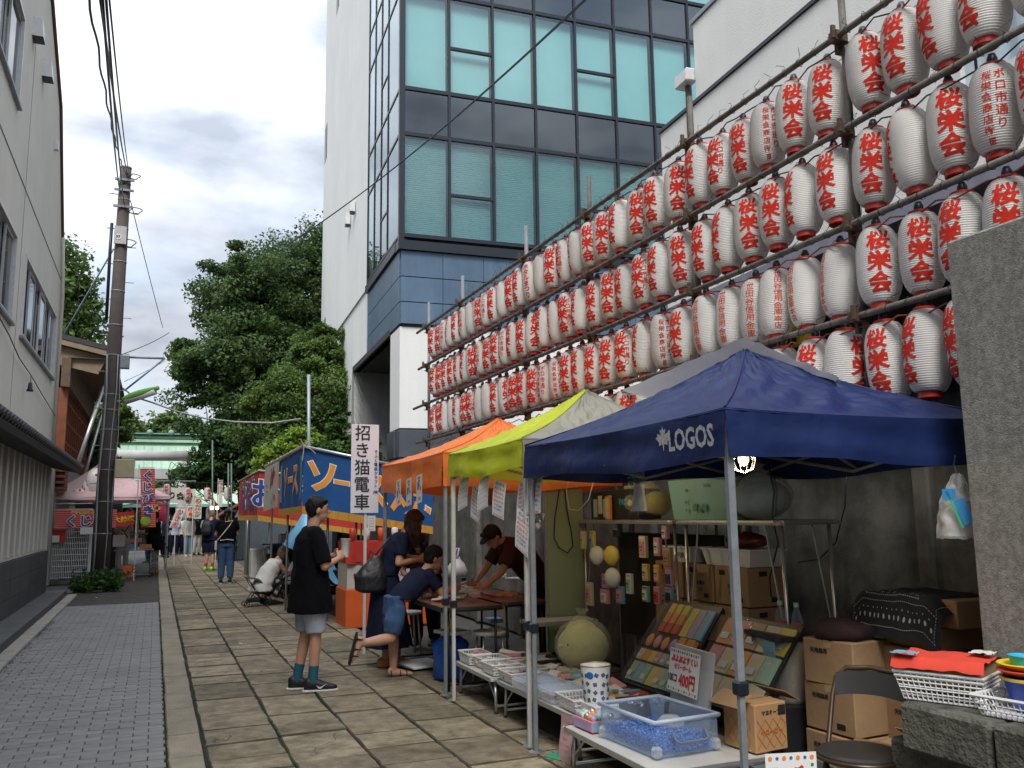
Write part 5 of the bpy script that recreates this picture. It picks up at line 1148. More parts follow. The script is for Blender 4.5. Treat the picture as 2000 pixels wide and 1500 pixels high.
# man in black t-shirt holding a cup
man = person('young man in oversized black t-shirt and pale blue grey shorts holding a paper cup', (1.30, 8.02, .012), -84,
    dict(neck=(0, .02, 1.415), head=(0, .06, 1.565), hd=(.12, 1, -.03), chest=(0, -.01, 1.22), pel=(0, .0, .93), shR=(.165, -.0, 1.355), shL=(-.165, .02, 1.355),
         elR=(.25, .06, 1.07), wrR=(.12, .225, 1.13), elL=(-.24, .08, 1.09), wrL=(-.05, .23, 1.15), hcR=(-.35, .45, .35), hcL=(.55, .45, .1),
         anR=(.085, .02, .095), anL=(-.085, -.075, .095), knR=(.085, .04, .50), knL=(-.085, .0, .50), ftR=(.22, 1, 0), ftL=(.25, 1, 0)),
    top=black_cloth, sleeve=.92, hem=.67, bottom='shorts', bmat_=shorts_g, blen=1.0, hair='short', shoe=black_sh, sock=teal_s, sole=white_sole, torso_w=1.10, fluff=1.20, fat=1.0, vox=.0105, curlR=40, curlL=40, wr=.011)
cup = thing('paper_cup', 'white tapered paper cup in the hand of the man in black', 'cup', man.location+Matrix.Rotation(R(-84), 3, 'Z') @ V3((.05, .30, 1.135)))
MB().lathe([(.034, 0), (.046, .155), (.050, .158), (.050, .163), (.0455, .163), (.033, .01)], 20, caps=False).lathe([(.033, .004), (.001, .004)], 20, caps=False).build('cup_wall', paper_cup, cup, True)
cup.rotation_euler = (R(-4), R(3), 0)
mI = Matrix.Rotation(0, 3, 'Z')
an = V3((.085, .02, .095)); fd = V3((.22, 1, 0)).normalized(); sdv = fd.cross(V3((0, 0, 1)))
sw = [(-.5, .06), (-.30, -.20), (-.12, -.24), (.5, .20), (-.05, -.06), (-.20, -.08)]
decal([(([(x*.095, y*.10) for x, y in sw], [tuple(range(6))]), 0, 0)], lambda x, y: an+fd*(.075-x*-1)+sdv*(.0465)+V3((0, 0, -.042+y)), .02).build('shoe_mark', white_sole, man)

# woman with shoulder bag leaning over the boy
wom = person('woman with brown tied hair in navy top and long navy skirt leaning towards the table', (2.22, 8.90, .012), -100,
    dict(pel=(0, -.02, .88), chest=(0, .08, 1.15), neck=(0, .18, 1.32), head=(0, .27, 1.435), hd=(.18, .85, -.50), shR=(.155, .15, 1.275), shL=(-.15, .17, 1.28),
         elR=(.20, .10, 1.03), wrR=(.08, .31, 1.05), elL=(-.18, .18, 1.06), wrL=(-.02, .38, 1.06), hcR=(-.2, .9, .05), hcL=(.3, .8, .0), hipL=(-.08, 0, .86), hipR=(.08, 0, .86), anR=(.08, -.02, .08), anL=(-.09, .08, .08)),
    wr=.012, top=navy, sleeve=.70, hem=.90, bottom='skirt', bmat_=navy, skirt=(.27, .20), hair='long', hmat=hair_b, shoe=tan_sh, fat=.93, vox=.011, curlR=35, curlL=35, scale=1.0)
bg_ = thing('shoulder_bag', 'black soft leather shoulder bag on the back of the woman in navy', 'bag', wom.location+Matrix.Rotation(R(-100), 3, 'Z') @ V3((.20, -.16, .92)), -100)
bg_.scale = (.82, .82, .86)
Bg = MB(); loft(Bg, [((0, 0, -.20), (.05, 0, 0), (0, .12, 0)), ((0, -.02, -.17), (.085, 0, 0), (0, .19, 0)), ((0, -.02, -.02), (.09, 0, 0), (0, .20, 0)), ((0, .0, .12), (.05, 0, 0), (0, .13, .02)), ((0, .04, .22), (.015, 0, 0), (0, .03, 0))]); remeshed('bag_body', Bg, mat('black_leather', (.012, .013, .016), .42, .1, 8, .2, 30), .01, 3, .006, 12, bg_)
MB().tube([(0, .1, .1), (-.02, .14, .34), (-.06, .22, .42), (-.04, .1, .3), (0, -.06, .1)], .011, 6).build('strap', MATS['black_leather'], bg_, True)

# boy leaning on the table, one leg kicked back
boy = person('boy in black t-shirt and denim shorts leaning on the table with one leg kicked back', (2.14, 8.28, .012), -86,
    dict(pel=(0, .0, .67), chest=(0, .20, .84), neck=(0, .32, .96), head=(0, .40, 1.085), hd=(.05, .93, -.22), shR=(.125, .30, .935), shL=(-.125, .30, .94),
         elR=(.17, .42, .755), wrR=(.05, .56, .775), elL=(-.17, .42, .76), wrL=(-.05, .58, .78), hcR=(-.4, .8, .0), hcL=(.4, .8, 0),
         hipL=(-.07, 0, .63), hipR=(.07, -.0, .63), knL=(-.08, .02, .36), anL=(-.08, .02, .07), knR=(.08, -.06, .37), anR=(.08, -.33, .345), ftR=(0, -.25, -1), ftL=(.05, 1, 0)),
    wr=.012, top=navy, sleeve=.72, hem=.72, bottom='shorts', bmat_=denim, blen=.85, hair='short', vox=.0105, fat=.84, torso_w=1.02, curlL=30, curlR=30)
for ch in boy.children:
    pass
sdl = mat('black_sandal', (.012, .012, .013), .6, .1)
for (a, f_, nm) in ((V3((-.08, .02, .07)), V3((.05, 1, 0)), 'sandal'), (V3((.08, -.33, .345)), V3((0, -.25, -1)), 'sandal')):
    f_ = f_.normalized(); fu = V3((0, 0, 1)) if abs(f_.z) < .6 else V3((0, 1, 0)); sd_ = f_.cross(fu).normalized(); fu = sd_.cross(f_)
    S_ = MB(); loft(S_, [(a+f_*q-fu*.078, sd_*w_, fu*.010) for q, w_ in ((-.09, .02), (-.05, .038), (.04, .040), (.13, .048), (.19, .04), (.21, .018))], 14)
    for q in (-.03, .06, .12): S_.tube([a+f_*q+sd_*.044-fu*.07, a+f_*q+sd_*.03-fu*.02+f_*.0, a+f_*q-fu*(.0 if q < 0 else .012+q*.15), a+f_*q-sd_*.03-fu*.02, a+f_*q-sd_*.044-fu*.07], .009, 6)
    remeshed('sandal', S_, sdl, .008, 1, parent=boy)

# vendor bending over the table with a cap
def cap_hat(t, hd, h, hx, hu, Mh):
    C_ = MB(); C_.ell(hd+hu*.045-h*.01, (.086, .100, .088), 20, 12, Mh); loft(C_, [(hd+h*.07+hu*.055, hx*.07, hu*.008), (hd+h*.115+hu*.048, hx*.068, hu*.007), (hd+h*.155+hu*.036, hx*.045, hu*.005)], 14); remeshed('cap', C_, mat('black_cap', (.012, .011, .012), .7, .1), .008, 1, parent=t)
    for s_ in (-1, 1): MB().tube([hd+hx*.034*s_+h*.094+hu*.003+(hx*math.cos(a)*.02+hu*math.sin(a)*.014) for a in [2*PI*i/12 for i in range(12)]], .0018, 4, close=True).build('glasses', alu, t)
vp = person('stall keeper in dark brown shirt and black cap bending over the table', (3.80, 8.70, .0), 96,
    dict(pel=(0, -.05, .78), chest=(0, .22, 1.10), neck=(0, .42, 1.24), head=(0, .52, 1.28), hd=(-.1, .72, -.68), shR=(.15, .36, 1.18), shL=(-.16, .38, 1.16),
         elR=(.20, .50, .95), wrR=(.15, .66, .80), elL=(-.20, .52, .93), wrL=(-.20, .74, .775), hcL=(-.1, 1, -.1), hcR=(-.1, .9, -.1), hipL=(-.09, -.06, .76), hipR=(.09, -.06, .76), knL=(-.1, .0, .40), knR=(.1, .0, .40), anL=(-.1, -.1, .08), anR=(.1, -.1, .08)),
    top=brown_c, sleeve=.75, hem=.80, bottom='trousers', bmat_=black_cloth, blen=2., hair='short', shoe=black_sh, hat=cap_hat, vox=.0115, fat=1.12, curlL=12, curlR=20)
person('customer in a dark maroon top hunched over the table behind the boy', (3.0, 10.15, .0), 150,
    dict(pel=(0, -.05, .80), chest=(0, .12, 1.02), neck=(0, .26, 1.14), head=(0, .36, 1.20), hd=(.1, .7, -.7), shR=(.15, .22, 1.10), shL=(-.15, .22, 1.10), elR=(.2, .3, .88), wrR=(.1, .45, .8), elL=(-.2, .3, .88), wrL=(-.1, .45, .8), hipL=(-.09, -.06, .78), hipR=(.09, -.06, .78), knL=(-.1, .1, .42), knR=(.1, .1, .42)),
    top=maroon, sleeve=.8, hem=.82, bottom='trousers', bmat_=black_cloth, blen=2., hair='bob', shoe=black_sh, vox=.014, fat=1.05)
# crouching pair by the red stall
CR = dict(pel=(0, -.12, .30), chest=(0, .04, .56), neck=(0, .18, .76), head=(0, .29, .86), hd=(.1, .9, -.42), shR=(.15, .14, .71), shL=(-.15, .14, .71), elR=(.19, .30, .50), wrR=(.1, .48, .50), elL=(-.19, .30, .50), wrL=(-.08, .48, .52),
          hipL=(-.10, -.12, .28), hipR=(.10, -.12, .28), knL=(-.15, .26, .50), knR=(.15, .26, .48), anL=(-.13, .02, .09), anR=(.13, .05, .09))
def strawhat(t, hd, h, hx, hu, Mh): MB().lathe([(.001, .13), (.05, .128), (.082, .10), (.09, .05), (.16, .035), (.165, .03), (.09, .035), (.001, .03)], 24, tuple(hd), (Mh.to_4x4()), caps=False).build('hat', straw, t, True)
cw_ = person('woman with ash brown bob in a white sleeveless vest crouching on the flags', (1.84, 15.9, .012), -72, CR, top=white_t, sleeve=0, hem=.24, bottom='trousers', bmat_=mat('black_white_print', (.34, .35, .31), .85, 0, 9, .3, 16, col2=(.012, .012, .014), mix=(.54, .56)), blen=1.85, hair='bob', hmat=hair_g, shoe=black_sh, vox=.014, torso_w=1.2, fluff=1.2, wr=.012)
person('customer in a straw hat crouching beside the woman in the white vest', (2.42, 16.5, .012), -60, CR, top=white_t, sleeve=.7, hem=.3, bottom='trousers', bmat_=black_cloth, blen=1.9, hair='bob', hmat=hair_g, shoe=black_sh, vox=.016, hat=strawhat)
# woman in jeans seen from behind
jw = person('woman from behind in black t-shirt and blue jeans with a dotted cloth at her waist', (1.56, 21.5, .012), -2,
    dict(elL=(-.24, .08, 1.10), wrL=(-.14, .28, 1.08), elR=(.25, .06, 1.10), wrR=(.16, .26, 1.10), hd=(.15, 1, -.25)), top=black_cloth, sleeve=.6, hem=.93, bottom='trousers', bmat_=denim, blen=1.93, hair='bun', shoe=black_sh, sole=white_sole, vox=.014, fat=1.14, fluff=1.1)
dots = mat('dotted_cloth', (.015, .015, .017), .85, 0)
def dotmat():
    N, Lk = dots.node_tree.nodes, dots.node_tree.links; tcn = N.new('ShaderNodeTexCoord'); v = N.new('ShaderNodeTexVoronoi'); v.inputs['Scale'].default_value = 26; v.inputs['Randomness'].default_value = .25; Lk.new(tcn.outputs['Object'], v.inputs[0])
    c = N.new('ShaderNodeValToRGB'); c.color_ramp.interpolation = 'CONSTANT'; c.color_ramp.elements[0].color = (.6, .6, .58, 1); c.color_ramp.elements[1].position = .28; c.color_ramp.elements[1].color = (.012, .012, .015, 1); Lk.new(v.outputs['Distance'], c.inputs[0]); Lk.new(c.outputs[0], N['Principled BSDF'].inputs['Base Color'])
dotmat()
for s_ in (-1, 1): MB().grid(lambda u, v: ((.20+.03*math.sin(v*5)+.015*math.sin(u*12))*s_, -.10+.2*u+.02*math.sin(v*9), .98-.48*v*(1-.2*u)), 16, 16).build('waist_cloth', dots, jw, True)
MB().tube([(-.13, .11, 1.36), (-.05, -.13, 1.40), (.10, -.12, 1.36), (.0, -.16, 1.1), (-.2, -.12, .98)][::1][1:2]+[(.12, -.06, 1.43), (.04, -.135, 1.30), (-.10, -.15, 1.12), (-.22, -.08, .97)], .012, 5).build('bag_strap', mat('cream_strap', (.6, .55, .45), .7), jw)
MB().bbox((-.235, -.04, .86), (.05, .18, .22), .02).build('bag', MATS['cream_strap'], jw)
MB().tube([(-.15, -.12, .98), (0, -.15, 1.0), (.15, -.12, .98)], .01, 5).build('belt', white_t, jw)
nm = person('man in navy t-shirt and shorts with a black backpack and neon green shoes', (1.50, 26.9, .012), -35, dict(head=(0, .08, 1.55), hd=(.1, .9, -.5), wrR=(.05, .28, 1.08), wrL=(-.08, .28, 1.05), elR=(.23, .05, 1.1), elL=(-.23, .05, 1.1)), top=navy, sleeve=.7, hem=.84, bottom='shorts', bmat_=navy, blen=.95, hair='short', hmat=hair_g, shoe=green_sh, sock=mat('red_sock', (.3, .05, .04), .9), vox=.017, scale=1.01, fat=1.05)
Bp = MB(); loft(Bp, [((0, -.20, 1.0), (.13, 0, 0), (0, .07, 0)), ((0, -.22, 1.1), (.16, 0, 0), (0, .10, 0)), ((0, -.21, 1.3), (.14, 0, 0), (0, .09, 0)), ((0, -.17, 1.40), (.08, 0, 0), (0, .04, 0))]); remeshed('backpack', Bp, mat('backpack_black', (.015, .015, .018), .7, .2), .014, 2, .006, 12, nm)
# people farther up the lane
far_spec = [
 ('woman in white blouse and light blue jeans walking towards the camera', (1.25, 37.0), 190, white_t, 'trousers', denim_l, 'bob', hair_b, 1.5, {}, white_sole),
 ('woman in a navy apron over a pale shirt carrying a white bag', (.42, 36.5), 130, navy, 'trousers', black_cloth, 'short', hair_b, 1.3, dict(wrL=(-.3, .1, .95)), black_sh),
 ('person in a pale green top half hidden behind the navy apron', (.22, 37.8), 150, mat('pale_green_cloth', (.35, .42, .30), .8), 'trousers', black_cloth, 'short', hair_m, 1.3, {}, black_sh),
 ('man in a white shirt and black trousers beside the pale green flag', (1.95, 37.4), 170, white_t, 'trousers', black_cloth, 'short', hair_m, .9, dict(wrR=(.05, .25, 1.15), wrL=(-.05, .28, 1.1)), black_sh),
 ('woman in dark clothes with a white cloth between the two white shirts', (1.62, 38.2), 200, black_cloth, 'trousers', white_t, 'long', hair_b, .8, {}, black_sh),
 ('woman in a pale blue top in the crowd left of the torii pillar', (.75, 38.6), 175, mat('pale_blue_cloth', (.30, .40, .52), .8), 'trousers', navy, 'bob', hair_b, .8, {}, black_sh),
 ('man in a beige shirt at the back of the crowd by the stalls', (2.15, 38.9), 160, mat('beige_shirt', (.45, .36, .24), .8), 'trousers', black_cloth, 'short', hair_m, .8, {}, black_sh),
 ('boy in a white t-shirt walking between the stalls far up the lane', (1.0, 39.6), 185, white_t, 'shorts', navy, 'short', hair_m, .8, {}, black_sh),
 ('visitor in a red top partly hidden behind the white banner flag', (.55, 39.2), 170, mat('red_top', (.42, .05, .04), .8), 'trousers', black_cloth, 'bob', hair_m, .8, {}, black_sh),
 ('person in black beside the pink flag near the booth', (-.15, 33.0), 120, black_cloth, 'trousers', denim, 'long', hair_m, .8, dict(wrR=(.1, .3, 1.1)), black_sh),
 ('visitor in a grey top standing deep in the crowd by the stalls', (2.5, 39.5), 100, mat('grey_cloth', (.2, .2, .21), .8), 'trousers', black_cloth, 'short', hair_m, 1., {}, black_sh)]
for lb_, (x, y), rz_, tp, bt, bmm, hr_, hm_, sl_, ps_, sh_ in far_spec:
    person(lb_, (x, y, .0), rz_, ps_, top=tp, sleeve=sl_, hem=.84, bottom=bt, bmat_=bmm, blen=1.93, hair=hr_, hmat=hm_, shoe=sh_, vox=.024, face=True, scale=.98)
bs = person('shop helper in white with black crossed straps seen from behind at the pink booth', (-.80, 26.8, 0), 10, dict(wrL=(-.15, .3, 1.05), wrR=(.15, .3, 1.05)), top=white_t, sleeve=.7, hem=.86, bottom='trousers', bmat_=white_t, blen=1.9, hair='bun', shoe=white_sole, vox=.018, scale=.97)
MB().tube([(-.12, -.155, 1.36), (.1, -.165, 1.02)], .014, 5).tube([(.12, -.155, 1.36), (-.1, -.165, 1.02)], .014, 5).build('straps', black_cloth, bs)
person('woman in a long loose black top and grey patterned trousers at the booth', (.02, 26.0, 0), 60, dict(wrL=(-.1, .3, 1.1), wrR=(.1, .35, 1.1), elR=(.25, .1, 1.15)), top=black_cloth, sleeve=1.3, hem=.66, bottom='trousers', bmat_=mat('grey_print', (.12, .12, .115), .85, 0, 14, col2=(.35, .34, .32), mix=(.48, .55)), blen=1.9, hair='short', hmat=hair_b, shoe=tan_sh, vox=.018, torso_w=1.35)
person('seller in white inside the pink booth behind the goods', (-1.5, 27.2, 0), -120, {}, top=white_t, sleeve=.7, hem=.86, bottom='trousers', bmat_=black_cloth, blen=1.9, hair='short', shoe=black_sh, vox=.02)
# ---------------------------------------------------------------- stall goods: helpers
cardb = mat('cardboard', (.34, .215, .115), .85, .10, 5, .15, 30, objrand=.12); card_in = mat('cardboard_inside', (.27, .17, .09), .9, .1)
bask_w = mat('white_plastic', (.66, .66, .66), .4, .04, 6, objrand=.04); tape_m = mat('packing_tape', (.42, .30, .16), .3, .05)
def carton(label, c, d, rz=0, print_=(), open_=False, m=cardb, group=None, stripe=None, cat='carton', face_dir='front'):
    """c = centre of the base; front = local -x face (towards the lane), end = local -y face"""
    t = thing('cardboard_box', label, cat, c, rz, group)
    MB().bbox((0, 0, d[2]/2), d, .006).build('box', m, t)
    MB().box(-d[0]/2-.0015, d[0]/2+.0015, -.022, .022, d[2]-.04, d[2]+.0015).build('tape', tape_m, t)
    MB().box(-d[0]/2+.006, d[0]/2-.006, -.0015, .0015, d[2]+.0005, d[2]+.003).build('flap_seam', mat('seam_dark', (.05, .03, .02), .9), t)
    for mm, face, its in print_:
        f = plane((-d[0]/2, 0, d[2]/2), (0, -1, 0), (0, 0, 1), .0025) if face == 'front' else plane((0, -d[1]/2, d[2]/2), (1, 0, 0), (0, 0, 1), .0025)
        decal(its, f).build('print', mm, t)
    if open_:
        for s_ in (-1, 1): MB().cbox((s_*(d[0]/2+.05), 0, d[2]+.02), (.12, d[1]*.95, .004), ry=s_*28).build('flap', card_in, t)
    return t
def basket(label, c, w, l, h, rz=0, m=bask_w, fill=None, group='white mesh trays of toys', nx=9):
    t = thing('plastic_basket', label, 'basket', c, rz, group); s = .86
    b = MB().bbox((0, 0, .006), (w*s, l*s, .01), .003)
    for k in range(2):
        for (ax, ln) in ((0, w), (1, l)):
            for sgn in (-1, 1):
                n = max(6, int(ln/.022))
                for i in range(n+1):
                    q = -ln/2+ln*i/n; o_ = (l if ax == 0 else w)/2
                    if k == 0:
                        p0 = (q*s, sgn*o_*s, .005) if ax == 0 else (sgn*o_*s, q*s, .005); p1 = (q, sgn*o_, h) if ax == 0 else (sgn*o_, q, h)
                        b.tube([p0, p1], .0032, 4, caps=False)
                if k == 1:
                    for z in (.35, .62): 
                        f = lerp(s, 1, z); p0 = (-ln/2*f, sgn*o_*f, h*z) if ax == 0 else (sgn*o_*f, -ln/2*f, h*z); p1 = (ln/2*f, sgn*o_*f, h*z) if ax == 0 else (sgn*o_*f, ln/2*f, h*z)
                        b.tube([p0, p1], .0036, 4, caps=False)
    b.build('mesh_wall', m, t)
    MB().tube([(-w/2, -l/2, h), (w/2, -l/2, h), (w/2, l/2, h), (-w/2, l/2, h)], .0075, 6, close=True).build('rim', m, t)
    if fill: fill(t, w, l, h)
    return t
PAL = [mat(f'toy_{n_}', c, .45, .1, 8) for n_, c in (('pink', (.62, .25, .28)), ('orange', (.70, .27, .06)), ('cream', (.58, .50, .34)), ('sky', (.18, .38, .52)), ('mint', (.28, .48, .36)), ('lilac', (.38, .30, .50)), ('yellow', (.68, .52, .10)), ('white', (.66, .65, .62)), ('red', (.50, .06, .04)), ('navy', (.03, .05, .16)), ('black', (.02, .02, .022)), ('tan', (.38, .24, .13)))]
film = clear('clear_film', (.80, .82, .84), .03, .04, .10); clearp = clear('clear_plastic', (.70, .80, .92), .05, .08, .28); frost = clear('frosted_plastic', (.76, .78, .80), .22, .3)
def packs(t, w, l, h, cols, n, sz=(.035, .11, .008), seed=0, name='packet', wrapf=True):
    r = random.Random(seed)
    for k in range(n):
        m = PAL[cols[r.randrange(len(cols))]]; a = r.uniform(-70, 70) if sz[0] < .05 else r.uniform(-18, 18)
        x, y, z = r.uniform(-.36, .36)*w, r.uniform(-.38, .38)*l, h*.35+.55*h*k/n
        o = MB().bbox((0, 0, 0), (sz[0]*r.uniform(.7, 1.2), sz[1]*r.uniform(.8, 1.1), sz[2]), .003).build(name, m, t, loc=(x, y, z), rot=(R(r.uniform(-12, 12)), R(r.uniform(-14, 14)), R(a)))
    if wrapf: MB().grid(lambda u, v: ((u-.5)*w*.86, (v-.5)*l*.86, h*.92+.022*nz(u*5+seed, v*5)), 12, 12).build('cover_film', film, t, True)
def fold_table(name, label, x0, x1, y0, y1, z, top_m, leg_m, th=.028, group=None, apron=.0, brace=True, inset=.06):
    t = thing(name, label, 'table', ((x0+x1)/2, (y0+y1)/2, 0), 0, group); w, l = x1-x0, y1-y0
    MB().bbox((0, 0, z-th/2-.002), (w-.012, l-.012, th-.004), .004).build('tabletop', top_m, t)
    e = MB(); n = 28; pts = []
    rc = .06
    for cx, cy, a0 in ((w/2-rc, l/2-rc, 0), (-w/2+rc, l/2-rc, 90), (-w/2+rc, -l/2+rc, 180), (w/2-rc, -l/2+rc, 270)):
        for q in range(5): pts.append((cx+rc*math.cos(R(a0+22.5*q)), cy+rc*math.sin(R(a0+22.5*q)), z-th/2))
    k = len(pts); 
    vs = [(p[0]*s_, p[1]*s_, p[2]+dz) for s_, dz in ((1.0, -th/2), (1.006, 0), (1.0, th/2), (.985, th/2+.001)) for p in pts]
    e.add(vs, [(r_*k+i, r_*k+(i+1) % k, (r_+1)*k+(i+1) % k, (r_+1)*k+i) for r_ in range(3) for i in range(k)]); e.build('edge_rail', leg_m, t)
    for sx_1 in (-1, 1):
        for sy_ in (-1, 1):
            x, y = sx_1*(w/2-inset), sy_*(l/2-inset)
            lg_ = MB().tube([(x, y, z-th), (x, y+sy_*.02, .015)], .0125, 8).build('leg', leg_m, t, True); MB().tube([(x, y+sy_*.02, .03), (x, y+sy_*.02, .0)], .017, 8).build('rubber_foot', black_metal, lg_)
            if brace: MB().tube([(x, y, z*.45), (x, y-sy_*.16, z-th)], .007, 5).build('brace', leg_m, t)
    for sy_ in (-1, 1): MB().tube([(-w/2+inset, sy_*(l/2-inset+.015), .07), (w/2-inset, sy_*(l/2-inset+.015), .07)], .011, 7).build('stretcher', leg_m, t, True)
    return t
TZ = .285
tt = mat('white_table_top', (.50, .49, .46), .5, .10, 5)
fold_table('folding_table', 'low aluminium edged folding table under the white trays, farthest of the three', 2.40, 3.02, 6.40, 7.32, TZ, tt, alu, group='low folding tables of the toy stall')
fold_table('folding_table', 'middle low folding table under the lidded trays, between two other low tables', 2.42, 3.04, 5.02, 6.34, TZ, tt, alu, group='low folding tables of the toy stall')
fold_table('folding_table', 'nearest low folding table with a rounded metal edge under the clear blue box', 2.26, 2.98, 3.80, 4.86, TZ, tt, alu, group='low folding tables of the toy stall')
# trays
B_ = [(2.53, 7.12, .20, .28, .085, [0, 2, 7], 'empty fronted pink lined tray at the far end of the low tables'), (2.58, 6.84, .23, .26, .08, [2, 7, 7], 'tray of clear wrapped whistles, second from the far end'),
      (2.54, 6.57, .22, .25, .08, [2, 7, 11], 'tray of sticks and a tan block, third from the far end'), (2.55, 6.20, .23, .28, .075, [9, 8, 7, 3], 'tray with blue and red pens in front of the tent legs'),
      (2.83, 6.95, .24, .28, .06, [1, 8, 2], 'back row tray of orange packets beside the wrapped whistles'), (2.84, 6.55, .26, .34, .06, [1, 0, 11, 7], 'back row tray with orange and pink packets near the plush bag'),
      (2.86, 6.12, .28, .30, .06, [1, 4, 8, 11], 'back row tray of orange and mint packets next to the red pouches'), (2.56, 5.18, .24, .30, .08, [7, 7], 'white mesh tray in front of the flowered bin')]
for k, (x, y, w, l, h, cols, lb_) in enumerate(B_):
    basket('white plastic mesh '+lb_, (x, y, TZ+.003), w, l, h, random.uniform(-4, 4), fill=(lambda t, w, l, h, c=cols, k=k: packs(t, w, l, h, c, 12 if k < 7 else 4, (.02, .12, .012) if k in (1, 2, 3) else (.06, .10, .012), k)))
for k, (x, y, lb_) in enumerate(((2.55, 5.86, 'frosted tray with a clear lid and pink goods inside, far one of two'), (2.57, 5.52, 'frosted tray with a clear lid, near one of two beside the tent legs'))):
    t = thing('lidded_tray', lb_, 'tray', (x, y, TZ+.003)); MB().bbox((0, 0, .035), (.27, .31, .07), .012).build('tray_body', frost, t); MB().bbox((0, 0, .078), (.285, .325, .012), .005).build('lid', clearp, t)
    packs(t, .24, .28, .07, [0, 7, 2], 9, (.07, .10, .012), 30+k, wrapf=False)
for k in range(9):
    x, y = 2.86+.12*(k % 2), 5.85-.14*k*.9; c = [7, 2, 0, 1, 7, 8, 2, 0, 7][k]
    o = MB().bbox((0, 0, 0), (.11, .15, .03), .004).build('flat_packet', PAL[c], None, loc=(x, y, TZ+.025+.012*(k % 3)), rot=(0, 0, R(random.uniform(-25, 25))))
    tag(o, f'{["white", "cream", "pink", "orange", "white", "red", "cream", "pink", "white"][k]} flat toy packet, {ordi(k)if k else "first "}from the far end behind the lidded trays', 'packet', 'flat packets behind the trays')
rx_ = random.Random(77)
for k in range(46):
    x, y = rx_.uniform(2.74, 3.02), rx_.uniform(5.05, 6.30) if k < 34 else rx_.uniform(6.4, 7.2); c = rx_.choice([7, 2, 1, 0, 8, 4, 3, 11, 2, 7])
    o = MB().bbox((0, 0, 0), (rx_.uniform(.05, .10), rx_.uniform(.08, .16), rx_.uniform(.012, .03)), .004).build('toy_packet', PAL[c], None, loc=(x, y, TZ+.03+rx_.random()*.05), rot=(R(rx_.uniform(-14, 14)), R(rx_.uniform(-20, 6)), R(rx_.uniform(-60, 60))))
    tag(o, f'small {["pink", "orange", "cream", "sky blue", "mint", "lilac", "yellow", "white", "red", "navy", "black", "tan"][c]} packet in the loose row behind the toy trays', 'packet', 'loose packets behind the toy trays')
# white flowered bin
t = thing('flowered_bin', 'white round bin patterned with blue flowers and a gold rim', 'bin', (2.56, 4.98, TZ+.09))
bn_m = mat('bin_white', (.68, .68, .66), .4, .03); MB().lathe([(.075, 0), (.094, .21), (.094, .212), (.088, .205), (.07, .01)], 28, caps=False).build('bin_wall', bn_m, t, True)
MB().tube([(.095*math.cos(a), .095*math.sin(a), .213) for a in [2*PI*i/28 for i in range(28)]], .003, 5, close=True).build('gold_rim', mat('gold', (.6, .42, .12), .3, 0, metal=.9), t, True)
bw = lambda x, y: (lambda r_, a: Vector((r_*math.cos(a), r_*math.sin(a), y)))(lerp(.0755, .0945, y/.21)+.0012, x/.085)
fl_i, rr_ = [], random.Random(4)
for k in range(46):
    x, y = -PI*.085+.267*2*(k % 12)/12*1.0+rr_.uniform(-.01, .01), .02+.045*(k//12)+rr_.uniform(-.008, .008)
    for q in range(4): fl_i.append((disc(.007, 6), x+.008*math.cos(q*1.57+k), y+.008*math.sin(q*1.57+k)))
decal(fl_i, bw, .03).build('flower_print', mat('bin_blue', (.05, .10, .22), .5, 0), t); decal([(disc(.022, 18), -.085*2.45, .16)], bw, .02).build('round_label', mat('bin_label', (.02, .12, .45), .5, 0), t)
MB().box(-.12, .12, -.12, .12, -.085, -.003)
o = MB().bbox((0, 0, .042), (.24, .24, .085), .008).build('white_box', bask_w, None, loc=(2.60, 4.96, TZ+.003)); tag(o, 'small plain white box under the flowered bin', 'box')
# black compartment tray
t = thing('compartment_tray', 'black tray of clear wrapped trinkets in front of the price lid', 'tray', (2.82, 4.72, TZ+.04), -6)
b = MB()
for a in (MB().box(-.19, .19, -.16, .16, 0, .008), MB().box(-.19, .19, -.16, -.154, 0, .075), MB().box(-.19, .19, .154, .16, 0, .075), MB().box(-.19, -.184, -.15, .15, .0, .075), MB().box(.184, .19, -.15, .15, .0, .075), MB().box(-.18, .18, -.002, .002, .008, .06)): b.add(a.v, a.f)
b.build('tray_wall', PAL[10], t)
for k in range(34): MB().ell((0, 0, 0), (.02, .014, .012), 6, 4).build('trinket', [alu, film, PAL[7]][k % 3], t, loc=(random.uniform(-.165, .165), random.uniform(-.14, .14), .035+random.random()*.02), rot=(random.random()*3, random.random()*3, 0))
# clear storage box of blue jelly balls
t = thing('clear_storage_box', 'large clear plastic storage box half filled with blue jelly balls', 'storage box', (2.555, 4.26, TZ+.004), 4)
Wb, Lb, Hb = .39, .52, .175
wall_ = MB()
for (x0, x1, y0, y1) in ((-Wb/2, Wb/2, -Lb/2, -Lb/2+.004), (-Wb/2, Wb/2, Lb/2-.004, Lb/2), (-Wb/2, -Wb/2+.004, -Lb/2+.005, Lb/2-.005), (Wb/2-.004, Wb/2, -Lb/2+.005, Lb/2-.005)): wall_.box(x0, x1, y0, y1, .005, Hb)
wall_.box(-Wb/2+.004, Wb/2-.004, -Lb/2+.004, Lb/2-.004, .004, .008); wall_.build('clear_wall', clearp, t)
MB().tube([(sx_1*(Wb/2+.006), sy_*(Lb/2+.006), Hb) for sx_1, sy_ in ((-1, -1), (1, -1), (1, 1), (-1, 1))], .012, 8, close=True).build('rim', mat('frosty_rim', (.60, .68, .80), .3, .03, thin=.4), t, True)
for sx_1 in (-1, 1):
    for sy_ in (-1, 1): MB().bbox((sx_1*(Wb/2-.01), sy_*(Lb/2-.01), .03), (.05, .05, .055), .012).build('corner_foot', frost, t)
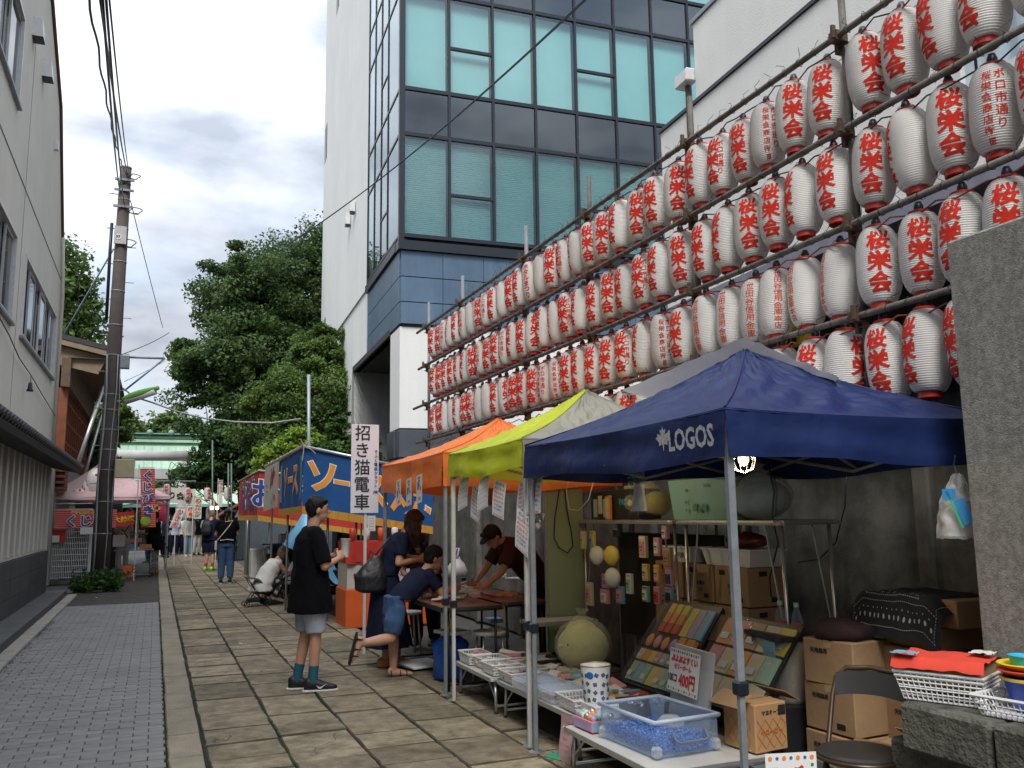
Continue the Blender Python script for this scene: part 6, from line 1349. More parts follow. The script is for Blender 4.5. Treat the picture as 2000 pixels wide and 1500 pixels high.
MB().tube([(-.10, -Lb/2-.012, .12), (-.10, -Lb/2-.045, .085), (-.085, -Lb/2-.05, .075), (.085, -Lb/2-.05, .075), (.10, -Lb/2-.045, .085), (.10, -Lb/2-.012, .12)], .007, 8).build('carry_handle', mat('grey_handle', (.14, .17, .21), .5), t, True)
balls = MB(); jb = random.Random(9); sph = MB().ell((0, 0, 0), (1, 1, 1), 8, 5)
for k in range(1500):
    r_ = jb.uniform(.006, .009); x, y, z = jb.uniform(-.18, .18), jb.uniform(-.245, .245), .015+.055*(k/1500)+jb.uniform(0, .012)
    balls.add([(x+v[0]*r_, y+v[1]*r_, z+v[2]*r_) for v in sph.v], sph.f)
jelly = mat('blue_jelly', (.01, .12, .60), .08, .5, 60, col2=(.10, .38, .85), spec=.8, thin=.25); o = balls.build('jelly_balls', jelly, t, True); o['kind'] = 'stuff'
cupc = thing('clear_cup', 'clear plastic cup standing in the box of blue jelly balls', 'cup', (2.63, 4.38, TZ+.085)); MB().lathe([(.032, 0), (.045, .12), (.046, .12), (.044, .118), (.030, .004), (.001, .004)], 18, caps=False).build('cup_wall', clearp, cupc, True)
pb = MB().lathe([(.001, .055), (.045, .05), (.075, .02), (.08, 0), (.001, 0)], 18, (2.66, 4.30, TZ+.075), caps=False).build('clear_bowl', frost, None, True); tag(pb, 'upturned clear bowl lying among the blue jelly balls', 'bowl')
# lid with price sign
t = thing('box_lid', 'clear ribbed storage lid standing upright as a sign holder', 'lid', (2.80, 4.30, TZ+.004), -4)
MB().bbox((0, 0, .235), (.008, .44, .47), .003, 0, 0, 9).build('lid_sheet', frost, t)
for k in range(6): MB().tube([(-.03+.0, -.17+.068*k, .03), (.035, -.17+.068*k, .44)], .004, 5).build('rib', frost, t)
lp = lambda x, y: Vector((-.012+.158*(y-0)-.012, -x, .34+y*.98))
sg = paper_sheet('price_card', 'white price card with red 400円 on the clear lid', lambda x, y: Vector((2.80, 4.30, TZ))+Matrix.Rotation(R(-4), 3, 'Z') @ lp(x-.03, y), .34, .235,
    [(red_ink, [(text('ぷよぷよすくい', .042, .0025), .0, .065), (text('400円', .085, .004, fx=.85), .045, -.045)]), (pink_ink, [(text('ゼリーボール', .032, .002), -.01, .022)]), (ink, [(text('100コ', .055, .002, fx=.8), -.115, -.045)]),
     (orange_ink, [(disc(.008, 10), -.15+.05*i, .104) for i in range(7)]), (blue_ink, [(disc(.008, 10), -.125+.05*i, .102) for i in range(6)]), (green_ink, [(disc(.008, 10), -.15+.06*i, -.103) for i in range(6)]), (yel_ink, [(disc(.008, 10), -.12+.06*i, -.103) for i in range(5)])])
# lattice carton and glitter ball box
lat = []
for i in range(-6, 10): lat.append((rect(.004, .34), -.14+.028*i, -.02, 32)); lat.append((rect(.004, .34), -.14+.028*i, -.02, -32))
def clipl(its, x0, x1, y0, y1):     # keep short lattice strokes inside the panel
    out = []
    for i in range(int((x1-x0)/.028)):
        for j in range(int((y1-y0)/.036)):
            cx, cy = x0+.014+.028*i, y0+.018+.036*j; out.append((rect(.0035, .044), cx, cy, 38 if (i+j) % 2 else -38))
    return out
orp = mat('orange_print', (.45, .13, .02), .7, 0)
carton('open carton with an orange lattice print standing beside the clear box', (2.98, 3.98, TZ+.004), (.22, .24, .24), 6, [(orp, 'end', clipl(0, -.10, .10, -.10, .05)), (orp, 'front', clipl(0, -.11, .11, -.10, .05)), (ink, 'end', [(text('マヨネーズ', .026, .001), -.0, .075), (rect(.05, .05), .075, .08)]), (orp, 'end', [(text('キユーピー', .03, .002), 0, -.02)])], True, mat('carton_tan', (.42, .24, .11), .85, .08))
t = thing('trinket_box', 'small pink printed box full of glittering balls at the front table corner', 'box', (2.40, 4.70, TZ+.004), 3)
MB().bbox((0, 0, .03), (.16, .22, .06), .004).build('box_wall', PAL[0], t); MB().box(-.0815, -.08, -.10, .10, .008, .05).build('side_print', PAL[5], t); MB().box(-.075, .075, -.1115, -.11, .008, .05).build('end_print', PAL[3], t)
for k in range(22): MB().ell((0, 0, 0), (.021, .021, .021), 10, 7).build('ball', [PAL[5], PAL[4], PAL[7], alu, PAL[1]][k % 5], t, True, loc=(-.055+.037*(k % 4), -.085+.034*(k//4), .068+random.random()*.012))
# pink price sheet hanging from the table end
c = at(1106, 1412, 0, 2.39)
paper_sheet('pink_price_sheet', 'long pink price sheet hanging from the low table edge by the tent legs', lambda x, y: Vector((2.385+.012*math.sin(y*14), c.y-x, .145+y)), .17, .29, [(mat('faint_red', (.45, .10, .10), .7, 0), [(text(s_, .016), -.01, .10-.033*i) for i, s_ in enumerate(('おもちゃ各種', 'くじ一回 200円', 'ヨーヨー 300円', '景品あり', '光るうちわ 500円', 'シール 100円'))])], mat('pink_paper', (.56, .36, .38), .8, .03))
# round yellow plush in a tied clear bag (plain)
def bagged(name, label, c, rad, m, top=True, squash=.92, cat='soft toy', seed=1):
    t = thing(name, label, cat, c); r_ = rad
    P_ = MB().ell((0, 0, r_*squash*.92), (r_*.93, r_*.93, r_*squash*.88), 26, 18).ell((0, r_*.1, r_*squash*1.45), (r_*.6, r_*.62, r_*.45), 20, 12); P_.ell((-r_*.86, -r_*.12, r_*.95), (r_*.14, r_*.16, r_*.07), 12, 8) if seed == 1 else None
    P_.build('plush_body', m, t, True)
    if seed == 1:
        for s_ in (-1, 1): MB().ell((-r_*.90*math.cos(.42), -r_*.1+s_*r_*.36, r_*1.02), (.006, .008, .008), 8, 6).build('eye', ink, t, True)
    g = []
    for i in range(19):
        f = i/18
        if f < .7: a = PI*(.02+f/.7*.80); g.append((r_*1.02*max(.02, math.sin(a)), r_*squash*(1-math.cos(a)*1.04)))
        else: q = (f-.7)/.3; g.append((r_*lerp(.50, .09, min(1, q*1.6)) if q < .7 else r_*lerp(.09, .26, (q-.7)/.3), r_*squash*1.86+q*r_*.42))
    Bm = MB().lathe(g, 40, caps=False); Bm.v = [tuple(Vector(v)*(1+.06*nz(v[0]*16+seed, v[1]*16, v[2]*8)+.03*nz(v[0]*40, v[1]*40, v[2]*14))) for v in Bm.v]; Bm.build('clear_bag', clear('bag_film', (.82, .82, .76), .10, .12, .30), t, True); return t
yplush = mat('pale_yellow_plush', (.78, .74, .34), .95, .08, 20, .3, 120, sheen=.4)
c = at(1138, 1242, 0, 3.12); bagged('bagged_plush', 'big round pale yellow green plush bird in a tied clear bag on the stall', (3.12, c.y, TZ+.02), .215, yplush)
# sloping display boards
def board(label, x0, z0, x1, z1, ya, yb, rows_, seed, rows_n):
    t = thing('display_board', label, 'display', (x0, ya, z0)); D = Vector((x1-x0, 0, z1-z0)); L_ = D.length; D.normalize(); N_ = Vector((-D.z, 0, D.x)); 
    M_ = Matrix(((D.x, 0, N_.x), (0, -1, 0), (D.z, 0, N_.z)))    # local u up the slope, v towards camera, n out
    MM = M_.to_4x4(); MB().box(0, L_, 0, ya-yb, -.015, 0, MM).build('backing', PAL[10], t)
    r = random.Random(seed)
    for ri, (u0, u1, items) in enumerate(rows_):
        n = len(items); v0 = .02; stp = (ya-yb-.04)/n
        for k, it in enumerate(items):
            if it is None: continue
            if isinstance(it, tuple):      # banded pack
                for q, cc in enumerate(it): ua = lerp(u0, u1, q/len(it)); MB().bbox(M_ @ Vector(((ua+lerp(u0, u1, (q+1)/len(it)))/2, v0+stp*(k+.5), .022)), (.001, .001, .001), .0001) if 0 else MB().box(ua+.002, lerp(u0, u1, (q+1)/len(it)), v0+stp*k+.012, v0+stp*(k+1)-.012, .002, .035, MM).build('pack_band', PAL[cc], t)
            elif it >= 100: MB().ell((0, 0, 0), ((u1-u0)*.42, stp*.36, .018), 14, 8, None).build('oval_pack', PAL[it-100], t, True, loc=M_ @ Vector(((u0+u1)/2, v0+stp*(k+.5), .015)), rot=M_.to_euler())
            else:
                MB().box(u0+.004, u1-.004, v0+stp*k+.004, v0+stp*(k+1)-.004, .002, .012+.01*r.random(), MM).build('packet', PAL[it], t)
                if r.random() < .6: MB().box(lerp(u0, u1, .2), lerp(u0, u1, .45), v0+stp*(k+.2), v0+stp*(k+.8), .0245, .0255, MM).build('label', PAL[7], t)
        MB().grid(lambda u, v: M_ @ Vector((lerp(u0, u1, v), lerp(.0, ya-yb, u), .04+.012*nz(u*12, v*3+ri))), 26, 5).build('cover_film', film, t, True)
    return t
board('sloping black board with orange and yellow banded sponge packs and pastel pouches', 3.10, .34, 3.52, .88, 5.62, 4.98, [(.02, .17, [4, 3, 4, 6, 2, 4, 3]), (.18, .27, [2, 1, 6, 0, 4, 5, 1, 6]), (.28, .40, [101, 100, 101, 105, (4, 1), (4, 1)]), (.41, .64, [None, (8, 1, 6), (8, 1, 6), (8, 1, 6), 6, 5, 3])], 3, 4)
board('sloping board of flat film wrapped trading packs right of the sponge packs', 3.16, .36, 3.54, .84, 4.92, 4.22, [(.02, .19, [4, 2, 2, 4, 2]), (.20, .38, [0, 2, 1, 2, 4]), (.39, .58, [1, 0, 11, 2, 6])], 5, 3)
# back shelf
fold_table('shelf_table', 'tall white legged trestle shelf along the wall, far half', 3.62, 4.12, 5.72, 7.35, 1.45, mat('shelf_top', (.46, .36, .22), .6, .1), alu, th=.03, brace=True, group='trestle shelves on the wall side')
fold_table('shelf_table', 'tall white legged trestle shelf along the wall, near half under the blue plush', 3.62, 4.12, 4.48, 5.68, 1.45, MATS['shelf_top'], alu, th=.03, group='trestle shelves on the wall side')
t = thing('green_partition', 'pale sage green partition board at the far end of the toy stall', 'partition', (3.0, 7.42, 0)); xa, xb = at(1068, 1100, 1, 7.42).x, at(1140, 1100, 1, 7.42).x
MB().bbox(((xa+xb)/2-3, 0, 1.02), (xb-xa, .03, 1.5), .004).build('board', mat('sage_green', (.30, .34, .20), .7, .05, 2, .05, 20), t); MB().bbox((xa-3-.008, 0, 1.0), (.016, .04, 1.95), .003).build('edge_trim', alu, t)
pts = [at(u, v, 1, 7.36) for u, v in ((1088, 935), (1092, 960), (1084, 1010), (1082, 1050), (1092, 1070), (1108, 1080), (1119, 1066), (1116, 1040), (1106, 990), (1103, 950), (1112, 930))]
wire('hanging_cable', pts, .006, black_metal, 'black cable hanging in a long loop in front of the sage green board')
pts = [at(u, v, 0, 3.4) for u, v in ((1112, 918), (1106, 960), (1112, 995), (1130, 998), (1150, 975), (1158, 945), (1150, 915))]
wire('hanging_cable', pts, .005, mat('white_cable', (.5, .5, .46), .5), 'pale cable drooping under the edge of the blue tent')
pts = [at(u, v, 0, 3.7) for u, v in ((1500, 905), (1512, 960), (1508, 1010), (1520, 1060), (1503, 1130), (1506, 1165), (1525, 1170))]; wire('hanging_cable', pts, .006, black_metal, 'black cable dangling past the blue bagged plush')
pts = [at(u, v, 0, 4.28) for u, v in ((1655, 905), (1650, 990), (1632, 1060), (1600, 1092), (1560, 1098))]; wire('hanging_cable', pts, .005, black_metal, 'thin black cable curving down the dark concrete wall')
# things on the shelf
SZ = 1.452
t = thing('black_display_case', 'black display box with clear packs and teal lettering on the shelf', 'box', (3.78, 6.72, SZ)); MB().bbox((0, 0, .13), (.22, .84, .25), .005).build('case', PAL[10], t)
decal([(text('PASS', .07, .003), .18, .0)], plane((-.11, 0, .15), (0, -1, 0), (0, 0, 1), .002)).build('lettering', mat('teal_ink', (.03, .35, .35), .5, 0), t)
for k in range(4): MB().bbox((-.116, .32-.09*k, .10+.03*(k % 2)), (.01, .07, .16), .003).build('clear_pack', [frost, PAL[2], frost, PAL[3]][k], t)
t = thing('orange_box', 'narrow upright orange picture box in front of the black display', 'box', (3.64, 6.75, SZ)); MB().bbox((0, 0, .10), (.03, .075, .20), .003).build('box', PAL[1], t); MB().box(-.017, -.0155, -.025, .025, .02, .18).build('print', PAL[2], t)
t = thing('yellow_tote', 'flat cream carrier with round handles above the black display', 'bag', (3.8, 6.62, SZ+.26)); MB().bbox((0, 0, .015), (.03, .22, .03), .004).build('panel', PAL[2], t); MB().tube([(0, .05*math.cos(a), .03+.06*math.sin(a)) for a in [PI*i/10 for i in range(11)]], .006, 6).build('handle', PAL[2], t, True)
c = at(1268, 1015, 0, 3.85); bagged('bagged_plush', 'yellow plush in a crumpled clear bag on the shelf left of the green box', (3.85, c.y, SZ), .20, mat('yellow_plush', (.70, .58, .18), .95, .1, 20, .3, 100, sheen=.3), seed=2, squash=.75)
ca, cb_ = at(1312, 1010, 0, 3.72), at(1422, 1010, 0, 3.72)
t = thing('mint_gift_box', 'large pale mint gift bucket with printed doodles on the shelf', 'box', (3.85, (ca.y+cb_.y)/2, SZ)); Lg = ca.y-cb_.y
MB().add([(x*s_, y*s_, z) for z, s_ in ((0, .94), (.30, 1.06)) for x, y in ((-.13, -Lg/2), (.13, -Lg/2), (.13, Lg/2), (-.13, Lg/2))], [(0, 3, 2, 1), (0, 1, 5, 4), (1, 2, 6, 5), (2, 3, 7, 6), (3, 0, 4, 7), (4, 5, 6, 7)]).build('bucket', mat('mint_card', (.26, .48, .42), .55, .04), t)
decal([(text('Smile', .04, .001), .14, .10), (disc(.03, 14), -.02, -.06), (disc(.024, 14), .04, -.075), (disc(.028, 14), .1, -.06), (disc(.012, 10), -.13, .07), (disc(.012, 10), -.14, -.02), (disc(.012, 10), -.13, -.08)], plane((-.138, 0, .15), (0, -1, 0), (0, 0, 1), .006)).build('print', mat('doodle_teal', (.09, .25, .22), .6, 0), t)
c = at(1488, 1015, 0, 3.85); bagged('bagged_plush', 'large pale blue plush in a clear bag at the near end of the shelf', (3.85, c.y, SZ), .215, mat('pale_blue_plush', (.30, .48, .58), .95, .1, 20, .3, 100, sheen=.3), seed=3, squash=.72)
# hanging merchandise below the shelf, plain prints only
rg_ = random.Random(12)
rack = [(1140, 1055, .075, .16, [2, 6]), (1158, 1055, .07, .16, [6, 3]), (1257, 1068, .10, .17, [2, 0]), (1285, 1068, .085, .14, [0, 7]), (1305, 1090, .10, .16, [11, 11]), (1262, 1118, .08, .13, [6, 2]), (1285, 1120, .08, .13, [1, 2]), (1308, 1128, .09, .12, [0, 9]), (1262, 1160, .08, .12, [4, 7]), (1285, 1163, .08, .13, [0, 8]), (1308, 1165, .09, .13, [3, 10]), (1152, 1160, .11, .2, [2, 0]), (1185, 1135, .13, .12, [0, 5]), (1182, 1165, .13, .12, [0, 7]), (1212, 1162, .11, .14, [3, 0]), (1230, 1140, .08, .16, [7, 4]), (1300, 1040, .07, .10, [0, 7]), (1205, 1040, .10, .07, [10, 10])]
cn = ['pink', 'orange', 'cream', 'sky blue', 'mint', 'lilac', 'yellow', 'white', 'red', 'navy', 'black', 'tan']
for k, (u, v, w, h, cc) in enumerate(rack):
    c = at(u, v, 0, 3.60); t = thing('toy_pack', f'{cn[cc[0]]} toy pack with a {cn[cc[1]]} panel, {ordi(k) if k else "first "}on the rack below the shelf', 'toy pack', c, 0, 'toy packs hung below the shelf')
    MB().bbox((0, 0, 0), (.03, w, h), .003).build('card', PAL[cc[0]], t); MB().bbox((-.018, 0, -.01), (.01, w*.7, h*.62), .004).build('window', PAL[cc[1]], t); MB().box(-.0165, -.0155, -w*.4, w*.4, h*.36, h*.44).build('print_strip', PAL[(cc[0]+5) % 12], t)
    decal([(disc(.008, 10), -w*.12, .0), (disc(.008, 10), w*.12, .0), (rect(w*.3, .006), 0, -h*.15)], plane((-.0235, 0, 0), (0, -1, 0), (0, 0, 1), .002)).build('print', ink, t)
for k, (u, v, m, lb_) in enumerate(((1167, 1085, PAL[7], 'plain white domed party plate hanging leftmost below the shelf'), (1195, 1085, PAL[6], 'plain yellow domed party plate hanging below the shelf'), (1197, 1128, PAL[7], 'plain white domed party plate hanging low over pink boxes'))):  # blank domes standing in for the hanging character masks
    c = at(u, v, 0, 3.56); o = MB().lathe([(.078, 0), (.083, .004), (.072, .022), (.045, .042), (.001, .050)], 24, (0, 0, 0), Matrix.Rotation(R(-90), 4, 'Y')).build('party_plate', m, None, True, loc=c, rot=(R(12*k-10), 0, R(25))); tag(o, lb_, 'plate', 'party plates below the shelf')
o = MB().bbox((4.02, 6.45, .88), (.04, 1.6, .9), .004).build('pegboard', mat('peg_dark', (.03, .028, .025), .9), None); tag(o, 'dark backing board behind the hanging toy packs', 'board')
# cartons under the near shelf
pk = lambda a, b: [(ink, 'front', [(rect(.07, .035), -.10, .09), (rect(.06, .03), .10, -.09), (text(a, .035, .001), .03, 0), (text(b, .028, .001), .03, -.045)]), (ink, 'end', [(rect(.06, .03), .05, -.09), (rect(.07, .035), -.04, .09)])]
yy = [6.12, 5.70, 5.30]
o = MB().bbox((4.0, 5.55, .285), (.34, 1.5, .56), .01).build('dark_crate', PAL[10], None); tag(o, 'black crate hidden under the lower row of cartons', 'crate')
for j, (z, nmr) in enumerate(((.57, 'bottom'), (.85, 'upper'))):
    for k in range(3):
        carton(f'brown carton, {["farthest", "middle", "nearest"][k]} in the {nmr} row below the near shelf', (3.98, yy[k]-.02*j, z), (.34, .385, .272), random.uniform(-3, 3), pk('たべもの', 'えんせん') if k != 1 else pk('お菓子', '12入'), group='cartons below the shelf')
for k, (y0_, w, lb_) in enumerate(((5.98, .42, 'white plastic tub on the upper cartons, left one'), (5.32, .58, 'wide white flat tub with a label on the upper cartons'))):
    t = thing('plastic_tub', lb_, 'tub', (3.95, y0_, 1.125)); MB().add([(x*s_, y*s_, z) for z, s_ in ((0, .88), (.11, 1), (.11, 1.05), (.122, 1.05), (.122, .95), (.02, .86)) for x, y in ((-.15, -w/2), (.15, -w/2), (.15, w/2), (-.15, w/2))], [(r_*4+i, r_*4+(i+1) % 4, (r_+1)*4+(i+1) % 4, (r_+1)*4+i) for r_ in range(5) for i in range(4)]+[(3, 2, 1, 0), (20, 21, 22, 23)]).build('tub', bask_w, t); MB().bbox((-.155, -.08, .06), (.006, .06, .03), .001).build('label', mat('tag_grey', (.3, .3, .3), .7), t)
t = thing('wrapped_parcel', 'crumpled clear bag of dark red goods on the wide white tub', 'bag', (3.95, 5.25, 1.25)); Gm = MB().ell((0, 0, .05), (.12, .17, .06), 22, 12); Gm.v = [tuple(Vector(v)*(1+.18*nz(v[0]*20, v[1]*20, v[2]*20))) for v in Gm.v]; Gm.build('bag', mat('dark_red_goods', (.14, .03, .03), .3, .5, 25), t, True)
# cooler bag, bottles
c = at(1530, 1258, 0, 3.55); t = thing('cooler_bag', 'off white canvas cooler bag with black straps standing on a dark crate', 'bag', (3.55, c.y, .40), -8)
MB().bbox((0, 0, -.19), (.30, .40, .38), .01).build('support', PAL[10], t)
Bc = MB(); loft(Bc, [((0, 0, .0), (.11, 0, 0), (0, .16, 0)), ((0, 0, .02), (.125, 0, 0), (0, .175, 0)), ((0, 0, .2), (.135, 0, 0), (0, .19, 0)), ((0, 0, .37), (.14, 0, 0), (0, .20, 0))], 32); Bc.build('bag_body', mat('canvas', (.44, .40, .32), .9, .08, 8, .2, 50), t, 40)
MB().box(-.148, .148, -.205, .205, .355, .385).build('top_band', PAL[10], t)
MB().tube([(-.137, .11, .01), (-.142, .10, .37)], .013, 4).build('strap', PAL[10], t); MB().tube([(-.145, .09, .25), (-.150, -.02, .12), (-.145, -.15, .05)], .013, 4).build('strap', PAL[10], t); MB().box(-.150, -.144, -.15, -.02, .22, .35).build('pocket_paper', PAL[3], t)
for k, y0_ in enumerate((c.y+.05, c.y-.10)):
    t = thing('drink_bottle', ['left', 'right'][k]+' clear drink bottle with a green cap and red drink on the cooler bag', 'bottle', (3.58, y0_, .79)); MB().lathe([(.034, 0), (.036, .06), (.03, .10), (.014, .135), (.014, .15)], 14).build('bottle', clearp, t, True); MB().lathe([(.016, .15), (.016, .175)], 12).build('cap', PAL[4], t); MB().lathe([(.037, .0), (.037, .055)], 14).build('label', PAL[8], t)
# boxes, bandana, chair, tub on the near right
bx_ = [((3.62, 3.98, .56), (.30, .34, .24), 8, 'brown carton under the dark cloth, top of the left stack'), ((3.62, 3.98, .31), (.30, .36, .25), 4, 'brown carton, middle of the left stack behind the chair'), ((3.62, 3.98, .04), (.32, .36, .26), 2, 'brown carton at the foot of the left stack behind the chair'),
       ((3.90, 3.62, .52), (.34, .40, .26), -6, 'brown carton below the red printed box'), ((3.88, 3.62, .26), (.34, .42, .25), -3, 'brown carton second from the floor in the right stack'), ((3.88, 3.60, .0), (.36, .42, .25), 0, 'brown carton at the floor in the right stack'), ((3.50, 3.42, .10), (.34, .44, .24), 12, 'open flapped carton with a printed grid right behind the chair'), ((3.50, 3.42, -.0), (.36, .46, .095), 12, 'flattened carton under the gridded one')]
for c_, d_, rz_, lb_ in bx_:
    grid_p = [(rect(.003, .12), -.12+.04*i, 0) for i in range(7)]+[(rect(.24, .003), 0, -.05+.025*i) for i in range(5)] if 'grid' in lb_ and 'open' in lb_ else [(rect(.06, .03), .08, -.08), (text('天地無用', .03, .001), -.06, .06)]
    carton(lb_, c_, d_, rz_, [(ink, 'front', grid_p)], 'open' in lb_, group='cartons stacked behind the chair')
carton('flat tan carton with red lettering under the bandana', (3.92, 3.64, .785), (.32, .40, .12), -5, [(mat('faded_red', (.40, .06, .03), .7, 0), 'front', [(text('キユーピーマヨネーズ', .04, .002), 0, .0)])])
o = carton('orange brown carton peeping out from the black bandana', (3.90, 3.50, .91), (.26, .36, .14), -5, [(orp, 'front', clipl(0, -.17, .17, -.06, .06))])
bd = thing('bandana', 'black bandana with white paisley border draped over the stacked boxes', 'cloth', (3.86, 3.68, 1.06), -5)
band = mat('bandana_black', (.010, .010, .014), .9, .1, 9)
def bf(u, v):
    x, y = lerp(-.30, .26, u), lerp(-.34, .36, v); z = .012*nz(u*6, v*6); e = max(0, abs(x+.02)-.15); 
    if x < -.15: z -= (-.15-x)*1.55; x = -.15-(-.15-x)*.25
    e = max(0, abs(y)-.24); z -= e*.8; return Vector((x+.01*nz(u*9, v*9, 3), y, z))
MB().grid(bf, 30, 34).build('cloth', band, bd, True)
pz = []
for i in range(15):
    for yv in (.10, .30): pz.append((disc(.010, 8, 1.6), .10+.055*i*1.0, yv, 20*i))
bfn = lambda x, y: bf(y, x)+Vector((-.004, 0, .004))
pr_ = []
for i in range(16): pr_ += [(disc(.011, 7, 1.5), .08+.054*i, .12), (disc(.006, 6), .105+.054*i, .17)] if i < 16 else []
for i in range(8): pr_ += [(disc(.012, 7, 1.7), .28+.06*i, .32), (disc(.012, 7, 1.7), .28+.06*i, .40)]
for (x0, y0_, x1, y1_) in ((.05, .06, .93, .06), (.05, .22, .93, .22), (.22, .26, .78, .26), (.22, .46, .78, .46), (.05, .06, .05, .6), (.93, .06, .93, .6), (.22, .26, .22, .46), (.78, .26, .78, .46)):
    n = int(max(abs(x1-x0), abs(y1_-y0_))/.02); pr_ += [(rect(.012, .005) if y0_ == y1_ else rect(.004, .012), lerp(x0, x1, i/n), lerp(y0_, y1_, i/n)) for i in range(n+1)]
decal(pr_, bfn).build('paisley_print', mat('paisley_white', (.33, .34, .36), .8, 0), bd)
dk = MB().ell((0, 0, 0), (.15, .17, .07), 20, 12); dk.v = [tuple(Vector(v)*(1+.22*nz(v[0]*13, v[1]*13, v[2]*13))) for v in dk.v]; o = dk.build('dark_jacket', mat('dark_jacket', (.03, .012, .014), .9, .2), None, True, loc=(3.60, 3.98, .84)); tag(o, 'crumpled dark jacket with a white glove on the left carton stack', 'jacket')
ch = thing('folding_chair', 'black round seated folding chair with brown tube frame in front of the cartons', 'chair', (3.02, 3.28, 0), -62)
tubm = mat('bronze_tube', (.09, .065, .045), .35, .2, metal=.6); pvc = mat('black_vinyl', (.03, .03, .03), .45, .15, 8)
MB().lathe([(.001, .43), (.17, .43), (.185, .42), (.185, .405), (.17, .395), (.001, .395)], 36, caps=False).build('seat', pvc, ch, 30); MB().tube([(.188*math.cos(a), .188*math.sin(a), .405) for a in [2*PI*i/32 for i in range(32)]], .010, 8, close=True).build('seat_ring', tubm, ch, True)
fp = [(-.17, -.16, 0), (-.175, .10, .42), (-.175, .19, .62), (-.165, .225, .70), (-.12, .245, .745), (0, .255, .755), (.12, .245, .745), (.165, .225, .70), (.175, .19, .62), (.175, .10, .42), (.17, -.16, 0)]
MB().tube(fp, .0125, 10).build('back_frame', tubm, ch, True); MB().tube([(-.165, .26, 0), (-.16, -.02, .40), (.16, -.02, .40), (.165, .26, 0)], .0115, 8).build('rear_leg', tubm, ch, True)
MB().grid(lambda u, v: ((u-.5)*.325, .232+.022*v-.03*(2*u-1)**2, .635+.105*v-.015*(2*u-1)**2), 16, 4).build('backrest', pvc, ch, True); MB().grid(lambda u, v: ((u-.5)*.325, .220+.022*v-.03*(2*u-1)**2, .635+.105*v-.015*(2*u-1)**2), 16, 4).build('backrest_front', pvc, ch, True)
t = thing('grey_tub', 'translucent grey storage tub on the floor left of the chair', 'tub', (2.98, 3.55, 0), -5); g_ = MB(); w, l = .36, .50
g_.add([(x*s_, y*s_, z) for z, s_ in ((0.01, .88), (.24, 1), (.24, 1.06), (.255, 1.06), (.255, .96), (.03, .85)) for x, y in ((-w/2, -l/2), (w/2, -l/2), (w/2, l/2), (-w/2, l/2))], [(r_*4+i, r_*4+(i+1) % 4, (r_+1)*4+(i+1) % 4, (r_+1)*4+i) for r_ in range(5) for i in range(4)]+[(3, 2, 1, 0), (20, 21, 22, 23)]).build('tub_wall', mat('grey_tub', (.14, .16, .16), .4, .05), t)
c = at(1545, 1487, 1, 3.05)
paper_sheet('price_card', 'price card with a red heading at the very bottom beside the tub', lambda x, y: Vector((c.x+x*.97, 3.05-x*.25, c.z-.085+y*.99)), .22, .24, [(red_ink, [(text('スーパー', .05, .003), 0, .045), (text('ボール', .05, .003), 0, -.02)]), (orange_ink, [(disc(.009, 10), -.09+.06*i, .10) for i in range(4)]), (blue_ink, [(disc(.007, 10), -.06+.06*i, .10) for i in range(3)]), (green_ink, [(disc(.007, 10), .09, .07-.05*i) for i in range(3)])])
# ledge baskets with fabric and buckets
def lpt(u, v, z): return at(u, v, 2, z)
lz = .722
b1 = basket('two nested white mesh baskets under a carton with red fabric on the ledge', (3.12, 2.84, lz), .26, .34, .10, 25, group=None)
b1b = basket('white mesh basket rim nested on top of the other on the ledge', (3.12, 2.84, lz+.018), .27, .35, .10, 25, group=None)
b1b['label'] = 'upper of two nested white mesh baskets on the ledge'; b1['label'] = 'lower of two nested white mesh baskets on the ledge'
carton('shallow brown carton in the nested baskets on the ledge', (3.12, 2.84, lz+.07), (.25, .32, .09), 25)
t = thing('folded_fabric', 'folded bright red printed fabric with white and blue corners in the ledge carton', 'fabric', (3.12, 2.84, lz+.165), 25)
MB().grid(lambda u, v: ((u-.5)*.30, (v-.5)*.36, .012+.012*nz(u*5, v*5)-.5*max(0, abs(u-.5)-.42)), 14, 14).build('red_cloth', mat('red_fabric', (.60, .05, .025), .85, .1), t, True); MB().grid(lambda u, v: (-.15+u*.09, .08+v*.10, .028+.01*nz(u*4, v*4)), 6, 6).build('blue_corner', PAL[3], t, True); MB().grid(lambda u, v: (.02+u*.1, -.17+v*.09, .03+.01*nz(u*4, v*4)), 6, 6).build('white_corner', PAL[7], t, True)
c2 = Vector((3.13, 2.40, lz)); basket('long white mesh basket holding sand toys at the right end of the ledge', c2, .24, .46, .075, 10, group=None)
bp = Vector((3.17, 2.50, lz+.02)); t = thing('toy_bucket', 'royal blue toy bucket with a yellow rim under stacked sieves', 'bucket', bp)
MB().lathe([(.066, 0), (.092, .11), (.095, .11), (.09, .105), (.062, .005), (.001, .005)], 28, caps=False).build('bucket', mat('royal_blue', (.012, .06, .45), .35, .03), t, True); MB().lathe([(.094, .108), (.104, .112), (.104, .122), (.094, .122)], 28, caps=False).build('rim', PAL[6], t, 30)
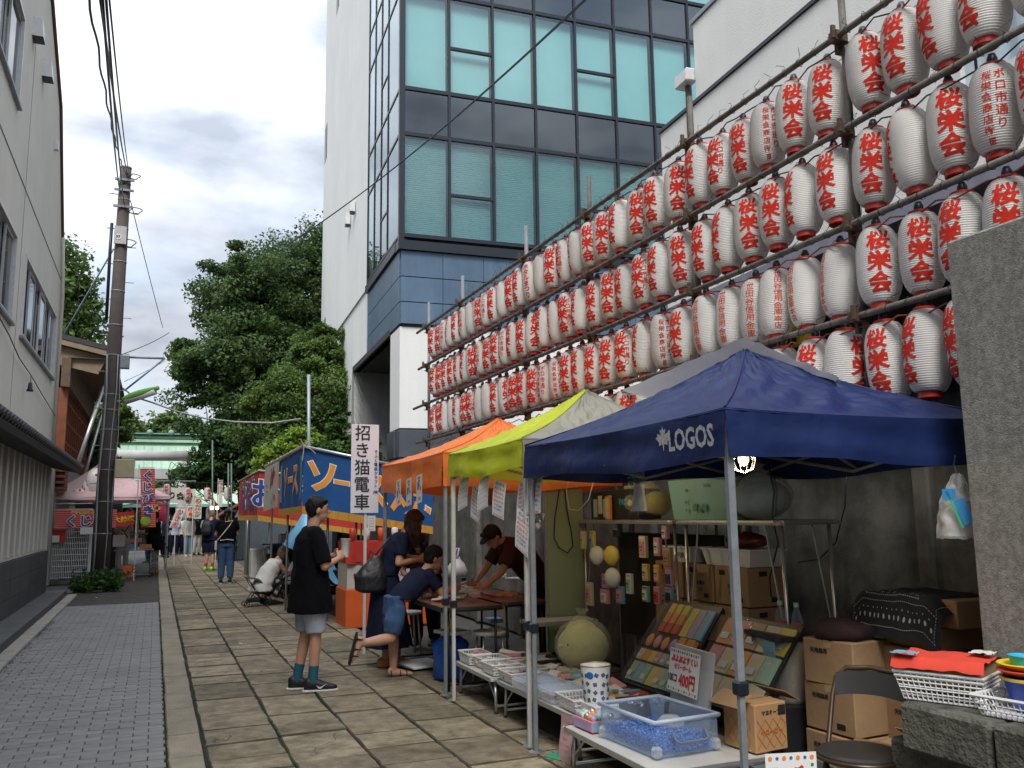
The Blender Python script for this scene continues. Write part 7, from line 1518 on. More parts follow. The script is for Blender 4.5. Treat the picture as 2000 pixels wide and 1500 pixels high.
for k, (z, r_, m, lb_) in enumerate(((.125, .108, mat('toy_bright_red', (.62, .05, .02), .4), 'red toy sieve stacked on the blue bucket'), (.148, .098, mat('toy_bright_yellow', (.75, .55, .02), .4), 'yellow toy sieve with a side spout on the red one'), (.165, .06, mat('toy_cyan', (.02, .35, .58), .4), 'small sky blue toy cup on top of the sieves'))):
    o = MB().lathe([(r_*.6, 0), (r_*.9, .012), (r_, .018), (r_+.006, .022), (r_, .026), (r_*.85, .016), (.001, .008)] if k < 2 else [(.04, 0), (.05, .035), (.053, .036), (.048, .03), (.001, .005)], 28, caps=False).build('toy_sieve' if k < 2 else 'toy_cup', m, None, True, loc=bp+Vector((.0, .0+.012*k, z))); tag(o, lb_, 'toy')
o = MB().tube([(.0, -.05, .05), (.0, .0, .05), (.0, .02, .05)], .035, 18).build('toy_roller', mat('toy_green', (.03, .32, .12), .45), None, True, loc=(3.02, 2.30, lz+.02), rot=(0, 0, R(30))); tag(o, 'green toy roller lying in the long white basket', 'toy')
o = MB().bbox((0, 0, .12), (.012, .05, .25), .006, 0, 0, 8).build('pink_grater', mat('pink_plastic', (.60, .38, .40), .5), None, loc=(3.10, 2.28, lz+.02)); tag(o, 'tall pink plastic handle sticking up at the right edge of the ledge', 'toy')
# plastic bags hanging
def hang_bag(label, c, w, h, items, seed, tilt=0, m=None):
    t = thing('plastic_bag', label, 'plastic bag', c, tilt)
    Bh = MB().grid(lambda u, v: ((lambda a, r_: (math.cos(a)*r_*.45+.02*nz(u*7, v*6, seed), math.sin(a)*r_+.10*v*w, -h*v+.012*nz(u*20, v*12, seed)))(u*2*PI, w/2*(.16+.84*min(1, v*1.6)**.8)*(1+.18*nz(math.cos(u*6.28)*2+seed, math.sin(u*6.28)*2, v*4)))), 34, 20)
    Bh.build('bag_film', m or film, t, True)
    Bi = MB().grid(lambda u, v: ((lambda a, r_: (math.cos(a)*r_*.40, math.sin(a)*r_+.10*w*(.45+v*.5), -h*(.42+v*.54)))(u*2*PI, w/2*(.55+.30*v)*(1+.2*nz(math.cos(u*6.28)*2+seed+4, math.sin(u*6.28)*2, v*4)))), 26, 12); Bi.build('contents', PAL[7], t, True)
    if items:
        for mm, its in items: decal(its, lambda x, y: Vector((-w*.26-.012, -x, -h*.45+y)), .03).build('print', mm, t)
    MB().tube([(0, 0, .0), (0, .01, .04), (0, 0, .09)], .004, 5).build('tie', film, t); return t
c = at(1248, 905, 0, 2.62); hang_bag('clear plastic bag with green print hanging under the blue tent edge', (2.62, c.y, c.z), .17, .29, [(green_ink, [(text('エコ', .05, .003), 0, .06), (rect(.08, .012), 0, .02)])], 3)
c = at(1885, 925, 1, 3.0); hang_bag('white plastic bag with blue and green print hanging beside the concrete pillar', (c.x-.03, 3.02, c.z), .19, .30, [(mat('bag_blue', (.03, .22, .5), .5), [(rect(.06, .05), -.02, .04), (rect(.05, .12), .04, -.04, 20)]), (mat('bag_green', (.04, .4, .2), .5), [(rect(.012, .18), .0, -.03, 20)])], 9, 20, frost)
# cage lamps, switched on
for k, (u, v, X_) in enumerate(((1117, 912, 3.0), (1452, 898, 2.75))):
    c = at(u, v, 0, X_); t = thing('cage_lamp', ['wire caged bulb glowing under the far edge of the blue tent', 'wire caged bulb glowing beside the near blue tent leg'][k], 'lamp', c)
    for q in range(10): a = 2*PI*q/10; MB().tube([(.03*math.cos(a), .03*math.sin(a), .05), (.06*math.cos(a), .06*math.sin(a), .0), (.045*math.cos(a), .045*math.sin(a), -.05), (.008*math.cos(a), .008*math.sin(a), -.065)], .0022, 4).build('cage_wire', alu, t)
    MB().ell((0, 0, .005), (.028, .028, .036), 14, 10).build('bulb', mat('lit_bulb', (1, .8, .5), .5, 0, emit=(1, .72, .38, 1.6)), t, True); MB().tube([(0, 0, .04), (0, 0, .10)], .02, 10).build('socket', black_metal, t, True)
    pl_ = bpy.data.lights.new('bulb_light', 'POINT'); pl_.energy = 4.5; pl_.color = (1, .78, .52); pl_.shadow_soft_size = .035; po_ = bpy.data.objects.new('bulb_light', pl_); COL.objects.link(po_); po_.parent = t; po_.location = (0, 0, -.05)
t = thing('notice_card', 'grey printed notice hanging from the corner of the blue tent', 'notice', at(1060, 920, 0, 2.45)); MB().bbox((0, 0, 0), (.004, .14, .12), .001).build('card', mat('grey_card', (.14, .14, .15), .7, .1), t)
for k in range(5): MB().box(-.004, -.003, -.055, .05, .035-.018*k, .038-.018*k).build('print_line', white_metal, t)

# ---------------------------------------------------------------- lime and orange tent: tables and goods
brown_top = mat('brown_laminate', (.20, .07, .03), .28, .12, 3, stretch=(1, 6, 1), coat=.3); bl = mat('black_leg', (.015, .015, .016), .4)
t1 = fold_table('long_table', 'long brown topped folding table the boy leans on', 2.32, 2.90, 7.34, 9.12, .72, brown_top, bl, th=.04, inset=.07, brace=False)
fold_table('long_table', 'second brown folding table on the wall side in front of the stall keeper', 2.93, 3.42, 7.50, 9.25, .72, brown_top, bl, th=.04, inset=.07, brace=False)
fold_table('side_table', 'pale grey trestle table behind the lime tent leg', 3.00, 3.62, 6.95, 7.28, .60, tt, mat('grey_leg', (.25, .27, .26), .5), th=.035)
rp = random.Random(21)
tags_ = ['pink', 'white', 'orange', 'green', 'grey']
for k in range(40):
    x, y = rp.uniform(2.42, 3.3), rp.uniform(7.9, 9.1); c = rp.choice([0, 7, 7, 1, 7, 0, 11, 4])
    o = MB().bbox((0, 0, 0), (rp.uniform(.06, .11), rp.uniform(.09, .14), rp.uniform(.012, .03)), .004).build('craft_packet', PAL[c], None, loc=(x, y, .735+.018*rp.random()+(.05 if y > 8.7 else 0)*rp.random()), rot=(R(rp.uniform(-14, 14)), R(rp.uniform(-14, 14)), R(rp.uniform(0, 180)))); tag(o, f'small {["pink", "orange", "white", "grey", "cream", "tan", "mint", "lilac"][k % 8] if 0 else {0: "pink", 7: "white", 1: "orange", 11: "tan", 4: "mint"}[c]} wrapped craft packet in the jumble on the brown tables', 'packet', 'craft packets strewn on the brown tables')
t = thing('carrier_bag', 'white plastic carrier bag standing with knotted handles on the brown table', 'plastic bag', at(893, 1130, 2, .725))
Gm = MB().lathe([(.07, 0), (.125, .03), (.135, .10), (.10, .17), (.035, .23), (.03, .25)], 26); Gm.v = [tuple(Vector(v)*(1+.16*nz(v[0]*16, v[1]*16, v[2]*12))) for v in Gm.v]; Gm.build('bag', mat('bag_white', (.66, .64, .65), .4, .04, 6, .3, 20, thin=.3), t, True); MB().tube([(-.01, 0, .23), (-.02, .04, .30), (0, .03, .37), (.02, -.01, .37), (.0, -.03, .30), (0, 0, .23)], [.016, .014, .01, .01, .014, .016], 8).build('handle', MATS['bag_white'], t, True)
for k, (u, v, lb_) in enumerate(((905, 1136, 'small dark green square pot on the brown table by the hand'), (868, 1128, 'small green stamp pot beside the carrier bag'))):
    o = MB().bbox((0, 0, .025), (.06, .06, .05), .006).build('green_pot', mat('dark_green_pot', (.01, .10, .06), .4), None, loc=at(u, v, 2, .725)); tag(o, lb_, 'pot')
for k, (x, y, lb_) in enumerate(((2.62, 9.55, 'white seated stool with steel legs under the table, left one'), (2.85, 7.62, 'steel legged stool under the brown table, right one'))):
    t = thing('stool', lb_, 'stool', (x, y, 0)); MB().lathe([(.001, .47), (.15, .47), (.155, .455), (.15, .44), (.001, .44)], 24, caps=False).build('seat', bask_w, t, 30)
    for q in range(4): a = R(45+90*q); MB().tube([(.12*math.cos(a), .12*math.sin(a), .44), (.17*math.cos(a), .17*math.sin(a), 0)], .010, 7).build('leg', alu, t, True)
t = thing('white_board', 'flat white plastic board lying on the ground under the brown table', 'board', at(822, 1300, 2, .03), -78); MB().bbox((0, 0, .02), (.46, .40, .02), .004).build('board', bask_w, t)
for k in range(16): MB().box(-.2+.026*k, -.19+.026*k, -.206, -.2005, .012, .028).build('notch', grey_metal, t)
t = thing('blue_bag', 'crumpled royal blue vinyl bag standing under the brown table', 'bag', at(880, 1330, 2, .0)); Gm = MB().lathe([(.10, 0), (.16, .05), (.15, .2), (.17, .32), (.10, .40), (.02, .42)], 26); Gm.v = [tuple(Vector(v)*(1+.16*nz(v[0]*12, v[1]*12, v[2]*9))) for v in Gm.v]; Gm.build('bag', mat('blue_vinyl', (.012, .09, .42), .35, .2, 8), t, True)
MB().bbox((.02, 0, .44), (.22, .30, .03), .004, 20).build('tray', bask_w, t); MB().tube([(0, 0, .45), (0, 0, .56)], .012, 8).build('spool', mat('gold', (.6, .42, .12), .3, 0, metal=.9), t)
for k, (u, v, w, h, m, lb_) in enumerate(((965, 1215, .16, .05, PAL[3], 'sky blue flat box under the pale trestle table'), (975, 1245, .14, .10, PAL[7], 'white box under the pale trestle table'), (1010, 1130, .2, .012, PAL[7], 'stack of white paper on the brown table'), (985, 1128, .05, .045, PAL[7], 'small white roll on the brown table'))):
    o = MB().bbox((0, 0, h/2), (w, w*1.2, h), .004).build('small_box', m, None, loc=at(u, v, 2, .725 if v < 1140 else .25), rot=(0, 0, R(20*k))); tag(o, lb_, 'box')
o = MB().bbox((0, 0, .12), (.3, .6, .24), .01).build('dark_case', PAL[10], None, loc=(3.0, 6.98, 0)); tag(o, 'black case on the ground under the pale trestle table', 'case')
for k in range(7):
    o = MB().bbox((0, 0, 0), (.20, .28, .018), .003).build('folded_sheet', [PAL[10], PAL[11], PAL[7], PAL[10], PAL[11], PAL[2], PAL[10]][k], None, loc=(2.95+.07*(k % 2), 7.15-.10*k, TZ+.03+.012*k*.4), rot=(R(4*k-10), 0, R(30*k))); tag(o, f'{["black", "tan", "white", "dark", "brown", "cream", "glossy black"][k]} folded sheet in the heap at the far end of the low tables', 'sheet', 'folded sheets on the far low table')
# grey vertical boards of the wall behind the vendor are the wall's own panels; a hanging beige bag
t = thing('beige_bag', 'beige cloth bag hanging below the lime tent', 'bag', at(957, 935, 0, 3.6)); Gm = MB().lathe([(.02, 0), (.10, -.06), (.12, -.18), (.08, -.26), (.02, -.30)], 20); Gm.v = [tuple(Vector(v)*(1+.2*nz(v[0]*9, v[1]*9, v[2]*7))) for v in Gm.v]; Gm.build('bag', mat('beige_cloth', (.45, .27, .15), .9, .1), t, True)
t = thing('trinket_bundle', 'bundle of silvery capsules in clear wrap hanging by the blue tent corner', 'trinkets', at(1050, 1010, 0, 2.38))
for k in range(11): MB().ell((0, 0, 0), (.018, .026, .024), 10, 7).build('capsule', [alu, PAL[7], PAL[0], film][k % 4], t, True, loc=(.02*math.sin(k*2), .045*math.sin(k*1.3), .03-.016*k*.6+.01*(k % 3)))
# ---------------------------------------------------------------- food stalls with lettered awnings
def yatai_cloth(parent, name, m, p0, p1, p2, p3, items, wave=.012, nx=30, ny=12, fr=True, fm=None, side=-1):
    """corners: top start, top end, bottom end, bottom start; items (material, [(shape, x 0..1 along, y 0..1 up)]) already scaled"""
    p0, p1, p2, p3 = map(Vector, (p0, p1, p2, p3)); n_ = (p1-p0).cross(p3-p0).normalized()*side
    def f(u, v): return p0.lerp(p1, u)*(1-v)+p3.lerp(p2, u)*v+n_*wave*(math.sin(u*19+v*2)*v+.5*nz(u*9, v*4))
    MB().grid(f, nx, ny).build(name, m, parent, True)
    W_, H_ = (p1-p0).length, (p3-p0).length
    for mm, its, off in items: decal(its, lambda x, y: f(.5+x/W_, .5-y/H_)+n_*off, .05).build('lettering', mm, parent)
    if fr:
        d = (p3-p0).normalized()
        MB().grid(lambda u, v: f(u, 1)+d*(.11*v)+n_*(.003+.004*math.sin(u*120)), 90, 2).build('fringe', fm or MATS['gold_fringe'], parent, True)
gold_f = mat('gold_fringe', (.52, .27, .035), .8, .25, 40, .4, 60, stretch=(1, 1, .1))
blue_b = mat('banner_blue', (.008, .085, .28), .75, .08, 3, .2, 12, thin=.1); red_b = mat('banner_red', (.48, .035, .018), .75, .08, 3, .2, 12, thin=.1); or_ink = mat('banner_orange', (.85, .31, .02), .7, 0); wh_ink = mat('banner_white_ink', (.72, .72, .70), .7, 0); dark_b = mat('banner_navy_ink', (.02, .05, .24), .7, 0); rope_m = mat('rope', (.42, .38, .28), .9, .1)
ys1 = thing('food_stall', 'food stall with a blue fringed awning lettered in orange ソース', 'stall', (1.9, 12.5, 0))
def L1(x, y, z): return (x-1.9, y-12.5, z)
big = lambda s_, sz, x, y, b, rot=0: [(orr, x, y) + ((rot,) if rot else ()) for orr in [text(s_, sz, b)]]
items = [(wh_ink, big('ソ', .50, -.70, .05, .026)+big('ー', .24, -.41, .02, .026)+big('ス', .56, .02, .0, .026)+big('焼', .62, .62, .04, .030), .006), (or_ink, big('ソ', .50, -.70, .05, .013)+big('ー', .24, -.41, .02, .013)+big('ス', .56, .02, .0, .013)+big('焼', .62, .62, .04, .017), .010)]
yatai_cloth(ys1, 'end_banner', blue_b, L1(1.9, 12.5, 2.47), L1(3.80, 12.5, 2.10), L1(3.80, 12.5, 1.34), L1(1.9, 12.5, 1.66), items)
yatai_cloth(ys1, 'street_banner', blue_b, L1(1.9, 14.9, 2.44), L1(1.9, 12.5, 2.47), L1(1.9, 12.5, 1.66), L1(1.9, 14.9, 1.64), [(wh_ink, big('ソース', .52, .0, .0, .028), .006), (or_ink, big('ソース', .52, .0, .0, .012), .010), (mat('banner_cyan', (.08, .38, .42), .7, 0), [(rect(.16, .6), -1.05, 0), (rect(.16, .6), 1.05, 0)], .004)])
yatai_cloth(ys1, 'paper_banner', mat('banner_paper', (.50, .46, .40), .8, .1, 3, .2, 10), L1(1.88, 17.0, 2.42), L1(1.88, 14.95, 2.44), L1(1.88, 14.95, 1.68), L1(1.88, 17.0, 1.62), [(mat('banner_darkred', (.38, .03, .03), .7), big('焼', .66, .2, .0, .026), .006), (dark_b, [(disc(.03, 12), -.72, .05), (disc(.03, 12), -.5, .05), (rect(.12, .02), -.6, -.06)], .006)], fr=False)
MB().tube([L1(1.9, 12.48, 2.49), L1(3.82, 12.48, 2.12)], .022, 10).tube([L1(1.9, 17.0, 2.46), L1(1.9, 12.48, 2.49)], .020, 8).build('awning_rail', alu, ys1, True)
MB().add([L1(1.9, 12.52, 2.47), L1(3.82, 12.52, 2.10), L1(3.82, 17, 2.05), L1(1.9, 17, 2.42)], [(0, 1, 2, 3)]).build('roof_sheet', mat('roof_sheet', (.30, .28, .26), .8, .2), ys1)
rt_ = MB(); 
for k in range(26):
    y = 12.5+k*.18; z = 2.49-.0015*k; rt_.tube([L1(1.9+.03*math.cos(q), y+.03*q/3, z+.03*math.sin(q)) for q in (0, 1.2, 2.4, 3.6, 4.8, 6)], .007, 4)
rt_.tube([L1(1.93, 12.48+.16*i, 2.50+.03*math.sin(i*2.3)) for i in range(29)], .009, 5); o = rt_.build('rope_lashing', rope_m, ys1); o['kind'] = 'stuff'
for dx, dz in ((.12, .08), (-.08, .10), (.16, -.10), (-.02, -.2)): MB().tube([L1(1.9, 12.45, 2.49), L1(1.9+dx*.6, 12.44, 2.49+dz*.7+.03), L1(1.9+dx, 12.44, 2.49+dz)], .007, 5).build('rope_end', rope_m, ys1)
for (x, y) in ((2.02, 12.7), (2.02, 14.8), (2.02, 16.9), (3.7, 12.7), (3.7, 16.9), (2.35, 13.0), (2.75, 12.9)): MB().tube([L1(x, y, 0), L1(x, y, 2.3-(x-2)*.12)], .018, 8).build('pole', alu, ys1, True)
MB().grid(lambda u, v: L1(3.78, 12.6+4.4*u, 2.1-2.0*v), 20, 4).build('back_cloth', mat('pale_back_cloth', (.32, .30, .27), .85, .1), ys1)
# counter
ct = thing('stall_counter', 'stall counter with orange panels, printed paper front and a red cloth', 'counter', (3.02, 12.45, 0), 0)
og = mat('orange_panel', (.66, .11, .02), .5, .08)
MB().bbox((0, 0, .26), (1.15, .7, .52), .01).build('orange_base', og, ct); MB().bbox((0, .02, .70), (1.1, .66, .36), .005).build('printed_front', mat('printed_paper', (.50, .46, .42), .8, .1), ct); MB().grid(lambda u, v: (-.58+1.16*u, -.345-.02*math.sin(u*30)*v, 1.16-.30*v), 40, 5).build('red_cloth', red_b, ct, True)
MB().bbox((0, .0, 1.02), (1.12, .68, .28), .005).build('upper_panel', red_b, ct)
decal([(text('たこ焼き', .16, .004), 0, .0)], plane((0, -.36, 1.02), (1, 0, 0), (0, 0, 1), .03)).build('lettering', MATS['banner_darkred'], ct)
for k in range(4): decal([(text('焼そば', .07, .002), -.36+.26*k, .0)], plane((0, -.31, .70), (1, 0, 0), (0, 0, 1), .004)).build('print', ink, ct)
MB().box(-.004, .004, -.352, -.349, .02, .50).build('panel_seam', ink, ct)
for k in range(5): o = MB().lathe([(.04, 0), (.05, .16), (.03, .18)], 12).build('sauce_tub', [PAL[8], PAL[7], og, PAL[7], PAL[6]][k], None, True, loc=(2.55+.2*k, 12.2, 1.165)); tag(o, f'{["red", "white", "orange", "second white", "yellow"][k]} sauce tub on the stall counter', 'tub', 'tubs on the stall counter')
o = MB().bbox((0, 0, .25), (.30, .25, .5), .01).build('orange_cooler', og, None, loc=(2.50, 14.9, .35)); tag(o, 'bright orange drinks box beside the crouching pair', 'box')
o = fold_table('low_table', 'low dark table the crouching woman works at', 2.35, 2.9, 15.2, 16.1, .34, bl, bl)
ys2 = thing('food_stall', 'farther food stall with a red fringed awning lettered お好み', 'stall', (1.9, 18.2, 0)); L2 = lambda x, y, z: (x-1.9, y-18.2, z)
it2 = [(wh_ink, big('お好み', .62, -.55, .0, .03), .006), (dark_b, big('お好み', .62, -.55, .0, .014), .010)]
yatai_cloth(ys2, 'end_banner', red_b, L2(1.9, 18.2, 2.42), L2(4.5, 18.2, 2.05), L2(4.5, 18.2, 1.14), L2(1.9, 18.2, 1.55), it2)
yatai_cloth(ys2, 'street_banner', red_b, L2(1.9, 22.6, 2.38), L2(1.9, 18.2, 2.42), L2(1.9, 18.2, 1.55), L2(1.9, 22.6, 1.55), [(wh_ink, big('お好み焼', .75, .0, .0, .034), .006), (dark_b, big('お好み焼', .75, .0, .0, .014), .010)])
MB().tube([L2(1.9, 18.18, 2.44), L2(4.5, 18.18, 2.07)], .022, 8).tube([L2(1.9, 22.6, 2.40), L2(1.9, 18.18, 2.44)], .02, 8).build('awning_rail', rope_m, ys2, True)
MB().add([L2(1.9, 18.22, 2.42), L2(4.5, 18.22, 2.05), L2(4.5, 22.6, 2.0), L2(1.9, 22.6, 2.38)], [(0, 1, 2, 3)]).build('roof_sheet', MATS['roof_sheet'], ys2)
for (x, y) in ((2.15, 18.4), (2.15, 22.4), (4.3, 18.4), (2.9, 18.5)): MB().tube([L2(x, y, 0), L2(x, y, 2.25)], .018, 8).build('pole', alu, ys2, True)
MB().grid(lambda u, v: L2(4.2, 18.3+4.3*u, 2.1-2.0*v), 20, 4).build('back_cloth', mat('dark_back_cloth', (.035, .05, .055), .85, .1), ys2)
# blue tarpaulin heap, stroller, clutter between
t = thing('blue_tarpaulin', 'light blue tarpaulin draped over a heap under the red awning', 'tarpaulin', (2.75, 18.3, 0))
def tf(u, v):
    x, y = lerp(-.75, .95, u), lerp(-.7, .7, v); h = 1.42*math.exp(-((x-.22)**2)/.22)*math.exp(-(y**2)/.5)+.62*math.exp(-((x+.35)**2)/.35); return Vector((x, y, max(.35, h)-.25*abs(y)+.05*nz(u*7, v*7)))
MB().grid(tf, 34, 26).build('sheet', mat('tarp_blue', (.16, .42, .62), .45, .12, 4, .3, 12), t, True); MB().bbox((.1, .1, .22), (1.4, 1.1, .44), .01).build('crates', PAL[10], t)
def stroller(label, loc, rz, sc=1., alu=alu):
    t = thing('stroller', label, 'stroller', loc, rz); t.scale = (sc,)*3
    for sx_1 in (-1, 1):
        MB().tube([(sx_1*.22, -.30, .12), (sx_1*.22, .05, .45), (sx_1*.22, .34, .95), (sx_1*.2, .42, 1.0)], .013, 8).build('frame', alu, t, True); MB().tube([(sx_1*.22, .36, .10), (sx_1*.22, .10, .50), (sx_1*.22, -.18, .62)], .013, 8).build('frame', alu, t, True)
        for y in (-.32, .36):
            w_ = MB().tube([(sx_1*.22+.085*0, y+.085*math.cos(a), .095+.085*math.sin(a)) for a in [2*PI*i/16 for i in range(16)]], .014, 7, close=True).build('wheel', black_metal, t, True)
            for q in range(3): a = PI*q/3; MB().tube([(sx_1*.22, y-.08*math.cos(a), .095-.08*math.sin(a)), (sx_1*.22, y+.08*math.cos(a), .095+.08*math.sin(a))], .005, 4).build('spoke', alu, w_)
    MB().tube([(-.2, .42, 1.0), (.2, .42, 1.0)], .016, 8).build('handle', black_metal, t, True)
    MB().grid(lambda u, v: ((u-.5)*.42, lerp(-.22, .22, v), .42+.40*v**2), 8, 10).build('seat', PAL[10], t, True); MB().grid(lambda u, v: ((u-.5)*.46*1.0, .26-.46*math.sin(v*PI*.62), .62+.40*math.cos(v*PI*.5)*.9-.06*(2*u-1)**2), 10, 12).build('hood', PAL[10], t, True)
    MB().tube([((u-.5)*.46, .26-.46*math.sin(PI*.62), .62-.06*(2*u-1)**2) for u in [i/8 for i in range(9)]], .008, 6).build('hood_trim', PAL[7], t, True)
    MB().bbox((0, .1, .22), (.36, .42, .14), .03).build('basket', PAL[10], t); return t
stroller('black stroller with its hood up parked before the blue tarpaulin', (2.25, 17.3, .012), 150)
stroller('black stroller low beside the crouching woman', (1.66, 15.75, .012), 95, .5, black_metal)
for k, (x, y, z, d, m, lb_) in enumerate(((2.6, 20.2, 0, (.5, .4, .9), mat('pale_teal', (.16, .30, .28), .6), 'pale teal stacked crates under the red awning'), (2.3, 21.0, 0, (.5, .5, .8), white_metal, 'white cool box on a table beyond the stroller'), (2.75, 20.0, .92, (.4, .3, .22), white_metal, 'white microwave sized box on the teal crates'), (2.25, 20.1, 0, (.3, .3, .3), PAL[8], 'red bucket on the ground under the red awning'))):
    o = MB().bbox((0, 0, d[2]/2), d, .02).build('crate', m, None, loc=(x, y, z)); tag(o, lb_, 'crate')
t = thing('dark_tarp_tent', 'blue grey tarpaulin lean-to beyond the red stall', 'tent', (2.2, 24.0, 0)); MB().grid(lambda u, v: (2.4*u, 3.5*v, 2.1-.28*u+.05*nz(u*5, v*5)-1.2*max(0, .12-u)*4), 16, 16).build('sheet', mat('tarp_grey', (.09, .12, .14), .7, .1), t, True); MB().grid(lambda u, v: (2.4*u, .02, 1.95-1.9*v-.28*u), 12, 8).build('side_sheet', MATS['tarp_grey'], t, True)
for x in (0.05, 2.3): MB().tube([(x, 0, 0), (x, 0, 2)], .02, 8).build('pole', alu, t, True)
t = thing('red_roof_stall', 'small stall with a reddish slanted roof deep in the crowd', 'stall', (1.9, 33, 0)); MB().add([(0, 0, 1.5), (1.6, 0, 2.4), (1.6, 1.5, 2.4), (0, 1.5, 1.5), (0, 0, 1.44), (1.6, 0, 2.34), (1.6, 1.5, 2.34), (0, 1.5, 1.44)], [(0, 1, 2, 3), (7, 6, 5, 4), (0, 4, 5, 1), (3, 2, 6, 7), (1, 5, 6, 2), (0, 3, 7, 4)]).build('roof', mat('roof_red', (.20, .07, .04), .8), t)
MB().box(.1, 1.5, .3, 1.4, 0, 1.4).build('body', mat('dark_back_cloth', (.035, .05, .055), .85), t)
for (u, v) in ((414, 992), (424, 992)):
    c = at(u, v, 1, 31); o = thing('round_bulb', 'warm lit bulb '+('left' if u == 414 else 'right')+' over the far stalls', 'lamp', c); MB().ell((0, 0, 0), (.055, .055, .06), 12, 8).build('bulb', mat('far_bulb', (1, .8, .5), .5, 0, emit=(1, .7, .4, 6)), o, True); MB().tube([(0, 0, .05), (0, 0, .14)], .02, 6).build('socket', black_metal, o)
# ---------------------------------------------------------------- left side: fence, pink booth, flags
fy = 23.7; fx0, fx1 = at(92, 1000, 1, fy).x+.1, at(180, 1000, 1, fy).x-.1
fe = thing('mesh_fence', 'white wire mesh fence panel beside the dark tiled corner', 'fence', ((fx0+fx1)/2, fy, 0)); Wf = (fx1-fx0)+.2; fz = 1.72
for k in range(26): MB().tube([(-Wf/2+Wf*k/25, 0, .12), (-Wf/2+Wf*k/25, 0, fz)], .009, 4).build('wire', white_metal, fe)
for k in range(15): MB().tube([(-Wf/2, -.01, .14+k*.135), (Wf/2, -.01, .14+k*.135)], .009, 4).build('wire', white_metal, fe)
for x in (-Wf/2, Wf/2): MB().bbox((x, 0, .88), (.06, .06, 1.76), .006).build('post', white_metal, fe)
MB().box(-Wf/2, Wf/2, -.08, .08, 0, .1).build('footing', old_concrete, fe)
o = MB().box(-2.9, -.95, 29.6, 29.8, 0, 2.4).build('shed_wall', PAL[10]); tag(o, 'dark wall of the shed behind the pink booth', 'wall')
pink_c = cloth('pink_tent_cloth', (.72, .50, .50), .6, .2)
bt = tent('canopy_tent', 'pale pink canopy tent of the lottery booth by the utility pole', -2.55, .34, 24.1, 27.6, 2.08, 3.0, 2.0, [pink_c]*4, white_metal, (1.15, 1.6), 21)
def cloth_sign(name, label, c0, w, h, m, items, cat='banner', dy=0, slope=0):
    t = thing(name, label, cat, c0); f = lambda x, y: Vector((x, .02*math.sin(x*9+y*3), y+slope*x))
    MB().grid(lambda u, v: f((u-.5)*w, (v-.5)*h), 20, 6).build('cloth', m, t, True)
    for mm, its in items: decal(its, lambda x, y: f(x, y)-Vector((0, .008+.002*len(mm.name) % .003, 0)), .06).build('lettering', mm, t)
    return t
rs = mat('red_stripe_cloth', (.62, .05, .03), .75, 0)
def stripes():
    N, Lk = rs.node_tree.nodes, rs.node_tree.links; tcn = N.new('ShaderNodeTexCoord'); w = N.new('ShaderNodeTexWave'); w.bands_direction = 'Z'; w.inputs['Scale'].default_value = 7; w.inputs['Distortion'].default_value = .6; Lk.new(tcn.outputs['Object'], w.inputs[0]); c = N.new('ShaderNodeValToRGB'); c.color_ramp.elements[0].position = .8; c.color_ramp.elements[0].color = (.55, .03, .02, 1); c.color_ramp.elements[1].position = .9; c.color_ramp.elements[1].color = (.70, .42, .36, 1); Lk.new(w.outputs[0], c.inputs[0]); Lk.new(c.outputs[0], N['Principled BSDF'].inputs['Base Color'])
stripes()
A, Bq = at(116, 1014, 1, 23.5), at(192, 1014, 1, 23.5)
w_ = Bq.x-A.x
def outlined(s_, sz, x, y, b): return [(wh_ink, [(text(s_, sz, b+.014), x, y)]), (dark_b, [(text(s_, sz, b), x, y)])]
def ol_decal(t, f, s_, sz, x, y, b, m2=None, m1=None, vert=False):
    for k, (mm, bb) in enumerate(((m1 or wh_ink, b+sz*.055), (m2 or dark_b, b))):
        its = [(text(s_, sz, bb), x, y)] if not vert else [(text(c_, sz, bb), x, y-sz*1.02*i) for i, c_ in enumerate(s_)]
        decal(its, lambda a, q: f(a, q)+Vector((0, -.034-.006*k, 0)), .08).build('lettering', mm, t)
lt_ = cloth_sign('lottery_banner', 'red striped banner lettered くじ引 in blue below the pink canopy', ((A.x+Bq.x)/2+.15, 23.5, A.z), w_+.5, .44, rs, [])
ol_decal(lt_, lambda x, y: Vector((x, 0, y)), 'くじ引', .30, .0, -.05, .006); decal([(text('絶対に当たる!!', .085, .003), -.05, .155)], lambda x, y: Vector((x, -.02, y))).build('lettering', yel_ink, lt_)
C_, D_ = at(222, 1014, 1, 24.0), at(262, 1010, 1, 24.0); cloth_sign('red_bunting', 'dark red cloth strip hanging right of the utility pole', ((C_.x+D_.x)/2, 24.0, C_.z), D_.x-C_.x, .34, red_b, [(yel_ink, [(text('大抽選', .16, .004), 0, 0)])], slope=.06)
def nobori(label, u0, v0, u1, v1, Y, m, s_, tm, sz=None, lean=0, m1=None, pole=True, taper=0):
    a, b = at(u0, v0, 1, Y), at(u1, v1, 1, Y); w, h = abs(b.x-a.x), a.z-b.z; cx = (a.x+b.x)/2; t = thing('banner_flag', label, 'flag', (cx-w/2, Y, 0)); z0_ = b.z
    f = lambda x, y: Vector((w/2+x+lean*(-(y-h/2)), .03*math.sin(y*4+x*5), z0_+h/2+y))
    MB().grid(lambda u, v: f((u-.5)*w, (v-.5)*h), 6, 24).build('cloth', m, t, True)
    sz = sz or min(w*.85, h/len(s_)*.95)
    ol_decal(t, f, s_, sz, 0, h/2-sz*.62, sz*.02, tm, m1, True)
    if pole: MB().tube([(-.03, 0, 0), (-.03, 0, z0_+h+.1)], .016, 6).tube([(-.03, 0, z0_+h+.03), (w, 0, z0_+h+.03)], .010, 5).build('pole', white_metal, t)
    return t
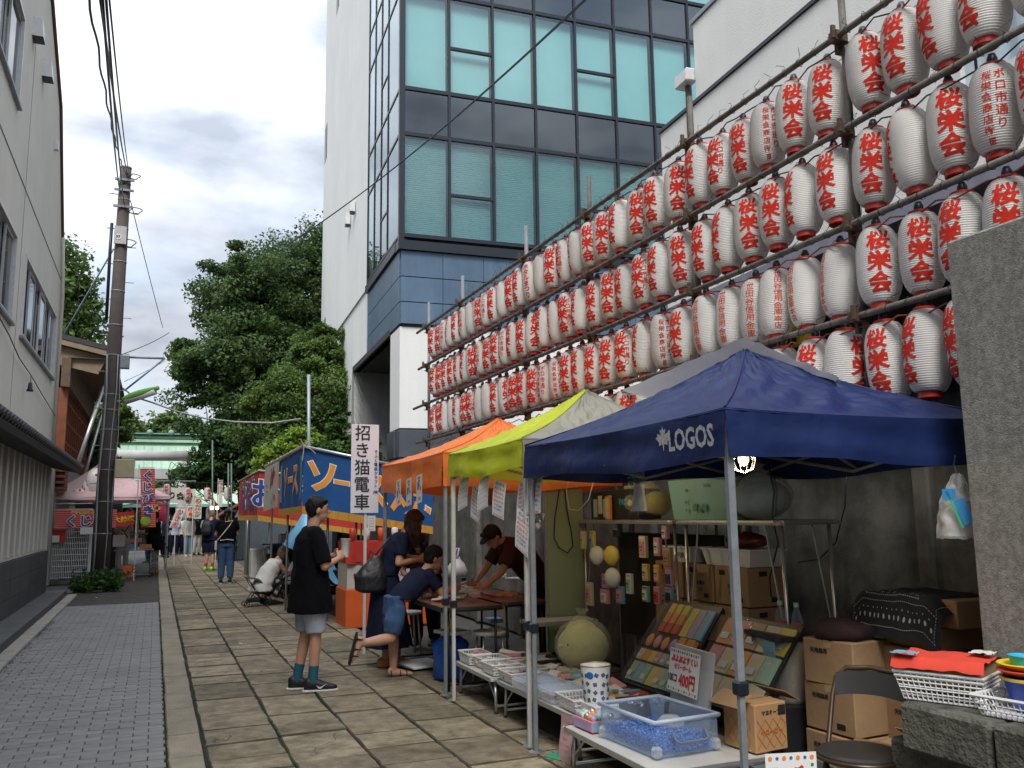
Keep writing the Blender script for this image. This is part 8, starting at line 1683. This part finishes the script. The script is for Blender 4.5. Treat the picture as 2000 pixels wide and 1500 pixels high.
fb = nobori('tall red banner flag with blue characters くじびき beside the pink booth', 274, 915, 297, 1030, 23.8, rs, 'くじびき', dark_b, lean=.06)
MB().ell((.18, -.03, at(285, 1018, 1, 23.8).z), (.12, .015, .12), 16, 10).build('green_emblem', mat('emblem_green', (.25, .45, .04), .6), fb, True)
nobori('tilted white banner flag with red characters in front of the crowd', 346, 992, 362, 1030, 30, wh_ink, 'かき氷', mat('flag_red', (.62, .04, .03), .7), lean=-.35, m1=wh_ink)
nobori('pale green banner flag with red top near the lane end', 380, 970, 393, 1013, 31, mat('flag_green', (.38, .58, .40), .8, .03), 'めだか', MATS['flag_red'], m1=wh_ink)
nobori('cream banner flag between the white and the pale green flags', 366, 988, 378, 1012, 33, mat('flag_cream', (.66, .58, .38), .8, .03), '焼鳥', MATS['flag_red'], m1=wh_ink)
nobori('slim white and orange banner flag above the far stalls', 428, 940, 434, 990, 32, mat('flag_white', (.62, .58, .55), .8, .03), 'ラムネ', orange_ink, m1=wh_ink)
pf = thing('pink_flag', 'deep pink flag with a yellow flower behind the lottery banner', 'flag', at(307, 993, 1, 28)); MB().grid(lambda u, v: (-.32+.64*u, .05*math.sin(u*7), .26-.52*v-.12*u+.06*math.sin(v*4)), 14, 10).build('cloth', mat('flag_pink', (.55, .05, .13), .8, .1), pf, True)
decal([(disc(.05, 10), .09*math.cos(2*PI*k/5), .09*math.sin(2*PI*k/5)) for k in range(5)], lambda x, y: Vector((x-.05, -.06, y))).build('flower_print', yel_ink, pf)
# white soft balloons resting on the booth roof
for k, (u, v, rx, rz_) in enumerate(((186, 940, .20, .30), (170, 955, .12, .20), (155, 962, .16, .10), (140, 968, .14, .10), (128, 972, .10, .09), (196, 965, .14, .12))):
    c = at(u, v, 1, 24.5); t = thing('inflatable_toy', 'white inflatable with red spots, '+['tallest one nearest the utility pole', 'upright one left of the tallest', 'middle long one on the pink roof', 'low one in the middle left', 'leftmost small one on the pink roof', 'small one tucked against the pole'][k], 'inflatable', c, 0, 'white inflatables on the booth roof')
    MB().ell((0, 0, 0), (rx*1.15, rx, rz_*1.1), 18, 12).build('body', mat('inflatable_white', (.70, .66, .62), .35, .05), t, True)
    for q in range(4): MB().ell((rx*.9*math.cos(q*1.9+2), -rx*.85*abs(math.sin(q*1.9+2))-.01, rz_*.5*math.sin(q*2.6)), (.03, .012, .035), 8, 6).build('spot', red_ink, t, True)
# booth goods
fold_table('booth_table', 'goods table standing in front of the pink booth', -.95, .0, 25.0, 25.6, .72, tt, grey_metal, th=.03)
gs = [(-.85, .80, (.28, .2, .3), PAL[7], 'white printed carton on the booth table'), (-.5, .74, (.22, .2, .12), PAL[3], 'sky blue tray of sweets on the booth table'), (-.2, .74, (.3, .2, .1), PAL[1], 'orange box of sweets on the booth table'), (-.45, .9, (.3, .15, .1), PAL[0], 'pink pack on the booth table'), (-.6, .25, (.25, .2, .3), og, 'orange crate below the booth table')]
for x, z, d, m, lb_ in gs:
    o = MB().bbox((0, 0, d[2]/2), d, .008).build('goods_box', m, None, loc=(x, 25.2, z if z > .5 else .0)); tag(o, lb_, 'box')
t = thing('prize_display', 'glittering heap of colourful prizes hanging in the pink booth', 'prizes', (-.4, 26.3, 1.45)); rq = random.Random(3)
for k in range(60): MB().ell((0, 0, 0), (.05, .04, .05), 7, 5).build('prize', [PAL[0], PAL[6], PAL[7], PAL[3], PAL[0], PAL[4], alu, PAL[8]][k % 8], t, loc=(rq.uniform(-.45, .45), rq.uniform(-.1, .1), rq.uniform(-.35, .35)))
o = MB().bbox((-1.9, 26.0, .55), (.5, .6, 1.1), .02).build('dark_cabinet', PAL[10]); tag(o, 'dark cabinet behind the white mesh fence', 'cabinet')
c = at(96, 1048, 1, 23.6); t = thing('red_notice', 'red and white notice tied to the white mesh fence', 'sign', c+Vector((.12, 0, 0))); MB().bbox((0, 0, 0), (.46, .02, .3), .004).build('panel', red_b, t); MB().bbox((.0, -.015, -.06), (.2, .01, .16), .002).build('paper', PAL[7], t)
o = MB().bbox((0, 0, 0), (.3, .01, .16), .002).build('white_notice', PAL[7], None, loc=at(170, 1037, 1, 23.45)); tag(o, 'small white notice below the lottery banner', 'sign')
# festival lanterns strung at the lane end
src = [o for o in COL.objects if o.name.startswith('paper_lantern') and o.parent is None][4]
for k, (u, v, Y) in enumerate(((240, 944, 26), (326, 958, 31), (366, 965, 31), (405, 965, 31), (444, 964, 31), (415, 988, 33), (408, 1002, 36))):
    c = at(u, v, 1, Y); o = dup(src, c, 240+20*k, 'small festival lantern strung over the lane end, '+['just right of the utility pole', 'second from the pole over the banner', 'in front of the torii pillar', 'right of the torii pillar', 'rightmost beside the red awning', 'low one above the far stalls', 'lowest one deep in the crowd'][k]); o.scale = (.85,)*3; o['group'] = 'small lanterns strung at the lane end'
    o.name = 'festival_lantern'
wire('lantern_string', sag(at(236, 930, 1, 31), at(480, 945, 1, 31), .05), .008, black_metal, 'wire that carries the small festival lanterns at the lane end')
# notices and bits
for k, (u, v) in enumerate(((1073, 1478), )):
    o = MB().bbox((0, 0, .004), (.12, .14, .003), .001).build('green_card', mat('green_card', (.05, .35, .2), .6), None, loc=at(1090, 1478, 2, .014), rot=(0, 0, R(20))); tag(o, 'green card lying at the foot of the tent legs', 'card')
p = at(545, 1160, 2, .02)
for k, (u, v) in enumerate(((160, 1190), (188, 1168), (470, 1258))):
    o = MB().bbox((0, 0, .006), (.06, .02, .01), .003).build('litter_scrap', PAL[7], None, loc=at(u, v, 2, .01), rot=(0, 0, k)); tag(o, ['white scrap on the grey paving near its far corner', 'white scrap on the bare verge', 'tiny white scrap on the flag path'][k], 'litter')
